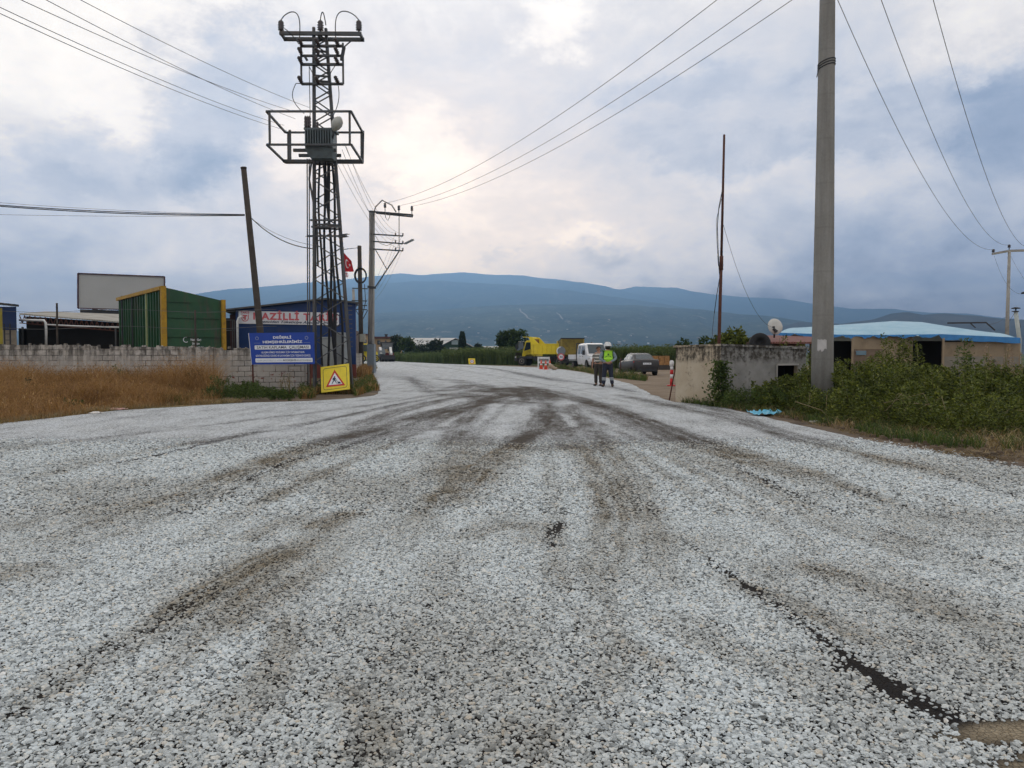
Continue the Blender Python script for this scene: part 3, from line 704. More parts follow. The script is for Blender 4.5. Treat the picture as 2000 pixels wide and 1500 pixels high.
lowm = t.math('MULTIPLY', t.n('ShaderNodeMapRange', {0: s[2], 1: .25, 2: .5}).outputs[0], t.n('ShaderNodeMapRange', {0: s[2], 1: .95, 2: .65}).outputs[0])
redm = t.math('MULTIPLY', t.ramp(t.noise(t.scale(v2, (1, 1.6, 1)), 5.5, 3, .6), [(.60, 0.0), (.63, 1.0)]), lowm)
redm = t.math('MULTIPLY', redm, t.n('ShaderNodeMapRange', {0: s[0], 1: 1.6, 2: 3.2}).outputs[0])
col = t.mix(redm, col, (.20, .062, .045))
t.out(t.bsdf(col, .95, 0, t.bump(t.math('ADD', t.math('MULTIPLY', br.outputs[1], -.7), t.math('MULTIPLY', n2_, .6)), .6, .02), **{'Specular IOR Level': .15}))
YW = 28.6
root = thing('block_wall', (-15, YW, 0), 'long whitewashed block wall, mouldy along its top, behind the dry grass', 'wall')
def ztop(x): return 1.775-(x+19.2)*.0152
mb = MB(); xs_ = np.arange(-26, -7.72, .46); prof = []
for i, x in enumerate(xs_):
    z = ztop(x)+random.choice([0, 0, 0, -.015, .012, .02, -.03])
    if random.random() < .08 and -18 < x < -9: z -= .1
    prof += [(x, z), (x+.455, z+random.uniform(-.01, .01))]
x1 = prof[-1][0]
outline = [(-26, -.1), (x1, -.1)]+prof[::-1]
mb.prism(outline, ((0, YW, 0), (1, 0, 0), (0, 0, 1)), .22)
mb.build('wall', wm, root, world=True)
for a, b in ((-16.9, -16.15), (-11.75, -11.1), (-8.35, -7.72)):
    mb = MB(); mb.bx((a, YW-.045, -.1), (b, YW+.24, ztop(a)+.02)); mb.build('pillar', wm, root, world=True)
mb = MB()
for i in range(34):
    x = random.uniform(-18, -8.6); s_ = random.uniform(.04, .11)
    mb.box((x, YW+.1, ztop(x)+s_*.25), (s_*1.6, s_, s_), random.uniform(0, 3), (.7, .6))
tag(mb.build('rubble', wm), kind='stuff')
wr = thing('block_wall', (-10.5, 50, 0), 'short grey block wall between the lattice tower and the cable-coil pole', 'wall')
mb = MB(); p, q_ = P(672, 700, 42), P(705, 700, 62)
mb.beam((p.x, p.y, .7), (q_.x, q_.y, .7), .2, 1.5); mb.build('wall', wm, wr, world=True)

# fence posts and barbed wire on the wall
for i, (px, py) in enumerate(((111, 592), (381, 606))):
    a = P(px, 672, 28.9); b = P(px, py, 28.9)
    mb = MB(); mb.tube([(a.x+.03, a.y, 1.3), (a.x+.02, a.y, 2.2), (b.x, b.y, b.z-.35), (b.x, b.y, b.z)], .035, 6)
    tag(mb.build('fence_post', M_wood), ['crooked black fence post rising above the wall before the dark shed', 'thin fence post above the wall in front of the green container'][i], 'fence post', 'fence posts on the block wall')
mb = MB()
for z0 in (607, 640):
    L = [P(x, z0+3*math.sin(x*.02), 28.9) for x in range(-60, 560, 20)]
    mb.tube(L, .007, 4)
tag(mb.build('barbed_wire', M_wire), 'sagging barbed wire strung along the top of the block wall', 'barbed wire')

# ================================================================ sheds, billboard, blue buildings behind the wall
# far-left dark blue building
b1 = thing('blue_workshop', (P(0, 690, 38).x, 40, 0), 'dark blue metal building with flat eave at the left edge of the photo', 'building')
q0, q1 = P(-60, 588, 38), P(35, 597, 38)
def raybox(mb, p0, p1, z0, z1, Y0, Y1):
    c_ = [P(p0, 690, Y0), P(p1, 690, Y0), P(p1, 690, Y1), P(p0, 690, Y1)]
    mb.add([(p.x, p.y, z0) for p in c_]+[(p.x, p.y, z1) for p in c_], [(0,3,2,1), (4,5,6,7), (0,1,5,4), (1,2,6,5), (2,3,7,6), (3,0,4,7)])
mb = MB(); raybox(mb, -60, 34, 2.6, q1.z-.05, 38, 43); mb.build('wall', M_blueb, b1, world=True)
mb = MB(); raybox(mb, -20, 33.5, 0, 2.6, 38.02, 42.9); mb.build('lower_wall', pm('beige_render', (.27, .23, .18), .9), b1, world=True)
mb = MB(); e = P(47, 597, 38)
mb.prism([(q0.x, q0.z-.03), (e.x, e.z-.08), (e.x, e.z+.03), (q0.x, q0.z+.10)], ((0, 37.6, 0), (1, 0, 0), (0, 0, 1)), -.9); mb.build('roof', M_dark, b1, world=True)
mb = MB(); p, q_ = P(8, 628, 37.8), P(13, 672, 37.8)
for k in range(9): mb.beam((p.x, 37.8, .3+k*.3), (p.x+.28, 37.8, .3+k*.3), .03)
mb.beam((p.x, 37.8, 0), (p.x, 37.8, 2.9), .05); mb.beam((p.x+.28, 37.8, 0), (p.x+.28, 37.8, 2.9), .05); mb.build('ladder', M_dark, b1, world=True)
mb = MB(); p = P(-40, 602, 33); raybox(mb, -40, 6.5, 0, p.z, 33, 34.5)
tag(mb.build('yellow_hopper', pm('olive_yellow', (.26, .21, .03), .7, var=.35)), 'olive yellow steel box cut off by the left edge, before the blue building', 'container')

# long shed with pale corrugated roof
sh = thing('open_shed', (-28, 52, 0), 'long open shed with pale corrugated roof and black interior behind the block wall', 'shed')
roofm, t = newmat('fibre_cement_roof'); c = t.coords()
wv_ = t.n('ShaderNodeTexWave', {'Vector': c, 'Scale': 2.2, 'Distortion': .3}).outputs[1]
col = t.mix(t.ramp(t.noise(c, 1.1, 6, .7), [(.35, 0.0), (.7, 1.0)]), (.42, .40, .35), (.22, .20, .17))
t.out(t.bsdf(t.mix(1.0, col, t.ramp(wv_, [(0, .8), (1, 1.05)]), 'MULTIPLY'), .9, 0, t.bump(wv_, .5, .03)))
a, b, c1, d = P(38, 612, 44), P(260, 630, 44), P(300, 616, 56), P(90, 608, 56)
mb = MB(); mb.add([a, b, c1, d]+[p+Vector((0, 0, -.08)) for p in (a, b, c1, d)], [(0,1,2,3), (7,6,5,4), (0,4,5,1), (1,5,6,2), (2,6,7,3), (3,7,4,0)])
mb.build('roof', roofm, sh, world=True)
mb = MB()
for k in range(22):
    p, q_ = a.lerp(b, k/22), a.lerp(b, (k+1)/22); dz = Vector((0, 0, -.55))
    mb.beam(p+dz, q_+dz, .05); mb.beam(p+Vector((0, 0, -.1)), (p+q_)/2+dz, .04); mb.beam((p+q_)/2+dz, q_+Vector((0, 0, -.1)), .04)
mb.build('roof_truss', M_rust, sh, world=True)
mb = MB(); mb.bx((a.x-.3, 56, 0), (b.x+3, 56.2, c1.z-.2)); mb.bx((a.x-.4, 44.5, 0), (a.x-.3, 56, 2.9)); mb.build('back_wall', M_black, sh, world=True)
mb = MB(); mb.prism([(a.x, 0), (b.x+1, 0), (b.x+1, b.z-.14), (a.x, a.z-.14)], ((0, 44.6, 0), (1, 0, 0), (0, 0, 1)), .15); mb.build('shade_sheet', M_black, sh, world=True)  # black sheet behind the truss stands in for the shade under the roof
for px in (226, 44): 
    mb = MB(); p = P(px, 640, 43.8); mb.beam((p.x, 43.8, 0), (p.x, 43.8, 2.95), .08); mb.build('post', M_galv, sh, world=True)
pp = thing('pipe_frame', P(90, 690, 42), 'white bent pipe frame standing before the dark open shed', 'pipe')
mb = MB(); mb.tube([P(90, 690, 42), P(90, 640, 42), P(89, 631, 42), P(86, 626, 42), P(60, 625.5, 42), P(38, 625, 42)], .065, 8)
mb.tube([P(91, 634, 42), P(150, 637, 42), P(236, 639.5, 42)], .04, 8)
mb.build('pipe', M_white, pp, world=True)

# billboard
bb = thing('billboard', (P(238, 690, 62).x, 62, 0), 'large blank grey-white billboard with thin dark frame above the shed roof', 'billboard')
a, b, c1, d = P(153, 602, 62), P(322, 607, 64), P(322, 540.5, 64), P(153, 534, 62)
bm_, t = newmat('billboard_face'); c = t.coords()
rb = t.n('ShaderNodeTexWave', {'Vector': c, 'Scale': 1.9, 'Distortion': 0.0}).outputs[1]
t.out(t.bsdf(t.mix(t.noise(c, .6, 4), (.33, .335, .325), (.41, .415, .40)), .6, 0, t.bump(rb, .25, .01)))
def slab(mb, quad, th):
    n = (quad[1]-quad[0]).cross(quad[3]-quad[0]).normalized()
    mb.add(list(quad)+[p-n*th for p in quad], [(0,1,2,3), (7,6,5,4), (0,4,5,1), (1,5,6,2), (2,6,7,3), (3,7,4,0)])
mb = MB(); slab(mb, (a, b, c1, d), .1); mb.build('panel', bm_, bb, world=True)
mb = MB()
for p, q_ in ((a, b), (b, c1), (c1, d), (d, a)): mb.beam(p+Vector((0, -.06, 0)), q_+Vector((0, -.06, 0)), .09)
mb.build('frame', pm('plum_frame', (.07, .035, .045), .6), bb, world=True)
mb = MB(); lo = Vector((0, .4, -.62))
mb.beam(a+Vector((0, .3, -.25)), b+Vector((0, .3, -.25)), .35); mb.beam(a+lo, b+lo, .25)
for k in range(7):
    p, q_ = a.lerp(b, k/7), a.lerp(b, (k+1)/7); mb.beam(p+Vector((0, .3, -.1)), q_+lo, .1)
for k in (.15, .5, .85):
    p = a.lerp(b, k); mb.beam((p.x, p.y+.5, 0), (p.x, p.y+.5, p.z+1.5), .3)
mb.build('support_frame', M_dark, bb, world=True)

# green container
gm_, t = newmat('green_steel'); c = t.coords()
n_ = t.noise(c, 1.2, 6, .65); n5 = t.noise(t.scale(c, (3, 3, .5)), 1.5, 5, .6)
col = t.mix(t.ramp(n_, [(.35, 0.0), (.7, 1.0)]), (.008, .052, .018), (.018, .085, .028))
col = t.mix(t.ramp(n5, [(.50, 0.0), (.70, .8)]), col, (.055, .045, .028))
t.out(t.bsdf(col, .55, 0, t.bump(n_, .1, .01)))
M_ylw = pm('container_yellow', (.40, .23, .018), .6, var=.2, dirt=((.16, .08, .03), .75))
A, L, Rr = Vector((-15.4, 34, 0)), Vector((-20.4, 40, 0)), Vector((-13.4, 35.7, 0)); Bk = L+(Rr-A)
HA, HL, HR, HB = 4.38, 4.30, 3.88, 3.80
gc = thing('waste_container', A, 'tall dark green steel container with yellow corner posts and ribbed side', 'container')
up = lambda p, z: Vector((p.x, p.y, z))
mb = MB(); mb.add([A, L, Bk, Rr, up(A, HA), up(L, HL), up(Bk, HB), up(Rr, HR)], [(0,1,2,3), (7,6,5,4), (0,4,5,1), (1,5,6,2), (2,6,7,3), (3,7,4,0)])
mb.mat = 1
ux = (Rr-A).normalized(); n_end = Vector((ux.y, -ux.x, 0))
# white lettering on the end face
fr = (A+ux*1.28+n_end*.0, ux, (0, 0, 1))
for s_, z, h, w_ in (('Nazilli Geri', 2.02, .10, .46), ('Dönüşüm', 1.85, .09, .32), ('0554 472 09 38', 1.66, .10, .66), ('0544 472 50 96', 1.50, .10, .66)):
    put_text(mb, s_, h, (.1, z), fr, 1, off=.02, width=w_, bold=.02)
for k in range(14):
    a0, a1 = 1.2+k*.3, 1.2+(k+1)*.3; o_ = A+ux*.95+n_end*.02+Vector((0, 0, 2.06))
    f = lambda an, rr: o_+ux*(math.cos(an)*rr)+Vector((0, 0, math.sin(an)*rr))
    mb.add([f(a0, .10), f(a0, .13), f(a1, .13), f(a1, .10)], [(0,1,2,3)])
mb.build('body', [gm_, M_signwhite], gc, world=True)
ld = (L-A).normalized(); nl = Vector((ld.y, -ld.x, 0))
nl = -nl if nl.dot(Vector((0, -1, 0))) < 0 else nl
for k in range(17):
    s = .35+k*.445; p = A+ld*s+nl*.04; z = HA+(HL-HA)*s/7.8
    mb = MB(); mb.beam(up(p, .1), up(p, z-.16), .10 if k % 4 else .12, .09, up=nl); mb.build('rib', gm_, gc, world=True)
for k in (4, 9, 13): 
    s = .3+k*.5; p = A+ld*s+nl*.10; mb = MB(); mb.beam(up(p, .1), up(p, 4.36), .09, .06, up=nl); mb.build('strap', pm('pale_strap', (.30, .34, .16), .7) if k == 4 else M_dark, gc, world=True)
mb = MB(); mb.beam(up(A+nl*.06, HA-.06), up(L+nl*.06, HL-.06), .16, .16); mb.build('top_rail', M_ylw, gc, world=True)
for p, h in ((A, HA+.03), (Rr, HR+.04)):
    mb = MB(); mb.beam(up(p+n_end*.05, 0), up(p+n_end*.05, h), .21 if p is A else .17, .2, up=n_end); mb.build('corner_post', M_ylw, gc, world=True)
for z in (.6, 1.35, 2.2, 3.05, 3.75):
    mb = MB(); e_ = Rr if z < 3.7 else A+(Rr-A)*.5
    mb.beam(up(A+ux*.15+n_end*.03, z), up(e_-ux*.12+n_end*.03, z), .05, .05); mb.build('rail', gm_, gc, world=True)

# ---- blue building with banner
bl = thing('blue_building', (P(560, 690, 45).x, 48, 0), 'blue gabled metal building carrying a white and red banner', 'building')
a, b, c1 = P(460, 604, 45), P(640, 585.5, 45), P(694, 592, 45)
mb = MB(); mb.prism([(a.x, .8), (c1.x, .8), (c1.x, c1.z), (b.x, b.z), (a.x, a.z)], ((0, 45, 0), (1, 0, 0), (0, 0, 1)), .15)
mb.beam((c1.x-.08, 45.16, c1.z/2-.05), (c1.x-2.9, 57, c1.z/2-.05), .15, c1.z-.1); mb.beam((a.x+.08, 45.16, a.z/2-.05), (a.x-2.6, 57, a.z/2-.05), .15, a.z-.1); mb.build('wall', M_blueb, bl, world=True)
mb = MB(); mb.bx((a.x, 45.01, 0), (c1.x, 45.14, .8)); mb.build('plinth', pm('brick_red', (.15, .045, .035), .9), bl, world=True)
mb = MB(); a2 = P(438, 607.5, 45)
for p, q_ in ((a2, b), (b, c1+Vector((.25, 0, -.05)))):
    mb.add([p+Vector((0, -.35, 0)), q_+Vector((0, -.35, 0)), q_+Vector((-2.9, 12, 0)), p+Vector((-2.9, 12, 0))]+[k+Vector((0, 0, .09)) for k in (p+Vector((0, -.35, 0)), q_+Vector((0, -.35, 0)), q_+Vector((-2.9, 12, 0)), p+Vector((-2.9, 12, 0)))],
           [(3,2,1,0), (4,5,6,7), (0,1,5,4), (1,2,6,5), (2,3,7,6), (3,0,4,7)])
mb.build('roof', M_galv, bl, world=True)
mb = MB(); p = P(447, 690, 46); mb.bx((p.x-.1, 46.5, 0), (a.x, 58, 3.8)); mb.build('porch_back', pm('dark_red', (.05, .022, .02), .9), bl, world=True)
mb = MB(); x = P(456, 0, 44.8).x
mb.tube([(x, 44.7, 0), (x, 44.7, 3.3), (x+.08, 44.7, 3.5), (x+.25, 44.75, 3.62)], .07, 8); mb.build('drain_pipe', M_white, bl, world=True)
mb = MB()
for px in (446, 450): mb.beam((P(px, 0, 45).x, 44.9, 0), (P(px, 0, 45).x, 44.9, 3.4), .05)
for py in (625, 645): mb.beam(P(441, py, 44.9), P(456, py, 44.9), .05)
mb.build('gate_bars', M_galv, bl, world=True)
bn = thing('banner', P(565, 620, 44.9), 'white banner with red and black lettering on the blue building', 'banner')
a, b, c1, d = P(466, 632, 44.93), P(662, 635.5, 44.93), P(662, 611, 44.93), P(466, 607, 44.93)
mb = MB(); slab(mb, (a, b, c1, d), .03)
u = (b-a).normalized(); v = (d-a).normalized(); W, Hh = (b-a).length, (d-a).length; fr = (a, u, v)
put_text(mb, 'NAZİLLİ TARİŞ', .40, (W*.565, Hh*.36), fr, 1, off=.01, width=W*.84, bold=.04, spacing=1.15)
put_text(mb, 'Üreticiden Tüketiciye Aracısız Ürünler', .15, (W*.58, Hh*.10), fr, 2, off=.01, width=W*.80, shear=.35, bold=.02)
put_text(mb, 'TARİŞ', .13, (W*.065, Hh*.80), fr, 1, off=.01, width=W*.085, bold=.03)
def arc(mb, fr, cx, cy, r0, r1, a0, a1, mat, off=.01, n=20):
    o_, u_, v_ = fr; u_ = Vector(u_); v_ = Vector(v_); nn = u_.cross(v_).normalized(); old = mb.mat; mb.mat = mat
    for k in range(n):
        t0, t1 = a0+(a1-a0)*k/n, a0+(a1-a0)*(k+1)/n
        f = lambda an, rr: Vector(o_)+u_*(cx+math.cos(an)*rr)+v_*(cy+math.sin(an)*rr)+nn*off
        mb.add([f(t0, r0), f(t0, r1), f(t1, r1), f(t1, r0)], [(0,1,2,3)])
    mb.mat = old
def rect(mb, fr, x0, y0, x1, y1, mat, off=.008):
    o_, u_, v_ = fr; u_ = Vector(u_); v_ = Vector(v_); nn = u_.cross(v_).normalized(); old = mb.mat; mb.mat = mat
    mb.add([Vector(o_)+u_*x+v_*y+nn*off for x, y in ((x0, y0), (x1, y0), (x1, y1), (x0, y1))], [(0,1,2,3)]); mb.mat = old
arc(mb, fr, W*.065, Hh*.46, .17, .215, math.pi, 2*math.pi, 1); rect(mb, fr, W*.065-.215, Hh*.46, W*.065-.17, Hh*.72, 1, .01); rect(mb, fr, W*.065+.17, Hh*.46, W*.065+.215, Hh*.72, 1, .01)
rect(mb, fr, W*.065-.13, Hh*.58, W*.065+.13, Hh*.68, 1, .01); rect(mb, fr, W*.065-.045, Hh*.3, W*.065+.045, Hh*.578, 1, .01); rect(mb, fr, W*.065-.13, Hh*.42, W*.065-.052, Hh*.52, 1, .01)
M_bred = pm('banner_red', (.50, .10, .11), .6, var=.15); M_bwhite = pm('banner_white', (.60, .60, .62), .7, var=.12)
mb.build('sheet', [M_bwhite, M_bred, M_signink], bn, world=True)

# ================================================================ road information sign
sg = thing('information_sign', (P(550, 700, 26.6).x, 26.6, 0), 'blue information board with white Turkish lettering in front of the block wall', 'sign')
a, b, c1, d = P(492, 712, 26.6), P(614.5, 711, 26.4), P(613, 649, 26.4), P(486, 650.5, 26.6)
mb = MB(); slab(mb, (a, b, c1, d), .03)
W, Hh = ((b-a).length+(c1-d).length)/2, ((d-a).length+(c1-b).length)/2
u = ((b-a)+(c1-d)).normalized(); v = (d-a+(c1-b)).normalized(); ctr = (a+b+c1+d)/4
fr = (ctr-u*W/2-v*Hh/2, u, v)
def rrect(mb, fr, x0, y0, x1, y1, r, mat, off):
    o_, u_, v_ = fr; u_ = Vector(u_); v_ = Vector(v_); nn = u_.cross(v_).normalized(); old = mb.mat; mb.mat = mat
    pts = []
    for cx, cy, a0 in ((x1-r, y0+r, -90), (x1-r, y1-r, 0), (x0+r, y1-r, 90), (x0+r, y0+r, 180)):
        for k in range(5):
            an = R(a0+k*22.5); pts.append(Vector(o_)+u_*(cx+r*math.cos(an))+v_*(cy+r*math.sin(an))+nn*off)
    mb.add(pts, [tuple(range(len(pts)))]); mb.mat = old
T = lambda f: Hh*f
put_text(mb, 'DEĞERLİ', T(.075), (W*.51, T(.815)), fr, 1, off=.006, width=W*.285, bold=.03)
put_text(mb, 'HEMŞEHRİLERİMİZ', T(.075), (W*.51, T(.675)), fr, 1, off=.006, width=W*.62, bold=.03)
rrect(mb, fr, W*.07, T(.475), W*.945, T(.605), T(.025), 1, .006)
put_text(mb, 'SATIH KAPLAMA  ÇALIŞMASI', T(.085), (W*.51, T(.50)), fr, 2, off=.010, width=W*.81, bold=.012)
put_text(mb, 'ULAŞIM AĞIMIZI YENİLEMEK İÇİN YAPILMAKTADIR.', T(.06), (W*.51, T(.355)), fr, 1, off=.006, width=W*.68, bold=.012)
put_text(mb, 'GÖSTERDİĞİNİZ ÖZVERİ VE DAYANIŞMA İÇİN TEŞEKKÜR EDERİZ.', T(.06), (W*.51, T(.245)), fr, 1, off=.006, width=W*.86, bold=.012)
rrect(mb, fr, W*.07, T(.065), W*.965, T(.195), T(.025), 1, .006)
put_text(mb, 'ÖZLEM ÇERÇİOĞLU T.C. AYDIN', T(.045), (W*.29, T(.105)), fr, 3, off=.010, width=W*.40)
put_text(mb, 'BÜYÜKŞEHİR', T(.05), (W*.61, T(.105)), fr, 2, off=.010, width=W*.21, bold=.02)
put_text(mb, 'BELEDİYE BAŞKANI', T(.045), (W*.835, T(.105)), fr, 2, off=.010, width=W*.22)
for cx in (.115, .89):
    for k in range(6):
        an = k*math.pi/3+.3; arc(mb, fr, W*cx+math.cos(an)*T(.035), T(.83)+math.sin(an)*T(.035), T(.012), T(.024), an-2, an+2, 3, .006, 8)
    rect(mb, fr, W*cx-W*.05, T(.675), W*cx+W*.05, T(.683), 3, .006)
mb.build('panel', [M_signblue, M_signwhite, M_signink, pm('sign_grey', (.25, .30, .42), .5)], sg, world=True)
mb = MB(); mb.beam(a+Vector((0, .04, 0)), d+Vector((0, .04, 0)), .05); mb.build('edge_frame', M_white, sg, world=True)
for p, q_ in ((P(492.5, 712, 26.66), P(495.5, 772, 26.66)), (P(606, 712, 26.5), P(607, 775, 26.5))):
    mb = MB(); mb.beam(Vector((p.x, p.y, 1.9)), Vector((q_.x, q_.y, -.1)), .05); mb.build('post', M_rust, sg, world=True)

# yellow roadworks sign leaning on the tower foot
ys_ = thing('roadworks_sign', G(655, 768)*.985, 'tilted yellow square roadworks warning sign with red triangle, leaning at the tower foot', 'sign')
a, b, c1, d = P(627.5, 767, 26.75), P(683, 760, 26.65), P(676, 707.5, 26.95), P(621, 718, 27.05)
W, Hh = (b-a).length, (d-a).length; u = (b-a).normalized(); v = (d-a); v = (v-u*v.dot(u)).normalized(); fr = (a, u, v)
b, c1, d = a+u*W, a+u*W+v*Hh, a+v*Hh
mb = MB(); slab(mb, (a, b, c1, d), .03)
def line_loop(mb, fr, pts, wd, mat, off):
    o_, u_, v_ = fr; u_ = Vector(u_); v_ = Vector(v_); nn = u_.cross(v_).normalized(); old = mb.mat; mb.mat = mat
    n = len(pts)
    for i in range(n):
        p = Vector(pts[i]+(0,)); q2 = Vector(pts[(i+1) % n]+(0,)); dd = (q2-p).normalized(); pr = Vector((-dd.y, dd.x, 0))*wd/2
        mb.add([Vector(o_)+u_*k.x+v_*k.y+nn*off for k in (p-pr, q2-pr, q2+pr, p+pr)], [(0,1,2,3)])
    mb.mat = old
m_ = .085; rr_ = .09; pts = []
for cx, cy, a0 in ((W*(1-m_)-rr_, Hh*m_+rr_, -90), (W*(1-m_)-rr_, Hh*(1-m_)-rr_, 0), (W*m_+rr_, Hh*(1-m_)-rr_, 90), (W*m_+rr_, Hh*m_+rr_, 180)):
    for k in range(6): pts.append((cx+rr_*math.cos(R(a0+k*18)), cy+rr_*math.sin(R(a0+k*18))))
line_loop(mb, fr, pts, .014, 1, .006)
def poly(mb, fr, pts, mat, off):
    o_, u_, v_ = fr; u_ = Vector(u_); v_ = Vector(v_); nn = u_.cross(v_).normalized(); old = mb.mat; mb.mat = mat
    mb.add([Vector(o_)+u_*x+v_*y+nn*off for x, y in pts], [tuple(range(len(pts)))]); mb.mat = old
poly(mb, fr, [(W*.17, Hh*.19), (W*.85, Hh*.17), (W*.49, Hh*.83)], 2, .006)
poly(mb, fr, [(W*.265, Hh*.25), (W*.755, Hh*.235), (W*.492, Hh*.70)], 3, .009)
sc_ = lambda q: [(W*(.50+x*.01), Hh*(.27+y*.01)) for x, y in q]
for q in ([(-12, 1), (-10, 1), (-5, 10), (-1, 13), (-3, 16), (-8, 12)], [(-1, 13), (4, 1), (6, 1), (2, 14), (-2, 16)], [(-6, 15), (0, 13), (1, 20), (-3, 25), (-8, 24)],
          [(-3, 24), (1, 19), (4, 13), (5.5, 14), (2, 23)], [(-8, 23), (-9, 15), (-7.5, 15), (-5, 22)], [(4, 14), (10, 4), (11, 5), (5, 15)], [(7, 0), (21, -1), (17, 6), (12, 8)],
          [(-1.5+3*math.cos(k*.785), 27+3*math.sin(k*.785)) for k in range(8)]):
    poly(mb, fr, sc_(q), 1, .012)
mb.build('panel', [M_yellow, M_signink, pm('sign_red', (.52, .045, .035), .5), M_signwhite], ys_, world=True)
mb = MB(); c_ = (c1+d)/2+Vector((0, .04, -.05)); mb.beam(c_, (c_.x, c_.y+.45, .02), .04); mb.build('prop', M_rust, ys_, world=True)

# ================================================================ lattice tower
TY = 27.85
base = P(649, 700, TY); top = P(625, 62, TY)
cx = lambda z: base.x+(top.x-base.x)*(z-1.25)/(top.z-1.25)
hw = lambda z: .66-.035*z
tw = thing('lattice_tower', (base.x, TY, 0), 'tall grey steel lattice pylon with transformer cage and insulators', 'pylon')
TR = R(13)
def leg(i, z):
    sx, sy = [(-1, -1), (1, -1), (1, 1), (-1, 1)][i]; h = hw(z)
    x, y = sx*h, sy*h
    return Vector((cx(z)+x*math.cos(TR)-y*math.sin(TR), TY+x*math.sin(TR)+y*math.cos(TR), z))
for i in range(4):
    mb = MB(); mb.beam(leg(i, -.05), leg(i, 12.95), .085, .085, up=(math.sin(TR), math.cos(TR), 0)); mb.build('leg', M_galv, tw, world=True)
mb = MB(); z = .35; flip = 0
while z < 12.6:
    dz = hw(z)*1.25
    z2 = min(z+dz, 12.9)
    for i in range(4):
        j = (i+1) % 4; o_ = (leg(i, z)+leg(j, z))/2-Vector((cx(z), TY, z)); o_.normalize()
        p, q_ = (leg(i, z), leg(j, z2)) if (flip+i) % 2 else (leg(j, z), leg(i, z2))
        mb.beam(p+o_*.03, q_+o_*.03, .055, .035)
    z = z2; flip += 1
for zz in (6.0, 8.3, 11.25, 12.3):
    for i in range(4): mb.beam(leg(i, zz), leg((i+1) % 4, zz), .06)
mb.build('bracing', M_galv, tw, world=True)
# top crossarm
mb = MB(); zt = P(0, 65, 27.5).z
xl, xr = P(546, 65, 27.5).x, P(706, 68, 27.5).x
for yy_ in (27.5, 28.0): mb.beam((xl, yy_, zt), (xr, yy_, zt-.02), .10, .12)
for x in (xl+.05, cx(12.9), xr-.05): mb.beam((x, 27.5, zt-.01), (x, 28.0, zt-.01), .08)
mb.build('top_crossarm', M_galv, tw, world=True)
tops = []
for px, py in ((549, 60), (626, 56), (701, 62)):
    p = P(px, py, 27.5); mb = MB(); insul(mb, (p.x, 27.5, zt+.05), .40, .12); mb.build('insulator', M_insul, tw, world=True); tops.append(Vector((p.x, 27.5, zt+.46)))
# switch frames
xa, xb = P(587, 0, 27.3).x, P(669, 0, 27.3).x
mb = MB()
for py in (90, 109, 126, 164):
    zz = P(0, py, 27.3).z; mb.beam((xa, 27.3, zz), (xb, 27.3, zz), .11 if py != 109 else .08, .07)
for x in (xa, xb): mb.beam((x, 27.3, P(0, 164, 27.3).z), (x, 27.3, P(0, 84, 27.3).z), .06)
mb.build('switch_frame', M_galv, tw, world=True)
for py in (86, 104, 122, 160):
    for px in (590, 623, 661):
        p = P(px, py, 27.2); mb = MB(); insul(mb, p+Vector((0, 0, -.06)), .28, .085, (-.35, -.5, .8)); mb.build('insulator', M_insul, tw, world=True)
mb = MB(); mb.beam(P(672, 92, 27.2), P(667, 118, 27.2), .1); mb.beam(P(672, 92, 27.2), P(688, 78, 27.3), .04); mb.build('switch_blade', M_dark, tw, world=True); mb = MB(); mb.beam(P(594, 108, 27.2), P(600, 118, 27.2), .08); mb.build('switch_blade', M_dark, tw, world=True)
def jump(a, b, hgt, r=.018, n=14, side=0):
    a = Vector(a); b = Vector(b); mb = MB()
    mb.tube([a.lerp(b, k/n)+Vector((side*math.sin(math.pi*k/n), 0, hgt*math.sin(math.pi*k/n)**.8*(1-.25*k/n))) for k in range(n+1)], r, 6); mb.build('jumper_cable', M_cable, tw, world=True)
jump(tops[0], P(585, 78, 27.2), .62, side=.25); jump(tops[2], P(656, 78, 27.2), .65, side=-.3); jump(tops[1], tops[1]+Vector((.14, .2, -.1)), .40)
jump(P(556, 56, 27.5), P(584, 86, 27.3), .05)
for (x0, y0), (x1, y1), sd_ in (((604, 130), (606, 235), 0), ((655, 128), (645, 165), -.1), ((578, 163), (594, 222), -.25), ((661, 168), (650, 228), .1), ((578, 163), (590, 163), 0), ((604, 130), (617, 155), 0)):
    a, b = P(x0, y0, 27.2), P(x1, y1, 27.2); mb = MB(); mb.tube([a.lerp(b, k/8)+Vector((sd_*math.sin(math.pi*k/8), 0, 0)) for k in range(9)], .014, 5); mb.build('jumper_cable', M_cable, tw, world=True)
# cage
CX0, CX1, CY0, CY1, CZ0, CZ1 = -8.36, -5.48, 26.5, 29.0, 8.56, 9.68
mb = MB(); sk = .09
C = lambda x, y, z: Vector((x-(sk if y > 28 else 0), y, z))
for z in (CZ0, CZ1):
    for y in (CY0, CY1): mb.beam(C(CX0, y, z), C(CX1, y, z), .066)
    for x in (CX0, CX1): mb.beam(C(x, CY0, z), C(x, CY1, z), .066)
for x in (CX0+.1, CX1-.05):
    for y in (CY0, CY1): mb.beam(C(x, y, CZ0), C(x, y, CZ1), .066)
mb.beam(C(CX0, CY1-.35, CZ0-.02), C(CX1, CY1-.35, CZ0-.02), .10); mb.beam(C(CX0+.25, CY1-.3, CZ0), C(CX0+.25, CY1-.3, CZ1), .08)
mb.beam(C(CX1, CY1, CZ0), C(CX1, CY1+.15, CZ1+.1), .06)
for y in (27.0, 27.7): mb.beam((-7.6, y, CZ0-.06), (-6.1, y, CZ0-.06), .1)
mb.build('cage_frame', M_galv, tw, world=True)
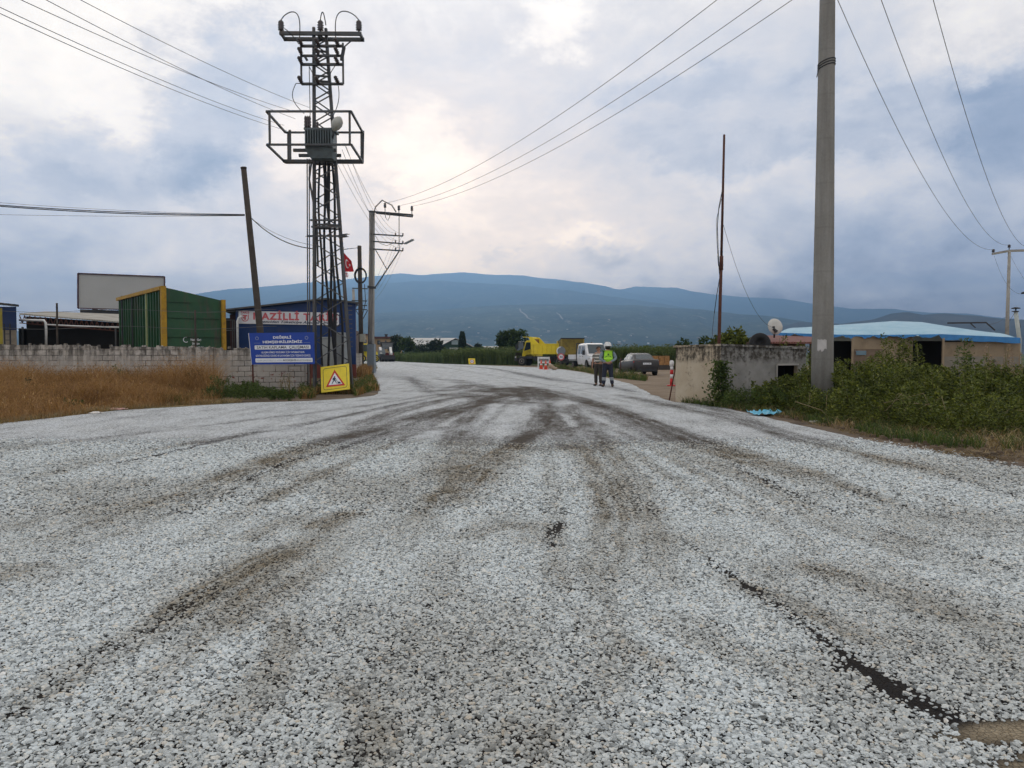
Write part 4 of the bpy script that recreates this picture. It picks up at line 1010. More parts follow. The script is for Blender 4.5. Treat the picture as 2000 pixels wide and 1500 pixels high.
tf = MB(); tx = P(626, 0, 27.2).x; z0, z1 = P(0, 305, 27.2).z, P(0, 259, 27.2).z
tf.add([(tx-.5, 26.85, z0+.12), (tx+.46, 26.85, z0+.12), (tx+.46, 27.5, z0+.12), (tx-.5, 27.5, z0+.12), (tx-.5, 26.85, z1), (tx+.46, 26.85, z1), (tx+.46, 27.5, z1), (tx-.5, 27.5, z1)], [(0,3,2,1), (4,5,6,7), (0,1,5,4), (1,2,6,5), (2,3,7,6), (3,0,4,7)])
tf.add([(tx-.34, 26.95, z0-.13), (tx+.42, 26.95, z0-.13), (tx+.42, 27.4, z0-.13), (tx-.34, 27.4, z0-.13), (tx-.5, 26.86, z0+.12), (tx+.46, 26.86, z0+.12), (tx+.46, 27.49, z0+.12), (tx-.5, 27.49, z0+.12)], [(0,3,2,1), (0,1,5,4), (1,2,6,5), (2,3,7,6), (3,0,4,7)])
tf.box((tx, 27.17, z1+.03), (1.06, .72, .06))
M_trafo = pm('transformer_paint', (.11, .135, .14), .5, var=.2, dirt=((.05, .035, .025), .5))
tk = tf.build('transformer_tank', M_trafo, tw, world=True)
for k in range(11):
    fb_ = MB(); fb_.box((tx-.45+k*.088-tw.location.x, 26.78-TY, (z0+z1)/2+.1), (.03, .16, z1-z0-.25)); fb_.build('fin', M_trafo, tk)
for px in (597, 601, 605, 620):
    p = P(px, 257, 27.1); fb_ = MB(); insul(fb_, (p.x-tw.location.x, p.y-TY, z1+.05), .5 if px < 610 else .3, .06); fb_.build('bushing', M_insul, tk)
# luminaire on an arm
lp = MB(); a = P(650, 270, 26.9); lp.tube([P(645, 280, 27.2), a, P(653, 255, 26.6)], .03, 8)
lm = lp.build('lamp_arm', M_galv, tw, world=True)
hd = MB(); d_ = (P(664, 229, 26.3)-P(652, 255, 26.6)).normalized(); o_ = P(652, 255, 26.6)-tw.location
hd.tube([o_+d_*(.56*s) for s in (0, .08, .25, .5, .75, .92, 1)], [.05, .09, .155, .19, .165, .09, .02], 12)
hd.build('lamp_head', pm('lamp_shell', (.42, .42, .38), .5), lm)
# cables running down inside and along the legs
mb = MB()
for (sx, sy, zt_, r) in ((-.2, -.1, 8.4, .04), (-.1, .1, 8.3, .045), (.05, 0, 8.4, .05), (.12, -.1, 8.4, .04), (.22, .15, 8.3, .045), (.16, -.2, 8.4, .035)):
    pts = []
    for k in range(22):
        z = zt_*(1-k/21); f = hw(z)/.4
        pts.append((cx(z)+sx*f+.05*math.sin(z*1.3+sx*20), TY+sy*f, max(z, .3)))
    mb.tube(pts, r, 6)
mb.build('cable_bundle', M_cable, tw, world=True)
mb = MB()
for (off, zt_, r) in ((-.62, 8.3, .022), (-.5, 8.3, .02)):
    mb.tube([(cx(z)-hw(z)-.10+(off+.56)*.6, TY-.5, z) for z in (0, 3, 6, zt_)], r, 6)
mb.tube([(cx(z)+hw(z)+.10, TY-.4, z) for z in (0, 1.5, 3, 5.4)], .05, 7)
for k in range(10): mb.beam((cx(2)+hw(2)+.1, TY-.4, 1.7+k*.16), (cx(2)+hw(2)+.24, TY-.4, 1.7+k*.16), .03)
mb.tube([P(608, 318, 27.3), P(604, 350, 27.3), P(612, 395, 27.3), P(619, 440, 27.4), P(621, 520, 27.4)], .035, 6)
mb.build('conduit', M_galv, tw, world=True)
mb = MB()
for py, x0, x1 in ((430, 606, 665), (443, 608, 664), (461, 602, 678)): mb.beam(P(x0, py, 27.3), P(x1, py, 27.3), .06)
for x0, x1, y0 in ((664, 680, 459), (664, 678, 464), (600, 616, 462)): mb.beam(P(x0, y0, 27.1), P(x1, y0-2, 26.7), .14, .015)
mb.build('cable_brackets', M_galv, tw, world=True)
# anti-climb hooks on the left
cb = thing('electric_cabinet', (P(648, 700, 29.6).x, 29.9, 0), 'grey steel electrical cabinet standing behind the lattice tower foot', 'electrical cabinet')
mb = MB(); p0, p1_ = P(628, 735, 29.4), P(671, 649, 29.4); xm = P(646, 0, 29.4).x
mb.bx((xm, 29.4, .25), (p1_.x, 30.1, p1_.z)); mb.build('case', M_grayp, cb, world=True)
mb = MB(); mb.bx((p0.x, 29.45, .25), (xm-.003, 30.05, p1_.z-.22)); mb.box(((p0.x+xm)/2, 29.75, p1_.z-.20), (xm-p0.x, .66, .05)); mb.build('side_case', pm('pale_cabinet', (.34, .355, .34), .55, var=.12), cb, world=True)
mb = MB(); mb.bx((p0.x-.03, 29.5, 0), (p1_.x+.03, 30.0, .25)); mb.build('foot', M_conc, cb, world=True)
mb = MB(); mb.bx((p1_.x-.08, 29.38, 1.0), (p1_.x-.05, 29.4, 1.2)); mb.build('handle', M_dark, cb, world=True)

# ================================================================ poles, flag, wires
lp_ = thing('leaning_pole', P(512, 690, 35), 'dark wooden pole leaning left behind the blue sign', 'pole')
a, b = P(476, 330, 35), P(512.5, 690, 35); f_ = b+(b-a)*(b.z/(a.z-b.z))
mb = MB(); mb.tube([f_, b, a], [.16, .155, .12], 10); mb.tube([a, a+(a-b).normalized()*.08], .135, 10); mb.build('shaft', M_wood, lp_, world=True)
p2 = thing('concrete_pole', (P(724, 690, 57).x, 57, 0), 'pale concrete power pole with one-sided crossarms beside the curve', 'utility pole', group='concrete power poles')
xb_ = P(724, 690, 57).x
mb = MB(); tz = P(0, 412, 57).z; xt = P(727, 412, 57).x
mb.tube([(xb_, 57, 0), (xt, 57, tz)], [.26, .2], 12); mb.build('shaft', M_conc, p2, world=True)
mb = MB(); q_ = P(724, 672, 56.6); mb.bx((q_.x-.26, 56.5, 0), (q_.x+.26, 57.3, q_.z)); mb.build('grey_sleeve', pm('grey_blue_paint', (.17, .20, .225), .7), p2, world=True)
mb = MB(); a0, a1 = P(721, 413, 56.7), P(806, 420, 55.4); b0, b1 = P(735, 416.5, 57.2), P(805, 423.5, 56)
mb.beam(a0, a1, .12); mb.beam(b0, b1, .09); mb.beam(a1, b1, .08); mb.build('top_crossarm', M_dark, p2, world=True)
PI = []
for px, py in ((752, 407), (779, 412), (804.5, 413)):
    p = P(px, py, 56.0); mb = MB(); mb.tube([p+Vector((0, 0, -.3)), p], .03, 6); pin = mb.build('pin', M_dark, p2, world=True)
    mb = MB(); insul(mb, p-p2.location, .40, .115); mb.build('insulator', M_insul, pin); PI.append(p+Vector((0, 0, .42)))
LI = []
for py0, py1 in ((457, 461), (471, 476), (486, 490)):
    a, b = P(722, py0, 56.8), P(787, py1, 56.2); mb = MB(); mb.beam(a, b, .09); ar = mb.build('side_arm', M_dark, p2, world=True)
    for s in (.78, 1.0):
        p = a.lerp(b, s); LI.append(p+Vector((0, 0, .2))); mb = MB(); insul(mb, p-p2.location, .22, .06); mb.build('small_insulator', M_insul, ar)
mb = MB(); mb.beam(P(779.5, 420, 56.2), P(779.5, 491, 56.2), .05); mb.beam(P(779.5, 491, 56.2), P(733, 561, 56.6), .07); mb.beam(P(733, 487, 56.6), P(755.5, 526, 56.4), .05)
mb.beam(P(718, 560, 56.6), P(734, 562, 56.6), .16); mb.build('stay_braces', M_dark, p2, world=True)
mb = MB(); mb.beam(P(786, 475, 56.2), P(793, 475, 56), .05); sa = mb.build('lamp_arm', M_galv, p2, world=True)
mb = MB(); mb.beam(P(791, 476, 56)-p2.location, P(807, 468, 55.6)-p2.location, .2, .1); mb.build('lamp_head', M_grayp, sa)
mb = MB()
for sx, ph in ((-.12, 0), (0, 1), (.1, 2), (.14, 3), (-.05, 4)):
    mb.tube([(xb_+(xt-xb_)*z/12+sx+.035*math.sin(z*.9+ph), 56.72-.02*ph, z) for z in np.linspace(2.0, 11.8, 22)], .03, 6)
mb.tube([(xt+.1, 56.7, 11.4), (xt+.35, 56.4, 12.1), (xt+.9, 56, 12.5), (xt+1.6, 56, 12.15), PI[1]+Vector((-.2, 0, -.5))], .05, 6)
mb.tube([PI[0]+Vector((0, 0, -.6)), PI[0]+Vector((.02, 0, -1.05)), PI[0]+Vector((.2, 0, -1.3)), PI[0]+Vector((.34, 0, -1.0)), PI[0]+Vector((.3, 0, -.75))], .025, 6)
mb.tube([P(733, 460, 56.6), P(742, 475, 56.6), P(755, 480, 56.4), P(770, 474, 56.4)], .02, 6)
mb.build('cables', pm('grey_cable', (.20, .19, .18), .7), p2, world=True)

dp = thing('dark_pole', (P(704, 690, 62).x, 62, 0), 'dark wooden pole with a coil of black cable hung on it', 'utility pole')
a = P(702, 480, 62); x0 = P(706, 690, 62).x
mb = MB(); mb.tube([(x0, 62, 0), (a.x, 62, a.z)], [.2, .16], 10); mb.build('shaft', M_wood, dp, world=True)
mb = MB()
for k in range(4):
    c_ = P(704.5, 538.5, 61.6); r = .56-.035*k
    mb.tube([c_+Vector((r*.88*math.cos(s), .04*k-.1, r*1.12*math.sin(s))) for s in np.linspace(0, 2*math.pi, 25)], .028, 6)
mb.tube([P(712, 555, 61.7), P(714, 590, 61.7), P(707, 620, 61.7), P(701, 650, 61.7), P(697, 655, 61)], .03, 6)
mb.tube([P(701, 488, 61.8), P(698, 484, 61.8), P(690, 485, 58), P(671, 487, 46)], .025, 6)
mb.tube([P(701, 490, 61.8), P(699, 520, 61.7), P(693, 545, 61.7)], .015, 5)
mb.build('cable_coil', M_cable, dp, world=True)
mb = MB(); p = P(708, 660, 61.6); mb.box(p, (.42, .3, .62)); mb.build('meter_box', pm('meter_beige', (.30, .29, .24), .7), dp, world=True)

fl = thing('turkish_flag', (P(670, 690, 46).x, 46, 0), 'red flag with white crescent and star on a pole behind the tower', 'flag')
mb = MB(); tp_ = P(670.5, 486, 46); mb.tube([(tp_.x, 46, 0), (tp_.x, 46, tp_.z)], .04, 8); mb.lathe([(.02, 0), (.06, .05), (.02, .1)], (tp_.x, 46, tp_.z)); mb.build('pole', M_white, fl, world=True)
A_, B_, C_, D_ = P(671.5, 530, 46), P(671.5, 493, 46), P(687, 510, 46), P(691, 530, 46)
mb = MB(); mb.smooth = True; n = 14; vs = []
def flagpt(s, t_): 
    p = (A_*(1-s)+D_*s)*(1-t_)+(B_*(1-s)+C_*s)*t_
    return p+Vector((0, .06*math.sin(s*9+t_*2), .05*math.sin(s*3.1)*(1-t_*.5)*-.6))
for i in range(n+1):
    for j in range(n+1): vs.append(flagpt(i/n, j/n))
mb.add(vs, [(i*(n+1)+j, (i+1)*(n+1)+j, (i+1)*(n+1)+j+1, i*(n+1)+j+1) for i in range(n) for j in range(n)])
mb.smooth = False; mb.mat = 1
cs, ct, r1, r2 = .40, .50, .27, .215
for k in range(22):
    a0, a1 = R(35)+k*R(290)/22, R(35)+(k+1)*R(290)/22
    g_ = lambda an, q2: flagpt(cs+math.cos(an)*q2*.8, ct+math.sin(an)*q2)+Vector((0, -.02, 0))
    o2 = lambda an: flagpt(cs+.055+math.cos(an)*r2*.8, ct+math.sin(an)*r2)+Vector((0, -.02, 0))
    mb.add([g_(a0, r1), g_(a1, r1), o2(a1), o2(a0)], [(0,1,2,3)])
star = [flagpt(.66+math.cos(k*R(36)+math.pi)*(.13 if k % 2 == 0 else .05)*.85, .5+math.sin(k*R(36)+math.pi)*(.13 if k % 2 == 0 else .05))+Vector((0, -.02, 0)) for k in range(10)]
mb.add(star+[sum(star, Vector())/10], [(10, k, (k+1) % 10) for k in range(10)])
mb.build('cloth', [pm('flag_red', (.42, .018, .025), .8, var=.12), M_signwhite], fl, world=True)
f2 = thing('small_flag', P(675, 545, 46), 'small white company flag with red emblem below the red flag', 'flag')
mb = MB(); a, b, c1, d = P(672, 541, 45.9), P(680, 542, 45.9), P(678.5, 532, 45.9), P(672, 530, 45.9); slab(mb, (a, b, c1, d), .01)
u = (b-a).normalized(); v = (d-a).normalized(); fr = (a, u, v); W, Hh = (b-a).length, (d-a).length
rect(mb, fr, W*.3, Hh*.6, W*.8, Hh*.75, 1); rect(mb, fr, W*.48, Hh*.2, W*.62, Hh*.6, 1); arc(mb, fr, W*.55, Hh*.5, Hh*.36, Hh*.42, math.pi, 2*math.pi, 1)
mb.build('cloth', [M_bwhite, M_bred], f2, world=True)

# farther pole pair and gate between tower and dark pole
fp = thing('distant_pole', (P(692, 690, 95).x, 95, 0), 'distant thin power pole with three crossbars seen behind the cable-coil pole', 'utility pole')
mb = MB(); a = P(690, 565, 95); mb.tube([(P(691, 0, 95).x, 95, 0), a], [.2, .16], 8); mb.build('shaft', M_conc, fp, world=True)
for x0, x1, y0 in ((688, 718, 563), (687, 717, 587), (689, 717, 596), (691, 717, 604)):
    mb = MB(); mb.beam(P(x0, y0, 94.7), P(x1, y0+1, 94.7), .12); mb.build('crossarm', M_dark, fp, world=True)
mb = MB(); mb.beam(P(718, 606, 94.7), P(705, 630, 94.7), .09); mb.beam(P(694, 604, 94.7), P(701, 616, 94.7), .08); mb.build('brace', M_dark, fp, world=True)
tp2 = MB(); tp2.tube([P(690, 690, 70)*1, P(687, 592, 70)], [.09, .08], 8)
tag(tp2.build('thin_post', M_wood), 'thin dark wooden post left of the cable-coil pole, before the gate', 'post')
gt = thing('metal_gate', (P(690, 690, 60).x, 63, 0), 'brown and grey sheet metal gate between the tower and the cable-coil pole', 'gate')
mb = MB(); a, b = P(677, 650, 61), P(703, 650, 65); mb.beam((a.x, a.y, 1.7), (b.x, b.y, 1.7), .06, 3.2); mb.build('leaf', pm('rusty_sheet', (.13, .10, .085), .8, var=.4, sc=.7), gt, world=True)
mb = MB(); a, b = P(677, 648, 60.9), P(689, 648, 62.5); mb.beam((a.x, a.y-.06, 2.1), (b.x, b.y-.06, 2.1), .03, 2.3); mb.build('panel', M_grayp, gt, world=True)

# wires from the tower up and out to the left
for i, ((ax, ay), (tx_, ty_), lab) in enumerate((((-120, -149), (604, 210), 'uppermost'), ((-120, -114), (577, 232), 'second from top'), ((-120, -76), (575, 218), 'middle one'), ((-120, -43), (555, 245), 'second lowest'), ((-120, -30), (560, 255), 'lowest'))):
    a = P(ax, ay, 11); b = P(tx_, ty_, 26.6)
    cable('power_cable', a, b, .16, .0065, lab+' of five wires from pylon cage to upper left corner', 'wires running to the upper left')
# tower to concrete pole and beyond
for i, (x0, y0) in enumerate(((655, 312), (662, 305), (668, 292), (672, 280), (676, 286))):
    cable('power_cable', P(x0, y0, 28.8), LI[[5, 3, 2, 1, 0][i]], .9, .008, 'one of the thin wires between pylon cage and one-sided concrete pole', 'wires from pylon to concrete pole')
for i, k in enumerate((0, 1, 2, 3, 5)):
    e_ = P(700+4*i, 588+6*(i % 3), 94.5); cable('power_cable', LI[k], e_, 1.0, .009, 'one of the thin wires from concrete pole to distant pole', 'wires to the distant pole', n=16)
for i, ((ax, ay)) in enumerate(((1590, -150), (1693, -150), (1762, -150))):
    a = P(ax, ay, 18.9); cable('power_cable', a, PI[i]+Vector((0, 0, -.05)), 1.15, .010, ['upper', 'middle', 'lowest'][i]+' of three long wires from one-sided concrete pole to top edge', 'long wires to the upper right', n=40)
lw = [((-60, 396), (478, 419)), ((-60, 398), (478, 420.5)), ((-60, 391), (478, 418.5)), ((-60, 418), (478, 421.5))]
for i, (s0, s1) in enumerate(lw):
    lab = ['upper heavy black cable running left from the leaning pole', 'lower heavy black cable running left from the leaning pole', 'thin upper wire running left from the leaning pole', 'thin lowest wire running left from the leaning pole'][i]
    cable('telephone_cable', P(s0[0], s0[1], 31), P(s1[0], s1[1], 35), [.12, .14, .10, .05][i], [.02, .02, .007, .007][i], lab, 'cables left of the leaning pole', M_cable if i < 2 else M_wire)
for i in range(2):
    cable('telephone_cable', P(489+i, 424+i*2, 35), P(617, 486-i*6, 28.4), .32-.12*i, [.02, .008][i], ['heavy black cable sagging from the leaning pole to the lattice tower', 'thin wire between the leaning pole and the lattice tower'][i], None, M_cable)
# ================================================================ right side: bunker, hut, tarpaulin shed, poles
bkm, t = newmat('stained_render'); c = t.coords(); s = t.n('ShaderNodeSeparateXYZ', {0: c}).outputs
n1 = t.noise(c, 1.2, 6, .6); n2_ = t.noise(c, 7, 6, .7); n3_ = t.noise(t.scale(c, (5, 5, .5)), 1.5, 6, .65)
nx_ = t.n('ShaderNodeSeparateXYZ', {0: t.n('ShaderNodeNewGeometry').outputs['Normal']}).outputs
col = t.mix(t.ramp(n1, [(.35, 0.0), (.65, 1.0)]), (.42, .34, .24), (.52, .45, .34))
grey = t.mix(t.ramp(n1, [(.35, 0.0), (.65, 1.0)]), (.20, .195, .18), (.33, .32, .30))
col = t.mix(t.math('GREATER_THAN', nx_[0], -.3), col, grey)       # light painted by normal: warm on the lit left face, greyer elsewhere
band = t.n('ShaderNodeMapRange', {0: s[2], 1: 1.15, 2: 1.32}).outputs[0]
k = t.math('ADD', t.math('MULTIPLY', n2_, .6), t.math('MULTIPLY', n3_, .4))
mold = t.math('ADD', t.math('MULTIPLY', t.ramp(k, [(.42, 0.0), (.54, 1.0)]), t.math('ADD', band, 0.0)), t.math('MULTIPLY', t.ramp(k, [(.55, 0.0), (.64, 1.0)]), .75), clamp=True)
col = t.mix(t.math('MULTIPLY', mold, .9), col, (.045, .038, .03))
t.out(t.bsdf(col, .95, 0, t.bump(n2_, .5, .02), **{'Specular IOR Level': .1}))
bk = thing('concrete_hut', (6.5, 22.3, 0), 'low stained concrete hut with a mouldy band along its top beside the road', 'hut')
Lc, Cc = P(1320, 690, 22.9), P(1408, 690, 21.0); Lc.z = Cc.z = 0
d1 = (Lc-Cc); d1.z = 0; d2 = Vector((-d1.y, d1.x, 0)).normalized()
d2 = d2 if d2.x > 0 else -d2
Rc = Cc+d2*3.05; ht = 1.68
mb = MB()
o_ = Cc; th_ = .16
def wallseg(mb, p, q_, z0, z1, inward):
    i_ = inward*th_; mb.add([up(p, z0), up(q_, z0), up(q_+i_, z0), up(p+i_, z0), up(p, z1), up(q_, z1), up(q_+i_, z1), up(p+i_, z1)], [(0,3,2,1), (4,5,6,7), (0,1,5,4), (1,2,6,5), (2,3,7,6), (3,0,4,7)])
nin = d1.normalized()
wallseg(mb, Cc, Lc, -.1, ht-.02, d2)
w0, w1 = Cc+d2*1.95, Cc+d2*2.75
wallseg(mb, Cc+d2*th_, w0, -.1, ht-.022, nin); wallseg(mb, w1, Rc, -.1, ht-.022, nin); wallseg(mb, w0, w1, 1.12, ht-.022, nin); wallseg(mb, w0, w1, -.1, .35, nin)
wallseg(mb, Rc-d2*th_+nin*th_, Rc-d2*th_+d1, -.1, ht-.022, d2); wallseg(mb, Lc+d2*th_-nin*th_, Rc+d1-d2*th_-nin*th_, -.1, ht-.022, nin)
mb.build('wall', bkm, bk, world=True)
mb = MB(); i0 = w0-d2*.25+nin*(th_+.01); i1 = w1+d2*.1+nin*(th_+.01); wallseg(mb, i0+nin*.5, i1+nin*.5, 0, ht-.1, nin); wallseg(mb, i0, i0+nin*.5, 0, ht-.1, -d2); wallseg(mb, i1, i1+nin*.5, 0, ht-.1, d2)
mb.build('shade_box', M_black, bk, world=True)  # black box added behind the opening, painting the shade inside
mb = MB(); e_ = .06
c4 = [Cc-d2*e_-nin*e_, Rc+d2*e_-nin*e_, Rc+d1+d2*e_+nin*e_, Lc-d2*e_+nin*e_]
zt4 = [ht+.03, ht-.06, ht-.06, ht+.0]
mb.add([up(p, z-.06) for p, z in zip(c4, zt4)]+[up(p, z) for p, z in zip(c4, zt4)], [(0,3,2,1), (4,5,6,7), (0,1,5,4), (1,2,6,5), (2,3,7,6), (3,0,4,7)])
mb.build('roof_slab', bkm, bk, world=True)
mb = MB(); mb.beam(up(w0-nin*.02, .35), up(w0-nin*.02, 1.12), .04); mb.beam(up(w0-nin*.02, 1.13), up(w1-nin*.02, 1.13), .05); mb.build('window_frame', M_conc, bk, world=True)

# rusty mast behind the hut with loose cables
ms = thing('rusty_mast', (P(1404, 690, 24.5).x, 24.5, 0), 'tall thin rusty mast rising from behind the concrete hut', 'mast')
a, m_, b = P(1414.5, 263, 24.5), P(1409, 500, 24.5), P(1404, 680, 24.5)
mb = MB(); mb.tube([(b.x, 24.5, 0), b, m_], [.055, .055, .05], 8); mb.tube([m_, a], [.042, .036], 8); mb.tube([m_+Vector((0, 0, -.45)), m_], .062, 8); mb.build('shaft', M_rust, ms, world=True)
mb = MB()
mb.tube([P(1411, 370, 24.4), P(1404, 405, 24.4), P(1401, 440, 24.4), P(1403, 500, 24.4), P(1405, 535, 24.4)], .014, 5)
mb.tube([P(1410, 385, 24.4), P(1399, 430, 24.4), P(1400, 470, 24.4), P(1403, 520, 24.4)], .007, 4)
mb.tube([P(1405, 545, 24.4), P(1400, 575, 24.4), P(1395, 612, 24.4)], .012, 5); mb.tube([P(1395, 612, 24.4), P(1391, 650, 24.2), P(1395, 668, 24.0), P(1396, 682, 22.4)], .007, 4)
mb.build('loose_cable', M_cable, ms, world=True)
cable('thin_cable', P(1413, 440, 24.5), P(1512, 640, 30), .75, .006, 'thin cable sagging from the rusty mast to the satellite dish', None, M_cable)
st = MB(); st.tube([G(1307, 783), P(1315, 740, 23.7), P(1324, 694, 23.6)], [.022, .02, .018], 6)
tag(st.build('rusty_stick', M_rust), 'thin rusty stick leaning on the corner of the concrete hut', 'stick')

# delineator post
dl = thing('delineator_post', (P(1318, 700, 34).x, 34, 0), 'white topped red and white striped marker post by the concrete hut', 'bollard')
x = P(1318, 0, 34).x; mb = MB()
stripes = [(0, .05, .22, 1), (.05, .34, .075, 1), (.34, .52, .075, 0), (.52, .72, .075, 1), (.72, .86, .075, 0)]
for z0, z1, r, m in stripes: mb.mat = m; mb.lathe([(r, z0), (r*.96, z1)], (x, 34, 0), n=10)
mb.mat = 0; mb.lathe([(.06, .86), (.10, .9), (.10, 1.08), (.05, 1.14)], (x, 34, 0), n=10)
mb.build('post', [M_white, M_red], dl, world=True)

# hut with red roof, tyre, dish
ht_ = thing('tiled_hut', (P(1515, 690, 31).x, 31, 0), 'small hut with dull red corrugated roof behind the concrete hut', 'hut')
a, b = P(1462, 667, 29), P(1585, 668, 29); a2_, b2_ = P(1478, 655, 33), P(1600, 655, 33)
rrm, t = newmat('red_roof'); c = t.coords(); wv_ = t.n('ShaderNodeTexWave', {'Vector': c, 'Scale': 3.2}).outputs[1]
t.out(t.bsdf(t.mix(t.noise(c, 2, 5), (.16, .06, .05), (.25, .11, .09)), .85, 0, t.bump(wv_, .9, .05)))
mb = MB(); slab(mb, (a, b, b2_, a2_), .07); mb.build('roof', rrm, ht_, world=True)
mb = MB(); mb.bx((a.x+.15, 29.6, 0), (b.x, 29.75, a.z-.02)); mb.build('wall', pm('plank_brown', (.10, .06, .04), .9), ht_, world=True)
mb = MB(); mb.bx((P(1507, 0, 29.5).x, 29.5, 1.3), (P(1518, 0, 29.5).x, 29.59, a.z-.1)); mb.build('window', pm('pale_window', (.30, .32, .24), .5), ht_, world=True)
for k in range(6): p = a.lerp(b, k/5); mb = MB(); mb.beam((p.x, 29.1, 0), (p.x, 29.1, p.z-.05), .06); mb.build('post', M_wood, ht_, world=True)
ty = MB(); p = P(1484, 671, 24.6); 
for k in range(1): ty.M = Matrix.Translation(p) @ Matrix.Rotation(R(82), 4, 'X'); ty.lathe([(.17, -.10), (.30, -.11), (.34, -.06), (.34, .06), (.30, .11), (.17, .10), (.15, 0)], n=20)
tag(ty.build('tyre', M_rub), 'black tyre lying on the roof edge of the concrete hut', 'tyre')
ds = thing('satellite_dish', P(1514, 655, 30), 'round off-white satellite dish on the red roofed hut', 'satellite dish')
mb = MB(); p = P(1515.5, 637, 30); mb.M = Matrix.Translation(p) @ Matrix.Rotation(R(12), 4, 'Z') @ Matrix.Rotation(R(78), 4, 'X')
mb.lathe([(.01, .03), (.12, .025), (.22, .0), (.315, -.045), (.32, -.055), (.22, -.015), (.01, .0)], n=24); mb.build('reflector', pm('dish_white', (.50, .49, .45), .6), ds, world=True)
mb = MB(); mb.tube([P(1512, 660, 30.1), P(1513, 640, 30.1)], .035, 6); mb.beam(P(1510, 642, 29.95), P(1518, 648, 29.9), .1); mb.tube([P(1514, 652, 30), P(1511, 640, 29.4)], .012, 5); mb.box(P(1511, 639, 29.4), (.07, .1, .07)); mb.build('mount', M_dark, ds, world=True)

# tarpaulin-covered shed
tr = thing('tarpaulin_shed', (P(1790, 690, 31).x, 33, 0), 'low plywood shed under a sagging light blue tarpaulin roof', 'shed')
EAV = [P(1520, 651, 33), P(1640, 655, 31.5), P(1720, 655.5, 31), P(1840, 654, 30.2), P(1992, 661, 29.6), P(1996, 655, 36)]
peak = P(1745, 627, 34); pk2 = P(1800, 629, 34.2); pk1 = P(1690, 631, 34.2)
M_tarp, t = newmat('tarpaulin'); c = t.coords()
n_ = t.noise(t.scale(c, (1, 1, 3)), 1.6, 6, .6); f_ = t.noise(c, 9, 5, .7)
t.out(t.bsdf(t.mix(t.ramp(n_, [(.3, 0.0), (.7, 1.0)]), (.20, .40, .52), (.32, .50, .60)), .45, 0, t.bump(t.math('ADD', n_, f_), .5, .05)))
M_tblue = pm('tarpaulin_edge', (.03, .17, .40), .45, var=.22, sc=5)
mb = MB(); mb.smooth = True
eave = EAV[:5]; n = 40; rows = 10; vs = []
ridge_ = [P(1560, 640, 35), pk1, peak, pk2, P(1930, 650, 33)]
def pl(L, s):
    f = s*(len(L)-1); i = min(int(f), len(L)-2); return L[i].lerp(L[i+1], f-i)
for i in range(n+1):
    e0 = pl(eave, i/n); r0 = pl(ridge_, i/n)
    for j in range(rows+1):
        s = j/rows; p = e0.lerp(r0, s); p.z += .12*math.sin(math.pi*s)*.6+.03*math.sin(i*.9+s*3)*(1-s)
        vs.append(p)
for i in range(n+1):                          # far slope
    r0 = pl(ridge_, i/n); vs.append(r0+Vector((0, 5, -.8)))
fs = [(i*(rows+1)+j, (i+1)*(rows+1)+j, (i+1)*(rows+1)+j+1, i*(rows+1)+j+1) for i in range(n) for j in range(rows)]
o_ = (n+1)*(rows+1); fs += [(i*(rows+1)+rows, (i+1)*(rows+1)+rows, o_+i+1, o_+i) for i in range(n)]
mb.add(vs, fs); mb.build('tarpaulin', M_tarp, tr, world=True)
mb = MB(); vs = []; L = [pl(eave, i/60) for i in range(61)]
for i, p in enumerate(L):
    s = i/60; dep = (.07+.05*math.sin(i*1.1)+.03*math.sin(i*2.7)) if s < .74 else .19+.015*math.sin(i)
    vs += [p+Vector((0, -.02, .03)), p+Vector((0, -.06, -dep))]
mb.add(vs, [(2*i, 2*i+1, 2*i+3, 2*i+2) for i in range(60)]); mb.build('hanging_edge', M_tblue, tr, world=True)
M_ply = pm('plywood', (.29, .225, .15), .85, var=.2, sc=1.2, dirt=((.15, .115, .08), .6))
def wallpx(x0, x1, ztop_, Y0, Y1, zb=0): 
    a, b = P(x0, 690, Y0), P(x1, 690, Y1); return [up(a, zb), up(b, zb), up(b, ztop_), up(a, ztop_)]
mb = MB(); slab(mb, wallpx(1843, 1990, P(0, 668, 30).z, 30.3, 29.8), .06); mb.build('plywood_wall', M_ply, tr, world=True)
mb = MB(); slab(mb, wallpx(1843, 1990, 1.32, 30.24, 29.74), .05); mb.build('lower_wall', pm('grey_board', (.22, .20, .165), .9), tr, world=True)
mb = MB(); slab(mb, wallpx(1665, 1780, P(0, 657, 31).z, 31.3, 30.9), .06); mb.build('plywood_wall', M_ply, tr, world=True)
mb = MB(); slab(mb, wallpx(1668, 1724, 1.62, 31.22, 31.0), .04); mb.build('curtain', pm('brown_cloth', (.17, .125, .09), .9, var=.3, sc=7), tr, world=True)
mb = MB(); slab(mb, wallpx(1672, 1692, 1.55, 31.17, 31.1, 1.38), .03); mb.build('small_window', glassmat('dim_glass', (.06, .11, .14)), tr, world=True)
for px in (1665, 1780, 1842, 1990, 1885): a = P(px, 690, 30.15 if px > 1800 else 30.9); mb = MB(); mb.beam((a.x, a.y, 0), (a.x, a.y, 2.05), .07); mb.build('post', M_ply, tr, world=True)
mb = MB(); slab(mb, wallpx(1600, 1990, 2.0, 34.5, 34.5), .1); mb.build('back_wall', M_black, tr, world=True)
mb = MB(); slab(mb, wallpx(1775, 1850, 1.95, 33, 33), .05); mb.build('shade_panel', M_black, tr, world=True)  # black panels paint the shade seen through the open bays
mb = MB(); slab(mb, wallpx(1610, 1668, 1.95, 32.6, 32.6), .05); mb.build('shade_panel', M_black, tr, world=True)
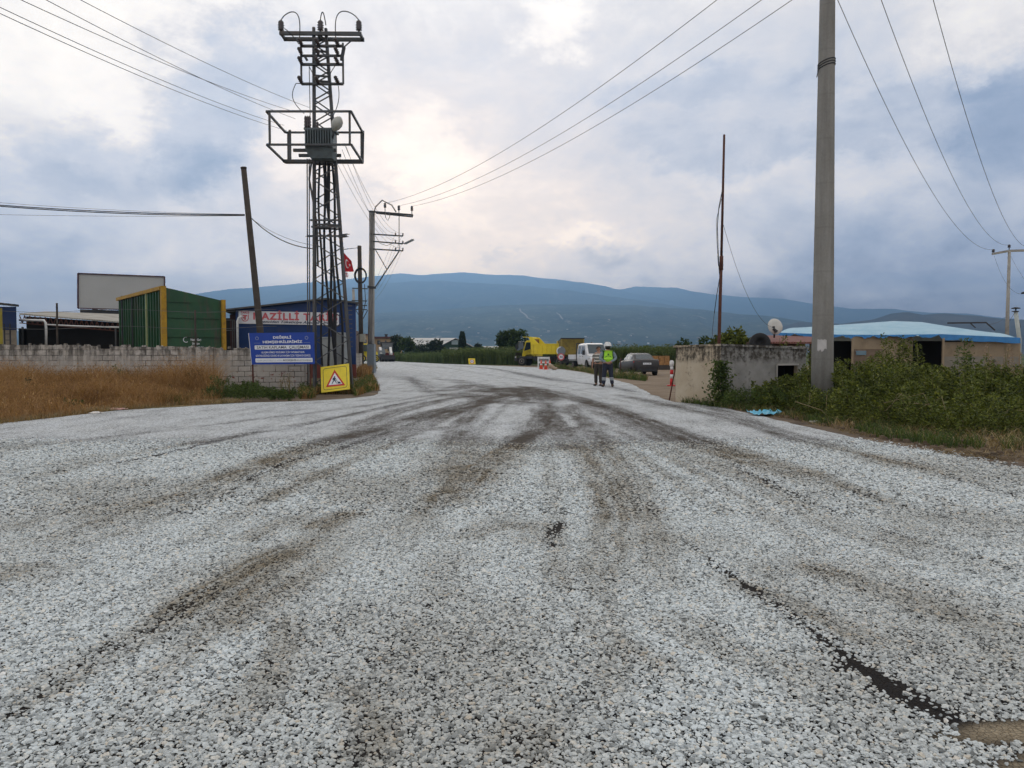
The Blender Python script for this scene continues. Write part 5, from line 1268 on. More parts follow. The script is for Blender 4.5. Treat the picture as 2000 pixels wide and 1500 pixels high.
mb = MB(); a, b = P(1851, 631, 36), P(1926, 630, 36); mb.beam(a, b, .07); mb.beam(b, P(1943, 645, 36), .05); mb.beam(P(1895, 631, 36), P(1905, 640, 36), .04)
tag(mb.build('awning_bars', M_dark), 'thin dark steel frame showing above the right of the blue tarpaulin', 'awning')

# stove pipe, far pole, lamp at the edge
sp_ = thing('stove_pipe', P(1990, 660, 38), 'white stove pipe with dark cap above the tarpaulin, at the right edge', 'chimney')
mb = MB(); a, b = P(1991, 664, 38), P(1984, 609, 38); mb.tube([up(a, 0.2), a, b], .095, 10); mb.build('pipe', pm('pipe_pale', (.42, .45, .42), .6), sp_, world=True)
mb = MB(); mb.lathe([(.19, 0), (.21, .03), (.05, .08)], P(1984, 603, 38), n=12); mb.lathe([(.15, 0), (.16, .03), (.05, .05)], P(1983, 609, 38), n=12); mb.tube([P(1984, 609, 38), P(1984, 602, 38)], .03, 5)
mb.build('cap', M_dark, sp_, world=True)
mb = MB(); mb.tube([P(1981, 612, 38), P(1972, 627, 38)], .01, 4); mb.tube([P(1987, 612, 38), P(1994, 640, 38)], .01, 4); mb.build('stay_wires', M_wire, sp_, world=True)
rp = thing('far_concrete_pole', (P(1970, 690, 56).x, 56, 0), 'slim distant concrete pole with crossarm behind the blue tarpaulin shed', 'utility pole', group='concrete power poles')
a, b = P(1971.5, 490, 56), P(1968, 650, 56); mb = MB(); mb.tube([(b.x-.05, 56, 0), a], [.15, .10], 10); mb.build('shaft', M_conc, rp, world=True)
mb = MB(); l_, r_ = P(1938, 496, 56), P(2040, 488, 56); mb.beam(l_, a, .12, .16); mb.beam(a, r_, .12, .16); mb.build('crossarm', M_conc, rp, world=True)
FI = []
for px, py in ((1940, 494), (1971, 485), (2012, 489)):
    p = P(px, py, 56); mb = MB(); mb.tube([p+Vector((0, 0, -.1)), p+Vector((0, 0, .1))], .03, 5); insul(mb, p+Vector((0, 0, .02)), .26, .12); mb.build('insulator', M_insul, rp, world=True); FI.append(p+Vector((0, 0, .25)))
for i, (ax, ay) in enumerate(((1572, -150), (1668, -150), (1783, -150))):
    cable('power_cable', P(ax, ay, 18.9), FI[i], 2.1, .010, ['leftmost', 'middle', 'rightmost'][i]+' of three steep wires falling to the slim pole', 'steep wires on the right', n=44)
cable('service_wire', P(1942, 500, 56), P(2005, 572, 45), .9, .008, 'drooping service wire under the slim pole crossarm', None, M_cable)
cable('service_wire', P(1974, 500, 56), P(2040, 590, 45), .3, .008, 'straight service wire falling right of the slim pole', None, M_cable)
cable('service_wire', P(1930, 634, 37), P(1968, 615, 55.8), .15, .008, 'short wire rising from the steel frame to the slim pole', None, M_cable)
ls = MB(); p = P(1995, 573, 45); ls.tube([p, p+Vector((.5, 0, .12)), P(2040, 572, 45)], [.05, .12, .05], 8)
tag(ls.build('street_lamp', M_dark), 'dark lamp head just entering at the right edge of the photo', 'lamp')

# the big pole in front
bp = thing('concrete_pole', (P(1605, 805, 18.6).x, 18.6, 0), 'thick tall grey concrete pole rising out of the bushes on the right', 'utility pole', group='concrete power poles')
bpm, t = newmat('spun_concrete'); c = t.coords(); s = t.n('ShaderNodeSeparateXYZ', {0: c}).outputs
n1 = t.noise(c, .7, 5, .6); n2_ = t.noise(c, 22, 5, .7); n3_ = t.noise(t.scale(c, (6, 6, .35)), 1.2, 5, .6)
seam = t.math('GREATER_THAN', t.math('SINE', t.math('MULTIPLY', s[2], 6.0)), .992)
k = t.math('ADD', t.math('ADD', t.math('MULTIPLY', n1, .4), t.math('MULTIPLY', n3_, .4)), t.math('MULTIPLY', n2_, .2))
col = t.ramp(k, [(.34, (.155, .148, .132)), (.52, (.24, .232, .212)), (.66, (.31, .302, .28))])
pit = t.ramp(t.n('ShaderNodeTexVoronoi', {'Vector': c, 'Scale': 7.0}).outputs['Distance'], [(.03, 1.0), (.06, 0.0)])
col = t.mix(t.math('MULTIPLY', pit, .5), col, (.10, .09, .08))
col = t.mix(t.math('MULTIPLY', seam, .12), col, (.10, .09, .08))
t.out(t.bsdf(col, .9, 0, t.bump(n2_, .35, .008), **{'Specular IOR Level': .2}))
base_, topp = P(1605, 805, 18.6), P(1616, 0, 18.6); dirp = (topp-base_)/(topp.z-base_.z); zT = 12.4
r_at = lambda z: .262-(.262-.172)*(z/10.0)
mb = MB(); mb.tube([base_+dirp*z for z in (-.3, 2, 4, 6, 8, 10, zT)], [r_at(z) for z in (0, 2, 4, 6, 8, 10, zT)], 32); mb.build('shaft', bpm, bp, world=True)
mb = MB()
for z0 in (8.36, 8.30, 8.24): 
    c_ = base_+dirp*z0; mb.tube([c_+Vector(((r_at(z0)+.008)*math.cos(a), (r_at(z0)+.008)*math.sin(a), .06*math.cos(a+.5))) for a in np.linspace(0, 2*math.pi, 20)], .013, 5)
c_ = base_+dirp*8.28; mb.tube([c_+Vector((-r_at(8)-.02, -.05, 0)), c_+Vector((-r_at(8)-.03, -.06, -.14)), c_+Vector((-r_at(8)-.07, -.08, -.30))], .012, 5)
mb.build('wire_binding', M_dark, bp, world=True)
mb = MB(); z0 = P(0, 672, 18.3).z
for k in range(6):
    a0, a1 = R(-140+k*8), R(-132+k*8); g_ = lambda a, z: base_+dirp*z+Vector((math.cos(a)*(r_at(z)+.006), math.sin(a)*(r_at(z)+.006), 0))
    lo_ = [1.50, 1.47, 1.52, 1.46, 1.49, 1.55, 1.52]; mb.add([g_(a0, lo_[k]), g_(a1, lo_[k+1]), g_(a1, 1.76-.02*(k % 2)), g_(a0, 1.76)], [(0,1,2,3)])
mb.build('paper_notice', pm('torn_paper', (.46, .44, .42), .9, var=.15, sc=6), bp, world=True)
mb = MB(); a, b = P(1555, -150, 18.9), P(1795, -150, 18.9); mb.beam(a+Vector((0, 0, -.15)), b+Vector((0, 0, -.15)), .15, .2); mb.build('crossarm', M_conc, bp, world=True)
# litter in the verge
def crumple(name, px, py, s, mat, label, cat, ang=0):
    p = G(px, py); mb = MB(); n = 9; vs = []
    for i in range(n):
        for j in range(n):
            x, y = (i/(n-1)-.5)*s[0], (j/(n-1)-.5)*s[1]
            vs.append((x, y, s[2]*(.15+.85*abs(mnoise.noise(Vector((i*.55, j*.55, px)))))*(1-.6*max(abs(i/(n-1)-.5), abs(j/(n-1)-.5))*1.6)+.012))
    mb.add(vs, [(i*n+j, (i+1)*n+j, (i+1)*n+j+1, i*n+j+1) for i in range(n-1) for j in range(n-1)])
    o = mb.build(name, mat); o.location = p+Vector((0, 0, .0)); o.rotation_euler = (0, 0, ang); return tag(o, label, cat)
M_pb = pm('plastic_blue', (.12, .42, .58), .4, var=.3, sc=6)
crumple('plastic_bag', 1492, 812, (.62, .5, .34), M_pb, 'crumpled light blue plastic bag at the edge of the bushes', 'plastic bag', .3)
M_pw = pm('plastic_white', (.62, .60, .56), .5)
crumple('litter', 187, 809, (.28, .2, .14), M_pw, 'small white crumpled litter at the road edge by the dry grass', 'litter')
crumple('litter', 230, 801, (.42, .25, .12), pm('plastic_pink', (.5, .3, .26), .5), 'pale pink wrapper lying at the road edge by the dry grass', 'litter')
crumple('litter', 1592, 826, (.2, .16, .10), M_pw, 'little white scrap at the foot of the thick concrete pole', 'litter')
# ================================================================ vehicles: local +X forward, +Y left, Z up
def wheel(root, x, y, r, w, side, rimmat, n=20):
    mb = MB(); mb.lathe([(r*.58, -w/2), (r*.93, -w/2), (r, -w*.36), (r, w*.36), (r*.93, w/2), (r*.58, w/2)], (x, y, r), 'Y', n)
    wl = mb.build('wheel', M_rub, root)
    mb = MB(); s = side*w/2
    mb.lathe([(r*.60, s*.55), (r*.60, s*1.02), (r*.50, s*1.03), (r*.42, s*.75), (r*.2, s*.8), (r*.16, s*1.05), (.01, s*1.05)], (x, y, r), 'Y', 14)
    mb.build('rim', rimmat, wl)
    return wl
M_rim = pm('rim_alloy', (.40, .40, .41), .4, .6, var=.15)
M_rimd = pm('rim_dirty', (.20, .18, .15), .8, var=.25)
M_glass = glassmat('vehicle_glass')
M_tail = pm('tail_lamp', (.38, .012, .015), .3, var=.1, spec=.5)
M_head = pm('head_lamp', (.42, .44, .46), .15, var=.2, spec=.7)
M_plastic = pm('black_plastic', (.03, .03, .032), .6, var=.2)

# ---- sedan
def sedan():
    rt = thing('sedan', (0, 0, 0), 'dark grey saloon car parked on the dirt yard, seen from behind', 'car')
    M_car = pm('car_grey', (.036, .034, .034), .42, .1, var=.10, sc=1, dirt=((.09, .075, .06), .4), spec=.35)
    # stations: x, half width at sill / at shoulder, z bottom, z shoulder, z middle
    S = [(-2.24, .60, .70, .42, .86, .66), (-2.18, .74, .80, .34, .98, .64), (-2.0, .80, .84, .28, 1.05, .62), (-1.3, .84, .87, .22, 1.02, .6), (0, .86, .885, .20, .97, .58), (1.0, .86, .88, .20, .93, .58),
         (1.6, .84, .86, .22, .88, .56), (2.0, .78, .80, .26, .80, .52), (2.2, .62, .66, .32, .70, .5), (2.26, .5, .55, .36, .62, .48)]
    rings = []
    for x, ws, wsh, zb, zs, zm in S:
        h = [(0, zb), (ws*.9, zb), (ws, zb+.08), (wsh+.03, zm), (wsh, zs-.06), (wsh*.93, zs), (wsh*.5, zs+.03), (0, zs+.035)]
        rings.append([(x, -a, b) for a, b in h[::-1]]+[(x, a, b) for a, b in h[1:-1]])
    mb = MB(); mb.smooth = True; mb.loft(rings); 
    bd = mb.build('body', M_car, rt)
    bd.modifiers.new('b', 'BEVEL').width = .01
    # cabin
    C_ = [(-1.72, .66, .68, 1.01, 1.03), (-1.0, .72, .60, .98, 1.38), (-.55, .74, .585, .97, 1.455), (.1, .75, .59, .96, 1.465), (.45, .75, .60, .95, 1.42), (1.15, .74, .70, .93, .96)]
    rings = []
    for x, wb, wt, zb, zt in C_: rings.append([(x, -wb, zb-.05), (x, wb, zb-.05), (x, wb, zb), (x, wt, zt-.03), (x, wt*.8, zt), (x, -wt*.8, zt), (x, -wt, zt-.03), (x, -wb, zb)])
    mb = MB(); mb.loft(rings); mb.build('cabin', M_car, rt)
    def side(i, y): return Vector((C_[i][0], y*C_[i][1], C_[i][3])), Vector((C_[i][0], y*C_[i][2], C_[i][4]-.03))
    for y in (-1, 1):
        for (i, j, u0, u1) in ((1, 2, .15, .92), (2, 3, .08, .93), (3, 4, .05, .95)):
            p0, t0 = side(i, y); p1, t1 = side(j, y); q = (p1, p0, t0, t1) if y > 0 else (p0, p1, t1, t0)
            mb = MB(); mb.patch(q, 1-u1 if y > 0 else u0, 1-u0 if y > 0 else u1, .10, .90, .006); mb.build('side_window', M_glass, rt)
        p1, t1 = side(4, y); p0, t0 = Vector((.9, y*.745, .955)), Vector((.9, y*.70, 1.08)); 
        q = (p0, p1, t1, t0) if y > 0 else (p1, p0, t0, t1); mb = MB(); mb.patch(q, .05, .9, .12, .88, .006); mb.build('quarter_window', M_glass, rt)
    p0, p1 = Vector((-1.66, .60, 1.05)), Vector((-1.66, -.60, 1.05)); t0, t1 = Vector((-1.03, .50, 1.375)), Vector((-1.03, -.50, 1.375))
    mb = MB(); mb.patch((p0, p1, t1, t0), .03, .97, .05, .92, .02, .02); mb.build('rear_window', M_glass, rt)
    p0, p1 = Vector((1.12, -.66, .98)), Vector((1.12, .66, .98)); t0, t1 = Vector((.47, -.5, 1.41)), Vector((.47, .5, 1.41))
    mb = MB(); mb.patch((p0, p1, t1, t0), .03, .97, .05, .95, .02, .02); mb.build('windscreen', M_glass, rt)
    for y in (-1, 1):
        mb = MB(); mb.add([(-2.235, y*.40, .80), (-2.20, y*.74, .80), (-2.05, y*.865, .84), (-2.05, y*.865, .94), (-2.19, y*.76, .95), (-2.235, y*.42, .90)]+[(-2.0, y*.40, .80), (-2.0, y*.74, .80), (-1.95, y*.80, .84), (-1.95, y*.80, .94), (-2.0, y*.76, .95), (-2.0, y*.42, .90)],
            [(0,1,2,3,4,5) if y < 0 else (5,4,3,2,1,0), (6,7,8,9,10,11)]+[(i, (i+1) % 6, (i+1) % 6+6, i+6) for i in range(6)])
        mb.build('tail_light', M_tail, rt)
        mb = MB(); mb.box((2.12, y*.58, .66), (.16, .26, .12)); mb.build('headlight', M_head, rt)
        mb = MB(); mb.box((.75, y*.97, 1.0), (.14, .18, .12)); mb.build('mirror', M_car, rt)
        for x in (.55, -.35):
            mb = MB(); mb.box((x, y*.895, .86), (.16, .03, .03)); mb.build('door_handle', M_car, rt)
    mb = MB(); mb.box((-2.245, 0, .78), (.02, .54, .12)); mb.mat = 1
    put_text(mb, '09 AC 385', .075, (0, -.037), ((-2.256, 0, .78), (0, -1, 0), (0, 0, 1)), 1, off=.002, width=.42)
    mb.build('number_plate', [M_signwhite, M_signink], rt)
    mb = MB(); mb.box((-2.22, 0, .38), (.12, 1.3, .18)); mb.box((-2.24, 0, .55), (.05, 1.5, .02)); mb.build('rear_bumper_insert', M_plastic, rt)
    for y in (-1, 1):
        for x in (-1.30, 1.34):
            wl = wheel(rt, x, y*.76, .315, .20, y, M_rim); mb = MB()
            mb.lathe([(.36, -.01), (.36, .01)], (x, y*.868, .33), 'Y', 20); mb.build('arch_shadow_liner', M_black, rt)
    return rt
sd_ = sedan(); p = G(1241, 734); sd_.location = (P(1246, 690, 51.8).x, 51.8, 0); sd_.rotation_euler = (0, 0, R(90+6))

# ---- white dropside double-cab van
def van():
    rt = thing('dropside_van', (0, 0, 0), 'white double cab dropside van facing the camera beside the two men', 'van')
    M_v = pm('van_white', (.66, .67, .68), .35, var=.06, sc=1, dirt=((.36, .30, .24), .4), spec=.5)
    S = [(-.75, .86, .96, .45, 2.15), (.9, .88, .96, .42, 2.2), (1.35, .88, .95, .42, 2.12)]
    rings = []
    for x, wb, wm_, zb, zt in S: rings.append([(x, -wb, zb), (x, wb, zb), (x, wm_, zb+.5), (x, wm_-.02, 1.25), (x, wm_-.13, zt-.10), (x, wm_-.28, zt), (x, -wm_+.28, zt), (x, -wm_+.13, zt-.10), (x, -wm_+.02, 1.25), (x, -wm_, zb+.5)])
    for x, wb, wm_, zb, zs in ((2.1, .86, .93, .42, 1.32), (2.75, .84, .90, .42, 1.12), (2.98, .76, .84, .46, .98), (3.04, .66, .76, .5, .86)):
        rings.append([(x, -wb, zb), (x, wb, zb), (x, wm_, zb+.35), (x, wm_-.02, zs-.12), (x, wm_-.05, zs-.05), (x, wm_-.2, zs), (x, -wm_+.2, zs), (x, -wm_+.05, zs-.05), (x, -wm_+.02, zs-.12), (x, -wm_, zb+.35)])
    mb = MB(); mb.loft(rings); bd = mb.build('body', M_v, rt); md = bd.modifiers.new('b', 'BEVEL'); md.width = .03; md.segments = 2
    mb = MB(); mb.patch(((2.06, -.76, 1.34), (2.06, .76, 1.34), (1.38, .68, 2.08), (1.38, -.68, 2.08)), .0, 1, .0, .97, .05, .05); mb.build('windscreen', M_glass, rt)
    for y in (-1, 1):
        for x0, x1, x0t, x1t in ((-.55, .22, -.5, .22), (.38, 1.55, .38, 1.15)):
            q = (Vector((x1, y*.945, 1.30)), Vector((x0, y*.945, 1.30)), Vector((x0t, y*.835, 2.0)), Vector((x1t, y*.835, 2.0)))
            if y < 0: q = (q[1], q[0], q[3], q[2])
            mb = MB(); mb.patch(q, .02, .98, .02, .95, .012, .03); mb.build('side_window', M_glass, rt)
        mb = MB(); mb.patch(((2.80, y*.5, .80), (2.55, y*.92, .86), (2.35, y*.93, 1.12), (2.80, y*.52, .98)) if y > 0 else ((2.55, y*.92, .86), (2.80, y*.5, .80), (2.80, y*.52, .98), (2.35, y*.93, 1.12)), 0, 1, 0, 1, .17, .2); mb.build('headlight', M_head, rt)
        mb = MB(); mb.box((1.75, y*1.10, 1.42), (.14, .2, .36)); mb.build('mirror', M_plastic, rt)
        mb = MB(); mb.box((.3, y*.975, 1.12), (.18, .03, .04)); mb.box((1.0, y*.975, 1.12), (.18, .03, .04)); mb.build('door_handle', M_plastic, rt)
        mb = MB(); mb.lathe([(.46, -.015), (.46, .015)], (2.05, y*.945, .40), 'Y', 20); mb.build('wheel_arch', M_black, rt)
    mb = MB(); mb.box((3.0, 0, .55), (.14, 1.66, .30)); mb.box((3.02, 0, .82), (.08, .95, .18)); mb.build('bumper_grille', M_plastic, rt)
    mb = MB(); mb.box((3.08, 0, .5), (.02, .52, .11)); put_text(mb, '09 AHT 56', .07, (0, -.035), ((3.092, 0, .5), (0, 1, 0), (0, 0, 1)), 1, off=.002, width=.42); mb.build('number_plate', [M_signwhite, M_signink], rt)
    mb = MB(); mb.box((-2.0, 0, .78), (2.3, 2.0, .10)); mb.build('bed', M_grayp, rt)
    for y in (-1, 1):
        for zz in (.93, 1.06, 1.19): mb = MB(); mb.box((-2.0, y*1.02, zz), (2.3, .05, .12)); mb.build('dropside_board', M_v, rt)
    mb = MB(); mb.box((-3.16, 0, 1.05), (.05, 2.0, .4)); mb.build('tailboard', M_v, rt)
    mb = MB(); mb.beam((-.85, -.95, .8), (-.85, -.95, 2.2), .07); mb.beam((-.85, .95, .8), (-.85, .95, 2.2), .07); mb.beam((-.85, -.95, 2.2), (-.85, .95, 2.2), .07); mb.bx((-.87, -.95, .8), (-.83, .95, 1.5)); mb.build('headboard_frame', M_dark, rt)
    mb = MB(); mb.bx((-3.0, -.4, .5), (2.2, .4, .72)); mb.build('chassis', M_dark, rt)
    mb = MB(); mb.box((-1.4, .93, .52), (.5, .12, .4)); mb.build('side_box', M_v, rt)
    for y in (-1, 1):
        wheel(rt, 2.05, y*.85, .35, .24, y, M_rimd); wheel(rt, -1.85, y*.82, .35, .36, y, M_rimd)
    mb = MB(); mb.lathe([(.05, 0), (.06, .08), (.03, .12)], (.3, 0, 2.2), n=10); mb.build('beacon', M_dark, rt)
    return rt
vn = van(); vn.location = (P(1153, 690, 68).x, 68, 0); vn.scale = (1.06, 1.06, 1.06); vn.rotation_euler = (0, 0, R(-90+11))

# ---- yellow tipper lorry
M_ty = pm('lorry_yellow', (.74, .58, .018), .5, var=.14, sc=1.2, dirt=((.42, .31, .06), .3), spec=.4)
M_tyd = pm('dusty_yellow', (.28, .215, .05), .8, var=.3, sc=1.5, dirt=((.10, .08, .045), .7))
def tipper():
    rt = thing('tipper_lorry', (0, 0, 0), 'bright yellow tipper lorry with ribbed body standing by the reeds', 'lorry')
    mb = MB()
    prof = [(3.28, .75), (3.30, 1.25), (3.18, 1.75), (2.86, 2.85), (2.7, 2.98), (1.55, 3.0), (1.55, .95), (1.78, .95), (1.86, 1.12), (2.2, 1.28), (2.62, 1.28), (2.95, 1.1), (3.02, .75)]
    for y0, y1 in ((-1.2, 1.2),):
        mb.prism([(x, z) for x, z in prof][::-1], ((0, y0, 0), (1, 0, 0), (0, 0, 1)), -(y1-y0))
    cb_ = mb.build('cab', M_ty, rt); md = cb_.modifiers.new('b', 'BEVEL'); md.width = .05; md.segments = 2
    for y in (-1, 1):
        q = (Vector((3.05, y*1.205, 1.72)), Vector((2.22, y*1.205, 1.95)), Vector((2.22, y*1.205, 2.75)), Vector((2.75, y*1.205, 2.75)))
        if y < 0: q = (q[1], q[0], q[3], q[2])
        mb = MB(); mb.patch(q, 0, 1, 0, 1, .015, .03); mb.build('side_window', M_glass, rt)
        mb = MB(); mb.box((3.0, y*1.38, 2.2), (.14, .22, .5)); mb.build('mirror', M_plastic, rt)
        mb = MB(); mb.box((3.28, y*.85, 1.0), (.08, .4, .25)); mb.build('headlight', M_head, rt)
        mb = MB(); mb.box((2.35, y*1.215, 1.6), (.2, .03, .05)); mb.build('door_handle', M_plastic, rt)
    mb = MB(); mb.patch(((3.19, -1.08, 1.82), (3.19, 1.08, 1.82), (2.87, 1.05, 2.82), (2.87, -1.05, 2.82)), 0, 1, 0, 1, .02, .03); mb.build('windscreen', M_glass, rt)
    mb = MB(); mb.box((3.15, 0, .72), (.35, 2.4, .36)); mb.box((3.31, 0, 1.35), (.04, 1.7, .35)); mb.build('bumper', M_plastic, rt)
    # tipping body: open box with sloping high headboard
    mb = MB()
    for y in (-1, 1):
        mb.add([(1.25, y*1.22, 1.35), (-2.9, y*1.22, 1.35), (-3.0, y*1.22, 2.55), (1.25, y*1.22, 2.55), (1.25, y*1.12, 1.35), (-2.9, y*1.12, 1.35), (-3.0, y*1.12, 2.55), (1.25, y*1.12, 2.55)], [(0,1,2,3), (7,6,5,4), (0,4,5,1), (1,5,6,2), (2,6,7,3), (3,7,4,0)])
    mb.bx((-2.9, -1.12, 1.35), (1.25, 1.12, 1.45)); bd = mb.build('tipper_body', M_ty, rt)
    mb = MB(); mb.bx((1.14, -1.115, 1.455), (1.25, 1.115, 3.2)); 
    mb.add([(1.25, -1.22, 2.55), (1.25, 1.22, 2.55), (1.55, 1.22, 3.32), (1.55, -1.22, 3.32), (1.15, -1.22, 2.56), (1.15, 1.22, 2.56), (1.45, 1.22, 3.36), (1.45, -1.22, 3.36)], [(0,1,2,3), (7,6,5,4), (0,4,5,1), (1,5,6,2), (2,6,7,3), (3,7,4,0)])
    mb.bx((1.45, -1.22, 3.30), (2.3, 1.22, 3.36)); mb.build('headboard_canopy', M_ty, rt)
    mb = MB(); mb.bx((1.10, -1.1, 1.6), (1.137, 1.1, 3.1)); mb.build('rusty_lining', pm('worn_ochre', (.22, .11, .03), .9, var=.4), rt)
    for y in (-1, 1):
        mb = MB(); mb.add([(1.24, y*1.20, 2.56), (.35, y*1.20, 2.56), (1.1, y*1.20, 3.3), (1.5, y*1.20, 3.36), (1.24, y*1.13, 2.56), (.35, y*1.13, 2.56), (1.1, y*1.13, 3.3), (1.5, y*1.13, 3.36)], [(0,1,2,3), (7,6,5,4), (0,4,5,1), (1,5,6,2), (2,6,7,3), (3,7,4,0)]); mb.build('side_wing', M_ty, rt)
        for k in range(8): mb = MB(); mb.beam((1.0-k*.54, y*1.25, 1.4), (1.0-k*.54, y*1.25, 2.45), .10, .07, up=(0, 1, 0)); mb.build('rib', M_ty, rt)
        mb = MB(); mb.beam((1.25, y*1.25, 2.5), (-3.0, y*1.25, 2.5), .09, .12); mb.build('top_rail', M_ty, rt)
        mb = MB(); mb.box((-.2, y*1.15, .78), (1.4, .1, .5)); mb.build('side_guard', M_grayp, rt)
        mb = MB(); mb.tube([(-2.8, y*1.1, .9), (-2.7, y*1.1, 1.2), (-2.2, y*1.1, 1.3), (-1.65, y*1.1, 1.2), (-1.5, y*1.1, .9)], .05, 6); mb.build('mudguard', M_plastic, rt)
    mb = MB(); mb.add([(-2.92, -1.12, 1.4), (-2.92, 1.12, 1.4), (-3.02, 1.12, 2.5), (-3.02, -1.12, 2.5), (-2.86, -1.12, 1.4), (-2.86, 1.12, 1.4), (-2.96, 1.12, 2.5), (-2.96, -1.12, 2.5)], [(3,2,1,0), (4,5,6,7), (0,1,5,4), (1,2,6,5), (2,3,7,6), (3,0,4,7)]); mb.build('tailgate', M_ty, rt)
    mb = MB(); mb.bx((-2.9, -.45, .8), (3.0, .45, 1.1)); mb.bx((.2, -.9, .6), (1.0, .9, 1.05)); mb.build('chassis', M_dark, rt)
    for y in (-1, 1):
        wheel(rt, 2.42, y*1.02, .52, .32, y, M_rimd); wheel(rt, -2.15, y*.95, .52, .55, y, M_rimd)
    return rt
tpz = tipper(); tpz.location = (P(1064, 690, 89.5).x, 89.5, 0); tpz.rotation_euler = (0, 0, R(180-22))

# ---- chip spreader lorry (seen from behind)
def spreader():
    rt = thing('chip_spreader', (0, 0, 0), 'dusty yellow lorry with chip spreading hopper and black cover behind the van', 'lorry')
    mb = MB(); mb.add([(-2.2, -1.2, 1.9), (2.4, -1.2, 1.5), (2.4, 1.2, 1.5), (-2.2, 1.2, 1.9), (-2.6, -1.25, 3.05), (2.4, -1.25, 2.7), (2.4, 1.25, 2.7), (-2.6, 1.25, 3.05)], [(0,3,2,1), (0,1,5,4), (1,2,6,5), (2,3,7,6), (3,0,4,7), (4,5,6,7)]); mb.build('tipper_body', M_tyd, rt)
    mb = MB(); mb.add([(-2.7, -1.3, 3.02), (2.5, -1.3, 2.72), (2.5, 1.3, 2.72), (-2.7, 1.3, 3.02), (-2.7, -1.3, 3.14), (2.5, -1.2, 2.86), (2.5, 1.2, 2.86), (-2.7, 1.3, 3.14)], [(0,3,2,1), (4,5,6,7), (0,1,5,4), (1,2,6,5), (2,3,7,6), (3,0,4,7)]); mb.build('black_cover', M_plastic, rt)
    mb = MB(); mb.add([(-2.5, -1.3, 1.15), (-3.5, -1.3, 1.3), (-3.5, 1.3, 1.3), (-2.5, 1.3, 1.15), (-2.4, -1.3, 1.9), (-3.75, -1.3, 2.1), (-3.75, 1.3, 2.1), (-2.4, 1.3, 1.9)], [(0,1,2,3), (0,4,5,1), (1,5,6,2), (2,6,7,3), (3,7,4,0)]); mb.build('hopper', M_tyd, rt)
    mb = MB()
    for y in (-1.2, -.6, 0, .6, 1.2): mb.beam((-3.5, y, .6), (-3.2, y, 1.3), .08)
    mb.tube([(-3.3, -1.3, .75), (-3.3, 1.3, .75)], .14, 10); mb.beam((-3.6, -1.3, .5), (-3.6, 1.3, .5), .12); mb.build('spreading_gear', M_dark, rt)
    for y in (-1, 1):
        mb = MB(); mb.beam((-2.55, y*1.2, 1.0), (-2.65, y*1.2, 3.0), .14); mb.beam((-2.6, y*1.2, 2.2), (-3.6, y*1.25, 2.05), .1); mb.build('hopper_arm', M_tyd, rt)
        for k in range(5): mb = MB(); mb.beam((2.0-k*.95, y*1.235, 1.7), (2.0-k*.95, y*1.255, 2.75), .1, .06, up=(0, 1, 0)); mb.build('rib', M_tyd, rt)
    mb = MB(); mb.bx((-2.3, -.45, .75), (4.6, .45, 1.1)); mb.build('chassis', M_dark, rt)
    mb = MB(); mb.bx((2.9, -1.2, .9), (4.7, 1.2, 2.9)); mb.build('cab', M_ty, rt)
    for y in (-1, 1):
        for x in (-1.6, -.3): wheel(rt, x, y*.95, .52, .5, y, M_rimd)
        wheel(rt, 3.8, y*1.02, .52, .32, y, M_rimd)
    return rt
spz = spreader(); spz.location = (P(1114, 690, 87).x, 87, 0); spz.rotation_euler = (0, 0, R(91))

# ---- tandem roller far along the bend
def roller():
    rt = thing('pneumatic_roller', (0, 0, 0), 'white and dark road roller with black canopy at the far end of the road', 'road roller')
    mb = MB(); mb.prism([(-1.9, .75), (1.9, .75), (2.3, 1.15), (2.2, 1.5), (.8, 2.1), (.3, 2.1), (.3, 1.3), (-1.5, 1.3), (-1.9, 1.1)], ((0, -.42, 0), (1, 0, 0), (0, 0, 1)), -.84); mb.build('hood', pm('roller_grey', (.10, .115, .125), .5), rt)
    for y in (-1, 1):
        mb = MB(); mb.prism([(.2, 1.05), (2.2, 1.05), (2.3, 1.3), (1.0, 2.2), (.5, 2.2), (.2, 1.8)], ((0, y*.72-.16, 0), (1, 0, 0), (0, 0, 1)), -.32); mb.build('white_cowl', M_white, rt)
        mb = MB(); mb.box((2.26, y*.55, 1.15), (.06, .16, .08)); mb.build('lamp', M_head, rt)
    mb = MB(); mb.bx((-1.9, -1.0, .6), (-.3, 1.0, 1.35)); mb.build('deck', pm('roller_red', (.16, .03, .03), .6), rt)
    mb = MB(); mb.bx((-1.95, .55, .85), (-1.6, 1.06, 1.25)); mb.bx((-1.4, .95, .95), (-.9, 1.03, 1.3)); mb.build('white_plate', M_white, rt)
    mb = MB()
    for x in (-1.3, .4):
        for y in (-.8, .8): mb.beam((x, y, 1.3), (x, y, 2.85), .08)
    mb.bx((-1.5, -1.0, 2.8), (.6, 1.0, 2.95)); mb.build('canopy', M_plastic, rt)
    mb = MB(); mb.bx((-1.25, -.75, 1.9), (.35, .75, 2.78)); mb.build('cab_glass', M_glass, rt)
    mb = MB(); mb.bx((1.1, -.95, .35), (2.3, .95, .95)); mb.build('front_frame', M_plastic, rt)
    for x in (1.6, -1.5):
        for k in range(4 if x > 0 else 3): wheel(rt, x, -.72+k*(.48 if x > 0 else .7), .48, .40, 1 if k > 1 else -1, M_rimd)
    return rt
rlz = roller(); rlz.scale = (1.2, 1.2, 1.15); rlz.location = (P(756, 690, 133).x, 133, 0); rlz.rotation_euler = (0, 0, R(-90+14))
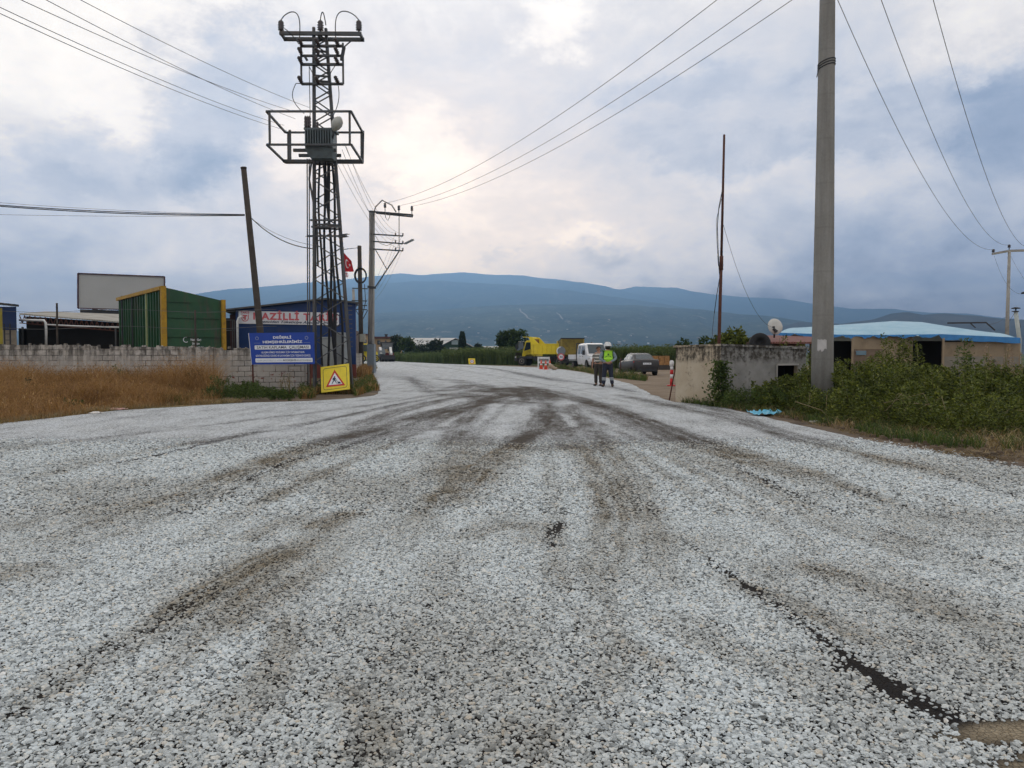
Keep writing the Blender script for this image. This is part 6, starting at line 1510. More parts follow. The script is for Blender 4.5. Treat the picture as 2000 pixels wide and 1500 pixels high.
def loader():
    rt = thing('yellow_loader', (0, 0, 0), 'yellow construction machine half hidden behind the poles on the left', 'construction machine')
    mb = MB(); mb.prism([(-2.2, .9), (1.2, .9), (1.4, 1.4), (.9, 1.75), (-2.0, 1.75), (-2.3, 1.5)], ((0, -.9, 0), (1, 0, 0), (0, 0, 1)), -1.8); mb.build('body', M_ty, rt)
    mb = MB(); 
    for x in (-.9, .6):
        for y in (-.75, .75): mb.beam((x, y, 1.7), (x, y, 2.9), .12)
    mb.bx((-1.0, -.85, 2.85), (.7, .85, 3.0)); mb.build('cab_frame', M_ty, rt)
    mb = MB(); mb.bx((-.85, -.72, 1.75), (.55, .72, 2.84)); mb.build('cab_glass', M_glass, rt)
    mb = MB(); mb.prism([(1.3, 1.1), (2.6, .5), (3.2, .3), (3.1, .7), (2.7, .9), (1.5, 1.5)], ((0, -.3, 0), (1, 0, 0), (0, 0, 1)), -.6); mb.build('arm', M_ty, rt)
    mb = MB(); mb.prism([(2.9, .15), (3.7, .1), (3.75, .2), (3.2, .3), (3.0, .95), (2.85, .9)], ((0, -1.1, 0), (1, 0, 0), (0, 0, 1)), -2.2); mb.build('bucket', M_dark, rt)
    for x in (-1.4, .8):
        for y in (-1, 1): wheel(rt, x, y*.95, .62, .4, y, M_ty)
    return rt
ldz = loader(); ldz.location = (P(714, 690, 124).x, 124, 0); ldz.rotation_euler = (0, 0, R(205))

# ================================================================ road-work furniture
M_cone = pm('cone_orange', (.62, .075, .035), .5, var=.12)
def cone(loc, label):
    rt = thing('traffic_cone', loc, label, 'traffic cone', group='traffic cones by the tipper lorry')
    mb = MB(); mb.lathe([(.17, .04), (.13, .3), (.10, .46), (.045, .80), (.03, .84), (.0, .84)], n=14); cb2 = mb.build('body', M_cone, rt)
    mb = MB(); mb.box((0, 0, .025), (.46, .46, .05), 0, (.9, .9)); mb.build('base', M_cone, rt)
    mb = MB(); mb.lathe([(.121, .38), (.099, .50)], n=14); mb.build('band', M_white, rt)
    return rt
c0 = cone(P(1057, 690, 70)*1, 'orange traffic cone nearest the lorry front, standing before the white barrier')
c0.location.z = 0
for px, Y, lab in ((1066, 68.5, 'middle one of the three orange cones by the lorry, closest to the road'), (1074, 72, 'orange traffic cone farthest right of the three, by the rear wheel')):
    l = P(px, 690, Y); l.z = 0; copy_thing(c0, l, .2, lab)
br_ = thing('barrier', (P(1062, 690, 76).x, 76, 0), 'white road barrier with two rails behind the orange cones', 'barrier')
for z in (.55, 1.0): mb = MB(); a, b = P(1051, 0, 76).x, P(1075, 0, 76).x; mb.bx((a, 75.95, z-.09), (b, 76.05, z+.09)); mb.build('rail', M_white, br_, world=True)
for px in (1052, 1074): mb = MB(); x = P(px, 0, 76).x; mb.bx((x-.05, 75.9, .0), (x+.05, 75.945, 1.1)); mb.build('post', M_white, br_, world=True)
sp3 = thing('speed_sign', (P(1097, 690, 74).x, 74, 0), 'round red rimmed 30 speed limit sign on a short post', 'sign')
cz = P(1097.5, 697, 74).z; x = P(1097.5, 0, 74).x
mb = MB(); mb.M = Matrix.Translation((x, 73.95, cz)) @ Matrix.Rotation(R(90), 4, 'X')
mb.lathe([(.335, 0), (.335, .02)], n=28, smooth=False); mb.M = None
fr = ((x, 73.93, cz), (1, 0, 0), (0, 0, 1)); arc(mb, fr, 0, 0, .235, .33, 0, 2*math.pi, 1, .003, 28)
put_text(mb, '30', .24, (0, -.12), fr, 2, off=.004, width=.33, bold=.02)
mb.build('disc', [M_signwhite, pm('sign_red_rim', (.50, .03, .03), .5), M_signink], sp3, world=True)
mb = MB(); mb.beam((x, 74, 0), (x, 74, cz+.2), .06); mb.build('post', M_galv, sp3, world=True)
mr = thing('round_sign_back', (P(1097, 690, 77).x, 77, 0), 'grey back of a round sign with white left edge above the 30 sign', 'sign')
cz = P(1097, 685.5, 77).z; x = P(1097.5, 0, 77).x
mb = MB(); mb.M = Matrix.Translation((x, 77, cz)) @ Matrix.Rotation(R(90), 4, 'X'); mb.lathe([(.45, 0), (.45, .03)], n=28, smooth=False); mb.build('disc', pm('sign_back_grey', (.16, .18, .19), .5, .3), mr, world=True)
mb = MB(); arc(mb, ((x, 76.965, cz), (1, 0, 0), (0, 0, 1)), 0, 0, .36, .45, R(95), R(215), 0, .002); mb.build('white_edge', M_signwhite, mr, world=True)
mb = MB(); mb.beam((x, 77.05, 0), (x, 77.05, cz), .07); mb.build('post', M_galv, mr, world=True)
ws_ = thing('yellow_speed_sign', (P(921, 690, 97).x, 97, 0), 'small yellow square board with round sign standing before the reeds', 'sign')
mb = MB(); a, b, c1, d = P(915.5, 711.5, 97), P(929, 711.5, 97), P(927.5, 700, 97.2), P(914.5, 700, 97.2); slab(mb, (a, b, c1, d), .03)
u = (b-a).normalized(); v = (d-a).normalized(); W, Hh = (b-a).length, (d-a).length; fr = (a, u, v)
arc(mb, fr, W*.5, Hh*.48, .0, W*.25, 0, 2*math.pi, 1, .005, 20); arc(mb, fr, W*.5, Hh*.48, W*.24, W*.32, 0, 2*math.pi, 2, .006, 20); put_text(mb, '30', W*.2, (W*.5, Hh*.40), fr, 3, off=.009, width=W*.28)
mb.build('board', [M_yellow, M_signwhite, pm('sign_red_rim', (.5, .03, .03), .5), M_signink], ws_, world=True)
mb = MB(); mb.beam((c1.x-.4, 97.25, .8), (c1.x-.4, 97.7, 0), .05); mb.build('prop', M_rust, ws_, world=True)
sk_ = MB(); sk_.smooth = True; p = P(1079, 690, 66); rings = []
for k in range(9):
    s = k/8; r = .30*math.sin(math.pi*(.12+.80*s))**.6; rings.append([(p.x-.35+.75*s, 66+r*.8*math.cos(a), max(.02, .22+.12*math.sin(s*6)+r*.75*math.sin(a))) for a in np.linspace(0, 2*math.pi, 11)[:-1]])
sk_.loft(rings); tag(sk_.build('sack', pm('sack_cloth', (.34, .26, .18), .9, var=.3, sc=4)), 'beige sack lying on the verge beside the orange cones', 'sack')
st_ = thing('straw_stack', (P(1285, 690, 68).x, 68, 0), 'orange brown stack of straw bales behind the parked car', 'straw stack')
M_straw, t = newmat('straw'); c = t.coords(); n_ = t.noise(t.scale(c, (2, 2, 9)), 3, 6, .7)
t.out(t.bsdf(t.ramp(n_, [(.3, (.14, .065, .02)), (.55, (.33, .17, .06)), (.75, (.50, .29, .12))]), .95, 0, t.bump(n_, .9, .05)))
for k in range(4):
    for j in range(2):
        mb = MB(); x = P(1269, 0, 68).x+k*.47; mb.box((x+.23-st_.location.x, 0, .62+j*.44 if j == 0 else 1.02), (.45, 1.2, .40), random.uniform(-.05, .05), (.95, .97)); mb.build('bale', M_straw, st_)
mb = MB(); mb.box((.2, 0, .2), (1.9, 1.2, .42)); mb.build('pallet', M_wood, st_)
mb = MB(); mb.tube([G(1212, 738)*1, P(1212.5, 699, 45)], .03, 6); tag(mb.build('steel_rod', M_rust), 'thin rusty rod standing in the weeds left of the parked car', 'rod')
# ================================================================ the two men
def skin(name, nodes, edges, root, mat, parent, sub=2):
    keys = list(nodes); me = bpy.data.meshes.new(name)
    me.from_pydata([nodes[k][0] for k in keys], [(keys.index(a), keys.index(b)) for a, b in edges], [])
    o = bpy.data.objects.new(name, me); COL.objects.link(o)
    o.modifiers.new('skin', 'SKIN')
    for i, k in enumerate(keys):
        sv = me.skin_vertices[0].data[i]; r = nodes[k][1]; sv.radius = (r, r) if not isinstance(r, tuple) else r; sv.use_root = (k == root)
    s = o.modifiers.new('sub', 'SUBSURF'); s.levels = sub; s.render_levels = sub
    dg = bpy.context.evaluated_depsgraph_get(); m2 = bpy.data.meshes.new_from_object(o.evaluated_get(dg)); m2.name = name
    bpy.data.objects.remove(o); bpy.data.meshes.remove(me)
    m2.materials.clear()
    for m in (mat if isinstance(mat, list) else [mat]): m2.materials.append(m)
    m2.polygons.foreach_set('use_smooth', [True]*len(m2.polygons))
    return link(name, m2, parent)
def chain(L): return list(zip(L[:-1], L[1:]))
M_skin = pm('skin', (.34, .19, .13), .55, var=.12, sc=8)
M_hair = pm('black_hair', (.015, .013, .012), .6, var=.3, sc=20)
M_boot = pm('dark_boot', (.02, .019, .018), .6, var=.2)
def fingers(nodes, edges, wrist, side, key, palm_dir, curl, spread):
    """palm and five bent fingers hanging from a wrist"""
    w_ = Vector(wrist); pd = Vector(palm_dir).normalized(); cu = Vector(curl).normalized(); sp = Vector(spread).normalized()
    pm_ = w_+pd*.06; nodes[key+'palm'] = (tuple(pm_), .028); edges.append((key+'wr', key+'palm'))
    for i, (o_, ln) in enumerate(((-.028, .062), (-.009, .072), (.010, .068), (.028, .052))):
        b = pm_+sp*o_+pd*.03; m_ = b+pd*ln*.5+cu*.008; e = m_+pd*ln*.35+cu*.026
        for t_, pt, r in (('a', b, .010), ('b', m_, .0085), ('c', e, .007)): nodes[f'{key}f{i}{t_}'] = (tuple(pt), r)
        edges += [(key+'palm', f'{key}f{i}a'), (f'{key}f{i}a', f'{key}f{i}b'), (f'{key}f{i}b', f'{key}f{i}c')]
    b = w_+pd*.03-sp*.035; e = b+pd*.045-sp*.015+cu*.02
    nodes[key+'ta'] = (tuple(b), .011); nodes[key+'tb'] = (tuple(e), .009); edges += [(key+'palm', key+'ta'), (key+'ta', key+'tb')]
def face(mbp, root, z, yaw, nose=True):
    pass
def man(name, loc, rz, label, arms, legs, shirt, trouser, hair, helmet=False, vest=False, headturn=0.0, belly=0.0):
    rt = thing(name, loc, label, 'person', rz)
    n = {'pelvis': ((0, 0, .96), (.17, .13)), 'waist': ((0, .0, 1.10), (.165, .125+belly)), 'chest': ((0, -.01, 1.30), (.185, .13)), 'shl': ((-.10, -.01, 1.42), .09), 'shr': ((.10, -.01, 1.42), .09),
         'neck': ((0, -.005, 1.50), .058), 'chin': ((0, .02, 1.56), .062)}
    ht, hs = math.sin(headturn), math.cos(headturn)
    n['jaw'] = ((-.02*ht, .03*hs, 1.585), .073); n['skull'] = ((0, .005, 1.66), .092); n['crown'] = ((0, -.005, 1.715), .07)
    n['nose'] = ((-.105*ht, .105*hs, 1.625), .016)
    e = chain(['pelvis', 'waist', 'chest', 'neck', 'chin', 'jaw', 'skull', 'crown'])+[('jaw', 'nose'), ('chest', 'shl'), ('chest', 'shr')]
    for s, k in ((-1, 'l'), (1, 'r')):
        el, wr = arms[k][:2]
        n[k+'sh'] = ((s*.195, -.01, 1.415), .072); n[k+'el'] = (el, .048); n[k+'wr'] = (wr, .031)
        e += [('sh'+k, k+'sh'), (k+'sh', k+'el'), (k+'el', k+'wr')]
        fingers(n, e, wr, s, k, arms[k][2], arms[k][3], arms[k][4])
        kn, an, toe = legs[k]
        n[k+'hip'] = ((s*.095, 0, .90), .098); n[k+'kn'] = (kn, .066); n[k+'an'] = (an, .043); n[k+'toe'] = (toe, .04)
        e += [('pelvis', k+'hip'), (k+'hip', k+'kn'), (k+'kn', k+'an'), (k+'an', k+'toe')]
        n[k+'ear'] = ((s*.098*hs, -.0+s*.098*ht, 1.63), .018); e.append(('skull', k+'ear'))
    skin('body', n, e, 'pelvis', M_skin, rt)
    g = .014
    tn = {'w': ((0, 0, 1.04), (.178, .14+belly*.8)), 'p': ((0, 0, .94), (.185, .145))}; te = [('w', 'p')]
    for k, s in (('l', -1), ('r', 1)):
        kn, an, toe = legs[k]; th = Vector(n[k+'hip'][0]).lerp(Vector(kn), .5); sh_ = Vector(kn).lerp(Vector(an), .55); cf = Vector(kn).lerp(Vector(an), .93)
        tn[k+'h'] = ((s*.10, 0, .86), .118); tn[k+'t'] = (tuple(th), .105); tn[k+'k'] = (kn, .086); tn[k+'s'] = (tuple(sh_), .08); tn[k+'c'] = (tuple(cf), .072)
        te += chain(['p', k+'h', k+'t', k+'k', k+'s', k+'c'])
    skin('trousers', tn, te, 'p', trouser, rt)
    for k in 'lr':
        kn, an, toe = legs[k]; v = Vector(toe)-Vector(an); v.z = 0; v.normalize(); a = Vector(an)
        nn = {'heel': (tuple(Vector((a.x, a.y, .05))-v*.05), .048), 'mid': (tuple(Vector((a.x, a.y, .055))+v*.08), .05), 'toe': (tuple(Vector((a.x, a.y, .045))+v*.19), .042), 'top': (tuple(Vector((a.x, a.y, .15))), .056)}
        skin('shoe', nn, [('top', 'heel'), ('heel', 'mid'), ('mid', 'toe')], 'heel', M_boot, rt, 1)
    sn = {'b': ((0, 0, .98), (.188, .145+belly)), 'w': ((0, 0, 1.12), (.18, .14+belly)), 'c': ((0, -.01, 1.30), (.20, .148)), 't': ((0, -.008, 1.42), (.15, .10)), 'nk': ((0, -.005, 1.475), .068)}
    se = chain(['b', 'w', 'c', 't', 'nk'])
    long_ = vest
    for k, s in (('l', -1), ('r', 1)):
        el, wr = arms[k][:2]; sn[k+'a'] = ((s*.12, -.01, 1.405), .085); sn[k+'s'] = ((s*.20, -.01, 1.405), .086); mid = Vector((s*.205, -.01, 1.40)).lerp(Vector(el), .75)
        se += [('c', k+'a'), (k+'a', k+'s')]
        if long_:
            sn[k+'e'] = (el, .064); sn[k+'w'] = (tuple(Vector(el).lerp(Vector(wr), .9)), .046); se += chain([k+'s', k+'e', k+'w'])
        else:
            sn[k+'m'] = (tuple(mid), .072); se += [(k+'s', k+'m')]
    skin('shirt', sn, se, 'c', shirt, rt)
    if vest:
        vn_ = {'b': ((0, 0, .97), (.200, .158+belly)), 'w': ((0, 0, 1.14), (.195, .155+belly)), 'c': ((0, -.01, 1.31), (.205, .166)), 't': ((0, -.012, 1.435), (.150, .108))}
        vo = skin('vest', vn_, chain(['b', 'w', 'c', 't']), 'c', vest, rt)
    # hair / helmet
    mb = MB(); mb.smooth = True; vs = []; N_, Mm = 20, 10
    if not helmet:
        for i in range(Mm+1):
            th = i/Mm*1.95
            for j in range(N_):
                a = 2*math.pi*j/N_; back = .5-.5*math.sin(a+headturn)      # longer at the back of the head
                lim = th*(.62+.38*back); r = .107+.008*mnoise.noise(Vector((j*.9, i*.9, 3)))
                vs.append((r*math.sin(lim)*math.cos(a), -.004+r*1.06*math.sin(lim)*math.sin(a), 1.668+.105*math.cos(lim)))
        mb.add(vs, [(i*N_+j, i*N_+(j+1) % N_, (i+1)*N_+(j+1) % N_, (i+1)*N_+j) for i in range(Mm) for j in range(N_)]); mb.build('hair', M_hair, rt)
        hx = Vector((-math.sin(headturn), math.cos(headturn), 0)); sx_ = Vector((hx.y, -hx.x, 0)); mb = MB()
        for s in (-1, 1):
            p = Vector((0, .005, 1.648))+hx*.083+sx_*(.034*s); mb.lathe([(.013, -.006), (.013, .006)], p, 'Y', 8); mb.beam(p+Vector((0, 0, .022))+hx*.004-sx_*.016, p+Vector((0, 0, .024))+hx*.004+sx_*.016, .012)
        p = Vector((0, .005, 1.578))+hx*.094; mb.beam(p-sx_*.022, p+sx_*.022, .009, .007)
        p = Vector((0, .005, 1.597))+hx*.098; mb.beam(p-sx_*.026, p+sx_*.026, .014, .011); mb.build('eyes_and_moustache', M_hair, rt)
    else:
        mb.lathe([(.150, 1.675), (.152, 1.685), (.132, 1.70), (.130, 1.74), (.112, 1.80), (.07, 1.835), (.0, 1.845)], n=24); mb.smooth = False
        mb.box((0, .135, 1.682), (.16, .08, .012)); mb.bx((-.016, -.12, 1.80), (.016, .12, 1.85)); mb.build('hard_hat', M_white, rt)
        mb = MB(); mb.smooth = True; mb.lathe([(.085, 1.545), (.103, 1.60), (.107, 1.676)], (0, -.012, 0), n=18); hb = mb.build('hair', M_hair, rt)
    return rt
def zbands(name, c1, c2, f, sharp=.0, off=0.0):
    m, t = newmat(name); c = t.coords(); s = t.n('ShaderNodeSeparateXYZ', {0: c}).outputs
    k = t.math('GREATER_THAN', t.math('SINE', t.math('MULTIPLY_ADD', s[2], f, off)), sharp)
    col = t.mix(k, c1, c2); col = t.mix(1.0, col, t.ramp(t.noise(c, 9, 4), [(.3, .8), (.7, 1.12)]), 'MULTIPLY')
    t.out(t.bsdf(col, .9, 0, t.bump(t.noise(c, 14, 3), .4, .02)))
    return m
M_stripe = zbands('striped_jersey', (.055, .06, .055), (.50, .47, .42), 46, -.1)
M_wt = pm('brown_trousers', (.05, .042, .036), .9, var=.2)
m, t = newmat('work_trousers'); c = t.coords(); s = t.n('ShaderNodeSeparateXYZ', {0: c}).outputs
bd_ = t.math('ADD', t.math('COMPARE', s[2], .37, .022), t.math('COMPARE', s[2], .30, .014))
t.out(t.bsdf(t.mix(bd_, (.014, .018, .034), (.42, .44, .45)), .8, 0, t.bump(t.noise(c, 12, 3), .4, .02))); M_work = m
M_hiv = pm('hivis_yellow', (.36, .72, .035), .6, var=.14, sc=7)
m, t = newmat('hivis_vest'); c = t.coords(); s = t.n('ShaderNodeSeparateXYZ', {0: c}).outputs
edge = t.math('GREATER_THAN', t.math('ABSOLUTE', s[0]), t.math('MULTIPLY_ADD', s[2], -.05, .22))
dk = t.math('MULTIPLY', t.math('COMPARE', s[2], 1.185, .018), t.math('LESS_THAN', t.math('ABSOLUTE', s[0]), .15))
mk = t.math('LESS_THAN', t.n('ShaderNodeVectorMath', {0: t.n('ShaderNodeCombineXYZ', {0: s[0], 1: 0.0, 2: s[2]}).outputs[0], 1: (0, 0, 1.335)}, operation='DISTANCE').outputs['Value'], .032)
ar_ = t.math('COMPARE', t.n('ShaderNodeVectorMath', {0: t.n('ShaderNodeCombineXYZ', {0: s[0], 1: 0.0, 2: s[2]}).outputs[0], 1: (0, 0, 1.13)}, operation='DISTANCE').outputs['Value'], .145, .012)
ar_ = t.math('MULTIPLY', ar_, t.math('GREATER_THAN', s[2], 1.215))
col = t.mix(1.0, (.36, .72, .035), t.ramp(t.noise(c, 7, 4), [(.3, .75), (.7, 1.15)]), 'MULTIPLY')
col = t.mix(t.math('MAXIMUM', mk, ar_), col, (.02, .09, .03)); col = t.mix(edge, col, (.03, .10, .035))
t.out(t.bsdf(col, .7, 0, t.bump(t.noise(c, 10, 3), .5, .02))); M_vest = m
M_shirt = pm('grey_blue_shirt', (.20, .25, .28), .9, var=.2, sc=6)
# worker: back turned, hands clasped behind
wl = G(1186, 756)
wk = man('person', (P(1187, 690, 33).x, 33, 0), R(2), 'man in white hard hat and yellow-green vest, back turned, hands clasped behind', {'l': ((-.30, -.06, 1.17), (-.07, -.19, 1.00), (.9, -.1, -.25), (0, -1, 0), (0, 0, 1)), 'r': ((.30, -.06, 1.17), (.06, -.215, 1.02), (-.9, -.1, -.25), (0, -1, 0), (0, 0, 1))},
    {'l': ((-.13, .01, .50), (-.155, -.02, .09), (-.19, .13, .04)), 'r': ((.13, .01, .50), (.175, -.02, .09), (.21, .13, .04))}, M_shirt, M_work, None, True, M_vest, 0, .03)
# the other man: turned towards the worker and the camera's left
wk.scale = (1.16, 1.08, 1.05)
man('person', (P(1169, 690, 34).x, 34, 0), R(155), 'bareheaded dark haired man in a striped short-sleeved jersey and brown trousers', {'l': ((-.27, .02, 1.14), (-.245, .10, .90), (0, .15, -1), (1, 0, 0), (0, 1, 0)), 'r': ((.265, -.03, 1.14), (.27, .06, .90), (0, .15, -1), (-1, 0, 0), (0, 1, 0))},
    {'l': ((-.10, .02, .50), (-.10, -.02, .09), (-.12, .14, .04)), 'r': ((.11, .03, .50), (.115, -.01, .09), (.15, .14, .04))}, M_stripe, M_wt, True, False, None, -.5, .04)
# ================================================================ vegetation
def unit(a): return a/np.maximum(np.linalg.norm(a, axis=1, keepdims=True), 1e-9)
def leaves(pos, axis, size, wr, seed=0):
    r = np.random.default_rng(seed); n = len(pos); axis = unit(axis)
    side = unit(np.cross(axis, r.normal(size=(n, 3)))); s = size[:, None]
    drop = np.array([0, 0, -1.0])*s*.12
    V = np.stack([pos, pos+axis*s*.45+side*s*wr*.5, pos+axis*s+drop, pos+axis*s*.45-side*s*wr*.5], 1).reshape(-1, 3)
    return V, np.arange(n*4).reshape(n, 4)
def blades(x, y, h, lean, wd, seed=0, z0=0.0, bend=.5):
    """grass blades: two quads each, leaning and drooping at the tip"""
    r = np.random.default_rng(seed); n = len(x); a = r.uniform(0, 6.283, n); b = r.uniform(0, 6.283, n)
    d = np.stack([np.cos(a), np.sin(a)], 1)*(lean*r.uniform(.3, 1.3, n)*h)[:, None]
    sx, sy = np.cos(b)*wd/2, np.sin(b)*wd/2
    zz = np.full(n, z0) if np.isscalar(z0) else z0
    m = np.stack([x+d[:, 0]*.35, y+d[:, 1]*.35, zz+h*.62], 1); t_ = np.stack([x+d[:, 0], y+d[:, 1], zz+h*(1-.25*r.random(n)*bend)], 1)
    o = np.stack([sx, sy, 0*sx], 1); p = np.stack([x, y, zz-.02], 1)
    V = np.stack([p-o, p+o, m+o*.8, m-o*.8, t_+o*.15, t_-o*.15], 1).reshape(-1, 3)
    i = np.arange(n)*6
    F = np.concatenate([np.stack([i, i+1, i+2, i+3], 1), np.stack([i+3, i+2, i+4, i+5], 1)])
    return V, F
def join(*L):
    Vs, Fs, o = [], [], 0
    for V, F in L: Vs.append(V); Fs.append(F+o); o += len(V)
    return np.concatenate(Vs), np.concatenate(Fs)
L_hedge = leafmat('hedge_leaf', (.014, .024, .005), (.125, .152, .024), (.34, .34, .08), 2.2, .2)
L_weed = leafmat('weed_leaf', (.022, .042, .011), (.085, .125, .028), (.19, .21, .06), 1.6)
L_tree = leafmat('tree_leaf', (.012, .026, .008), (.045, .075, .018), (.085, .12, .03), .5)
L_dark = leafmat('dark_leaf', (.008, .015, .006), (.022, .036, .012), (.04, .06, .02), .4)
L_reed = leafmat('reed_blade', (.035, .055, .016), (.10, .135, .038), (.21, .21, .075), .12, .2)
L_reed2 = leafmat('field_grass', (.040, .065, .024), (.095, .135, .048), (.15, .17, .06), .08, .2)
L_straw = leafmat('dry_grass_blade', (.13, .068, .028), (.38, .22, .10), (.60, .44, .26), .8, .3)
L_pale = leafmat('pale_straw', (.16, .11, .055), (.32, .24, .12), (.46, .38, .22), 1.0, .2)
L_tam = leafmat('feathery_seed', (.20, .13, .10), (.34, .25, .19), (.45, .36, .28), 1.0, .3)
M_bark = pm('bark', (.075, .06, .045), .95, var=.3, sc=6, bump=.6)
M_stem = pm('weed_stem', (.13, .12, .05), .9, var=.3)

def shoot_leaves(bx_, by_, h, lean, n_per, lsize, seed, start=.15, wr=.34, width=.30, z0=0):
    """upright feathery shoots, each carrying n_per leaflets"""
    r = np.random.default_rng(seed); N_ = len(bx_)
    ang = r.uniform(0, 6.283, N_); ln = lean*r.uniform(.2, 1.2, N_)
    k = np.repeat(np.arange(N_), n_per); s = start+(1-start)*r.random(N_*n_per)**.75
    H = h[k]
    cxs = bx_[k]+np.cos(ang[k])*ln[k]*s**1.6*H; cys = by_[k]+np.sin(ang[k])*ln[k]*s**1.6*H; cz = z0+s*H
    sub = r.integers(0, 9, len(k))          # leaflets sit on side sprays
    sa = ang[k]+sub*2.399+r.normal(0, .25, len(k)); rad = width*H*(1.05-s)*r.random(len(k))**.6
    pos = np.stack([cxs+np.cos(sa)*rad, cys+np.sin(sa)*rad, cz+rad*.35-.04*r.random(len(k))], 1)
    ax = np.stack([np.cos(sa), np.sin(sa), .45+.5*r.normal(size=len(k))], 1)+r.normal(0, .35, (len(k), 3))
    return leaves(pos, ax, lsize*r.uniform(.6, 1.35, len(k)), wr, seed+1)
def stems(bx_, by_, h, n, r_, mat, name, parent, seed=3, z0=0):
    rr = random.Random(seed); mb = MB()
    for i in rr.sample(range(len(bx_)), min(n, len(bx_))):
        x, y, hh = bx_[i], by_[i], h[i]; a = rr.uniform(0, 6.28); l = rr.uniform(.02, .2)*hh
        mb.tube([(x, y, z0-.02), (x+math.cos(a)*l*.3, y+math.sin(a)*l*.3, z0+hh*.5), (x+math.cos(a)*l, y+math.sin(a)*l, z0+hh*.97)], [r_, r_*.8, r_*.4], 4)
    return mb.build(name, mat, parent, world=True)
def plant_from(name, loc, label, cat, V, F, leafm, group=None, pname='foliage'):
    rt = thing(name, loc, label, cat, group=group)
    npmesh(pname, V-np.array(loc)[None, :], F, leafm, rt)
    return rt

# ---- overgrown hedge right of and around the thick pole
def hedge_region(px0, px1, n, fy, by, seed, hfun):
    r = np.random.default_rng(seed); px = r.uniform(px0, px1, n); s = r.random(n)**.8
    Y = np.interp(px, *fy)*(1-s)+np.interp(px, *by)*s
    x = (px-1000)/1500*Y
    return x, Y, hfun(px, s)*r.uniform(.70, 1.22, n)
FY = ([1400, 1480, 1560, 1640, 1720, 1850, 2000, 2150], [19.8, 19.3, 17.9, 16.2, 15.1, 14.3, 14.8, 15.4]); BY = ([1400, 1570, 1640, 2150], [20.9, 21.6, 23, 23.5])
HT = lambda px, s: np.interp(px, [1400, 1450, 1500, 1540, 1600, 1660, 1760, 1900, 2050], [.50, .52, .58, .74, 1.0, 1.05, 1.02, .96, .92])*(.55+.47*np.minimum(1, s*1.9))*(.80+.42*vnoise(px*.035, s*2.5, 1, 9))
x, y, h = hedge_region(1618, 2120, 620, FY, BY, 11, HT)
V, F = shoot_leaves(x, y, h, .24, 120, .085, 12, .22, .42, .32)
hd_ = plant_from('overgrown_hedge', (10.5, 18.5, 0), 'wide overgrown green hedge right of the thick concrete pole', 'hedge', V, F, L_hedge)
stems(x, y, h, 160, .010, M_stem, 'stems', hd_)
x, y, h = hedge_region(1478, 1606, 150, FY, BY, 21, HT)
V, F = shoot_leaves(x, y, h, .24, 130, .08, 22, .18, .42, .32)
b_ = plant_from('bush', (6.9, 19.8, 0), 'green bush left of the thick concrete pole, half covering the hut opening', 'bush', V, F, L_hedge); stems(x, y, h, 40, .009, M_stem, 'stems', b_)
# tall sprays standing out of the hedge
def spray(px, pyt, Y, n, wpx, leafm, label, cat='shrub', lsize=.09, n_per=110, width=.26, seed=1, name='shrub', start=.3, pybase=None):
    r = np.random.default_rng(seed); c_ = P(px, 690, Y); top_ = P(px, pyt, Y).z
    x = c_.x+r.normal(0, wpx/3000*Y, n); y = Y+r.normal(0, .25, n); h = top_*r.uniform(.72, 1.02, n)
    V, F = shoot_leaves(x, y, h, .12, n_per, lsize, seed+5, start, .36, width)
    rt = plant_from(name, (c_.x, Y, 0), label, cat, V, F, leafm); stems(x, y, h, n, .013, M_stem, 'stems', rt, seed); return rt
spray(1740, 654, 22.5, 12, 66, L_hedge, 'tall feathery shrub before the brown plywood of the tarpaulin shed', n_per=170, seed=31)
spray(1895, 655, 22, 6, 40, L_weed, 'tall light green sprout before the right plywood wall of the tarpaulin shed', n_per=90, seed=33, start=.55)
spray(1953, 668, 21, 10, 40, L_tam, 'pale seeding plant at the right end of the hedge', 'plant', .05, 90, .12, 35, 'seeding_plant', .5)
spray(1582, 650, 23.6, 9, 44, L_hedge, 'leafy shrub behind the right end of the concrete hut, left of the thick pole', n_per=150, seed=37)
spray(1815, 768, 15.0, 5, 30, L_weed, 'light green leafy plant before the hedge, right of the thick pole', 'plant', .075, 60, .3, 39, 'leafy_plant', .3)
# creeper on the hut corner
r_ = np.random.default_rng(41); n = 1500; s = r_.random(n)
cpos = np.array(Cc)[None, :]+np.array([-.05, -.16, 0])[None, :]+np.stack([r_.normal(0, .12+.20*(1-s)**2, n), r_.normal(0, .07, n), .02+s*1.22], 1)
V, F = leaves(cpos, r_.normal(size=(n, 3))+np.array([0, -.6, .2]), r_.uniform(.05, .11, n), .6, 42)
cr = plant_from('creeper', (Cc.x, Cc.y, 0), 'dark green creeper climbing the front corner of the concrete hut', 'creeper', V, F, L_weed)
mb = MB(); mb.tube([Cc+Vector((-.05, -.10, 0)), Cc+Vector((-.09, -.08, .6)), Cc+Vector((-.03, -.06, 1.2))], [.015, .012, .006], 5); mb.build('stem', M_stem, cr, world=True)
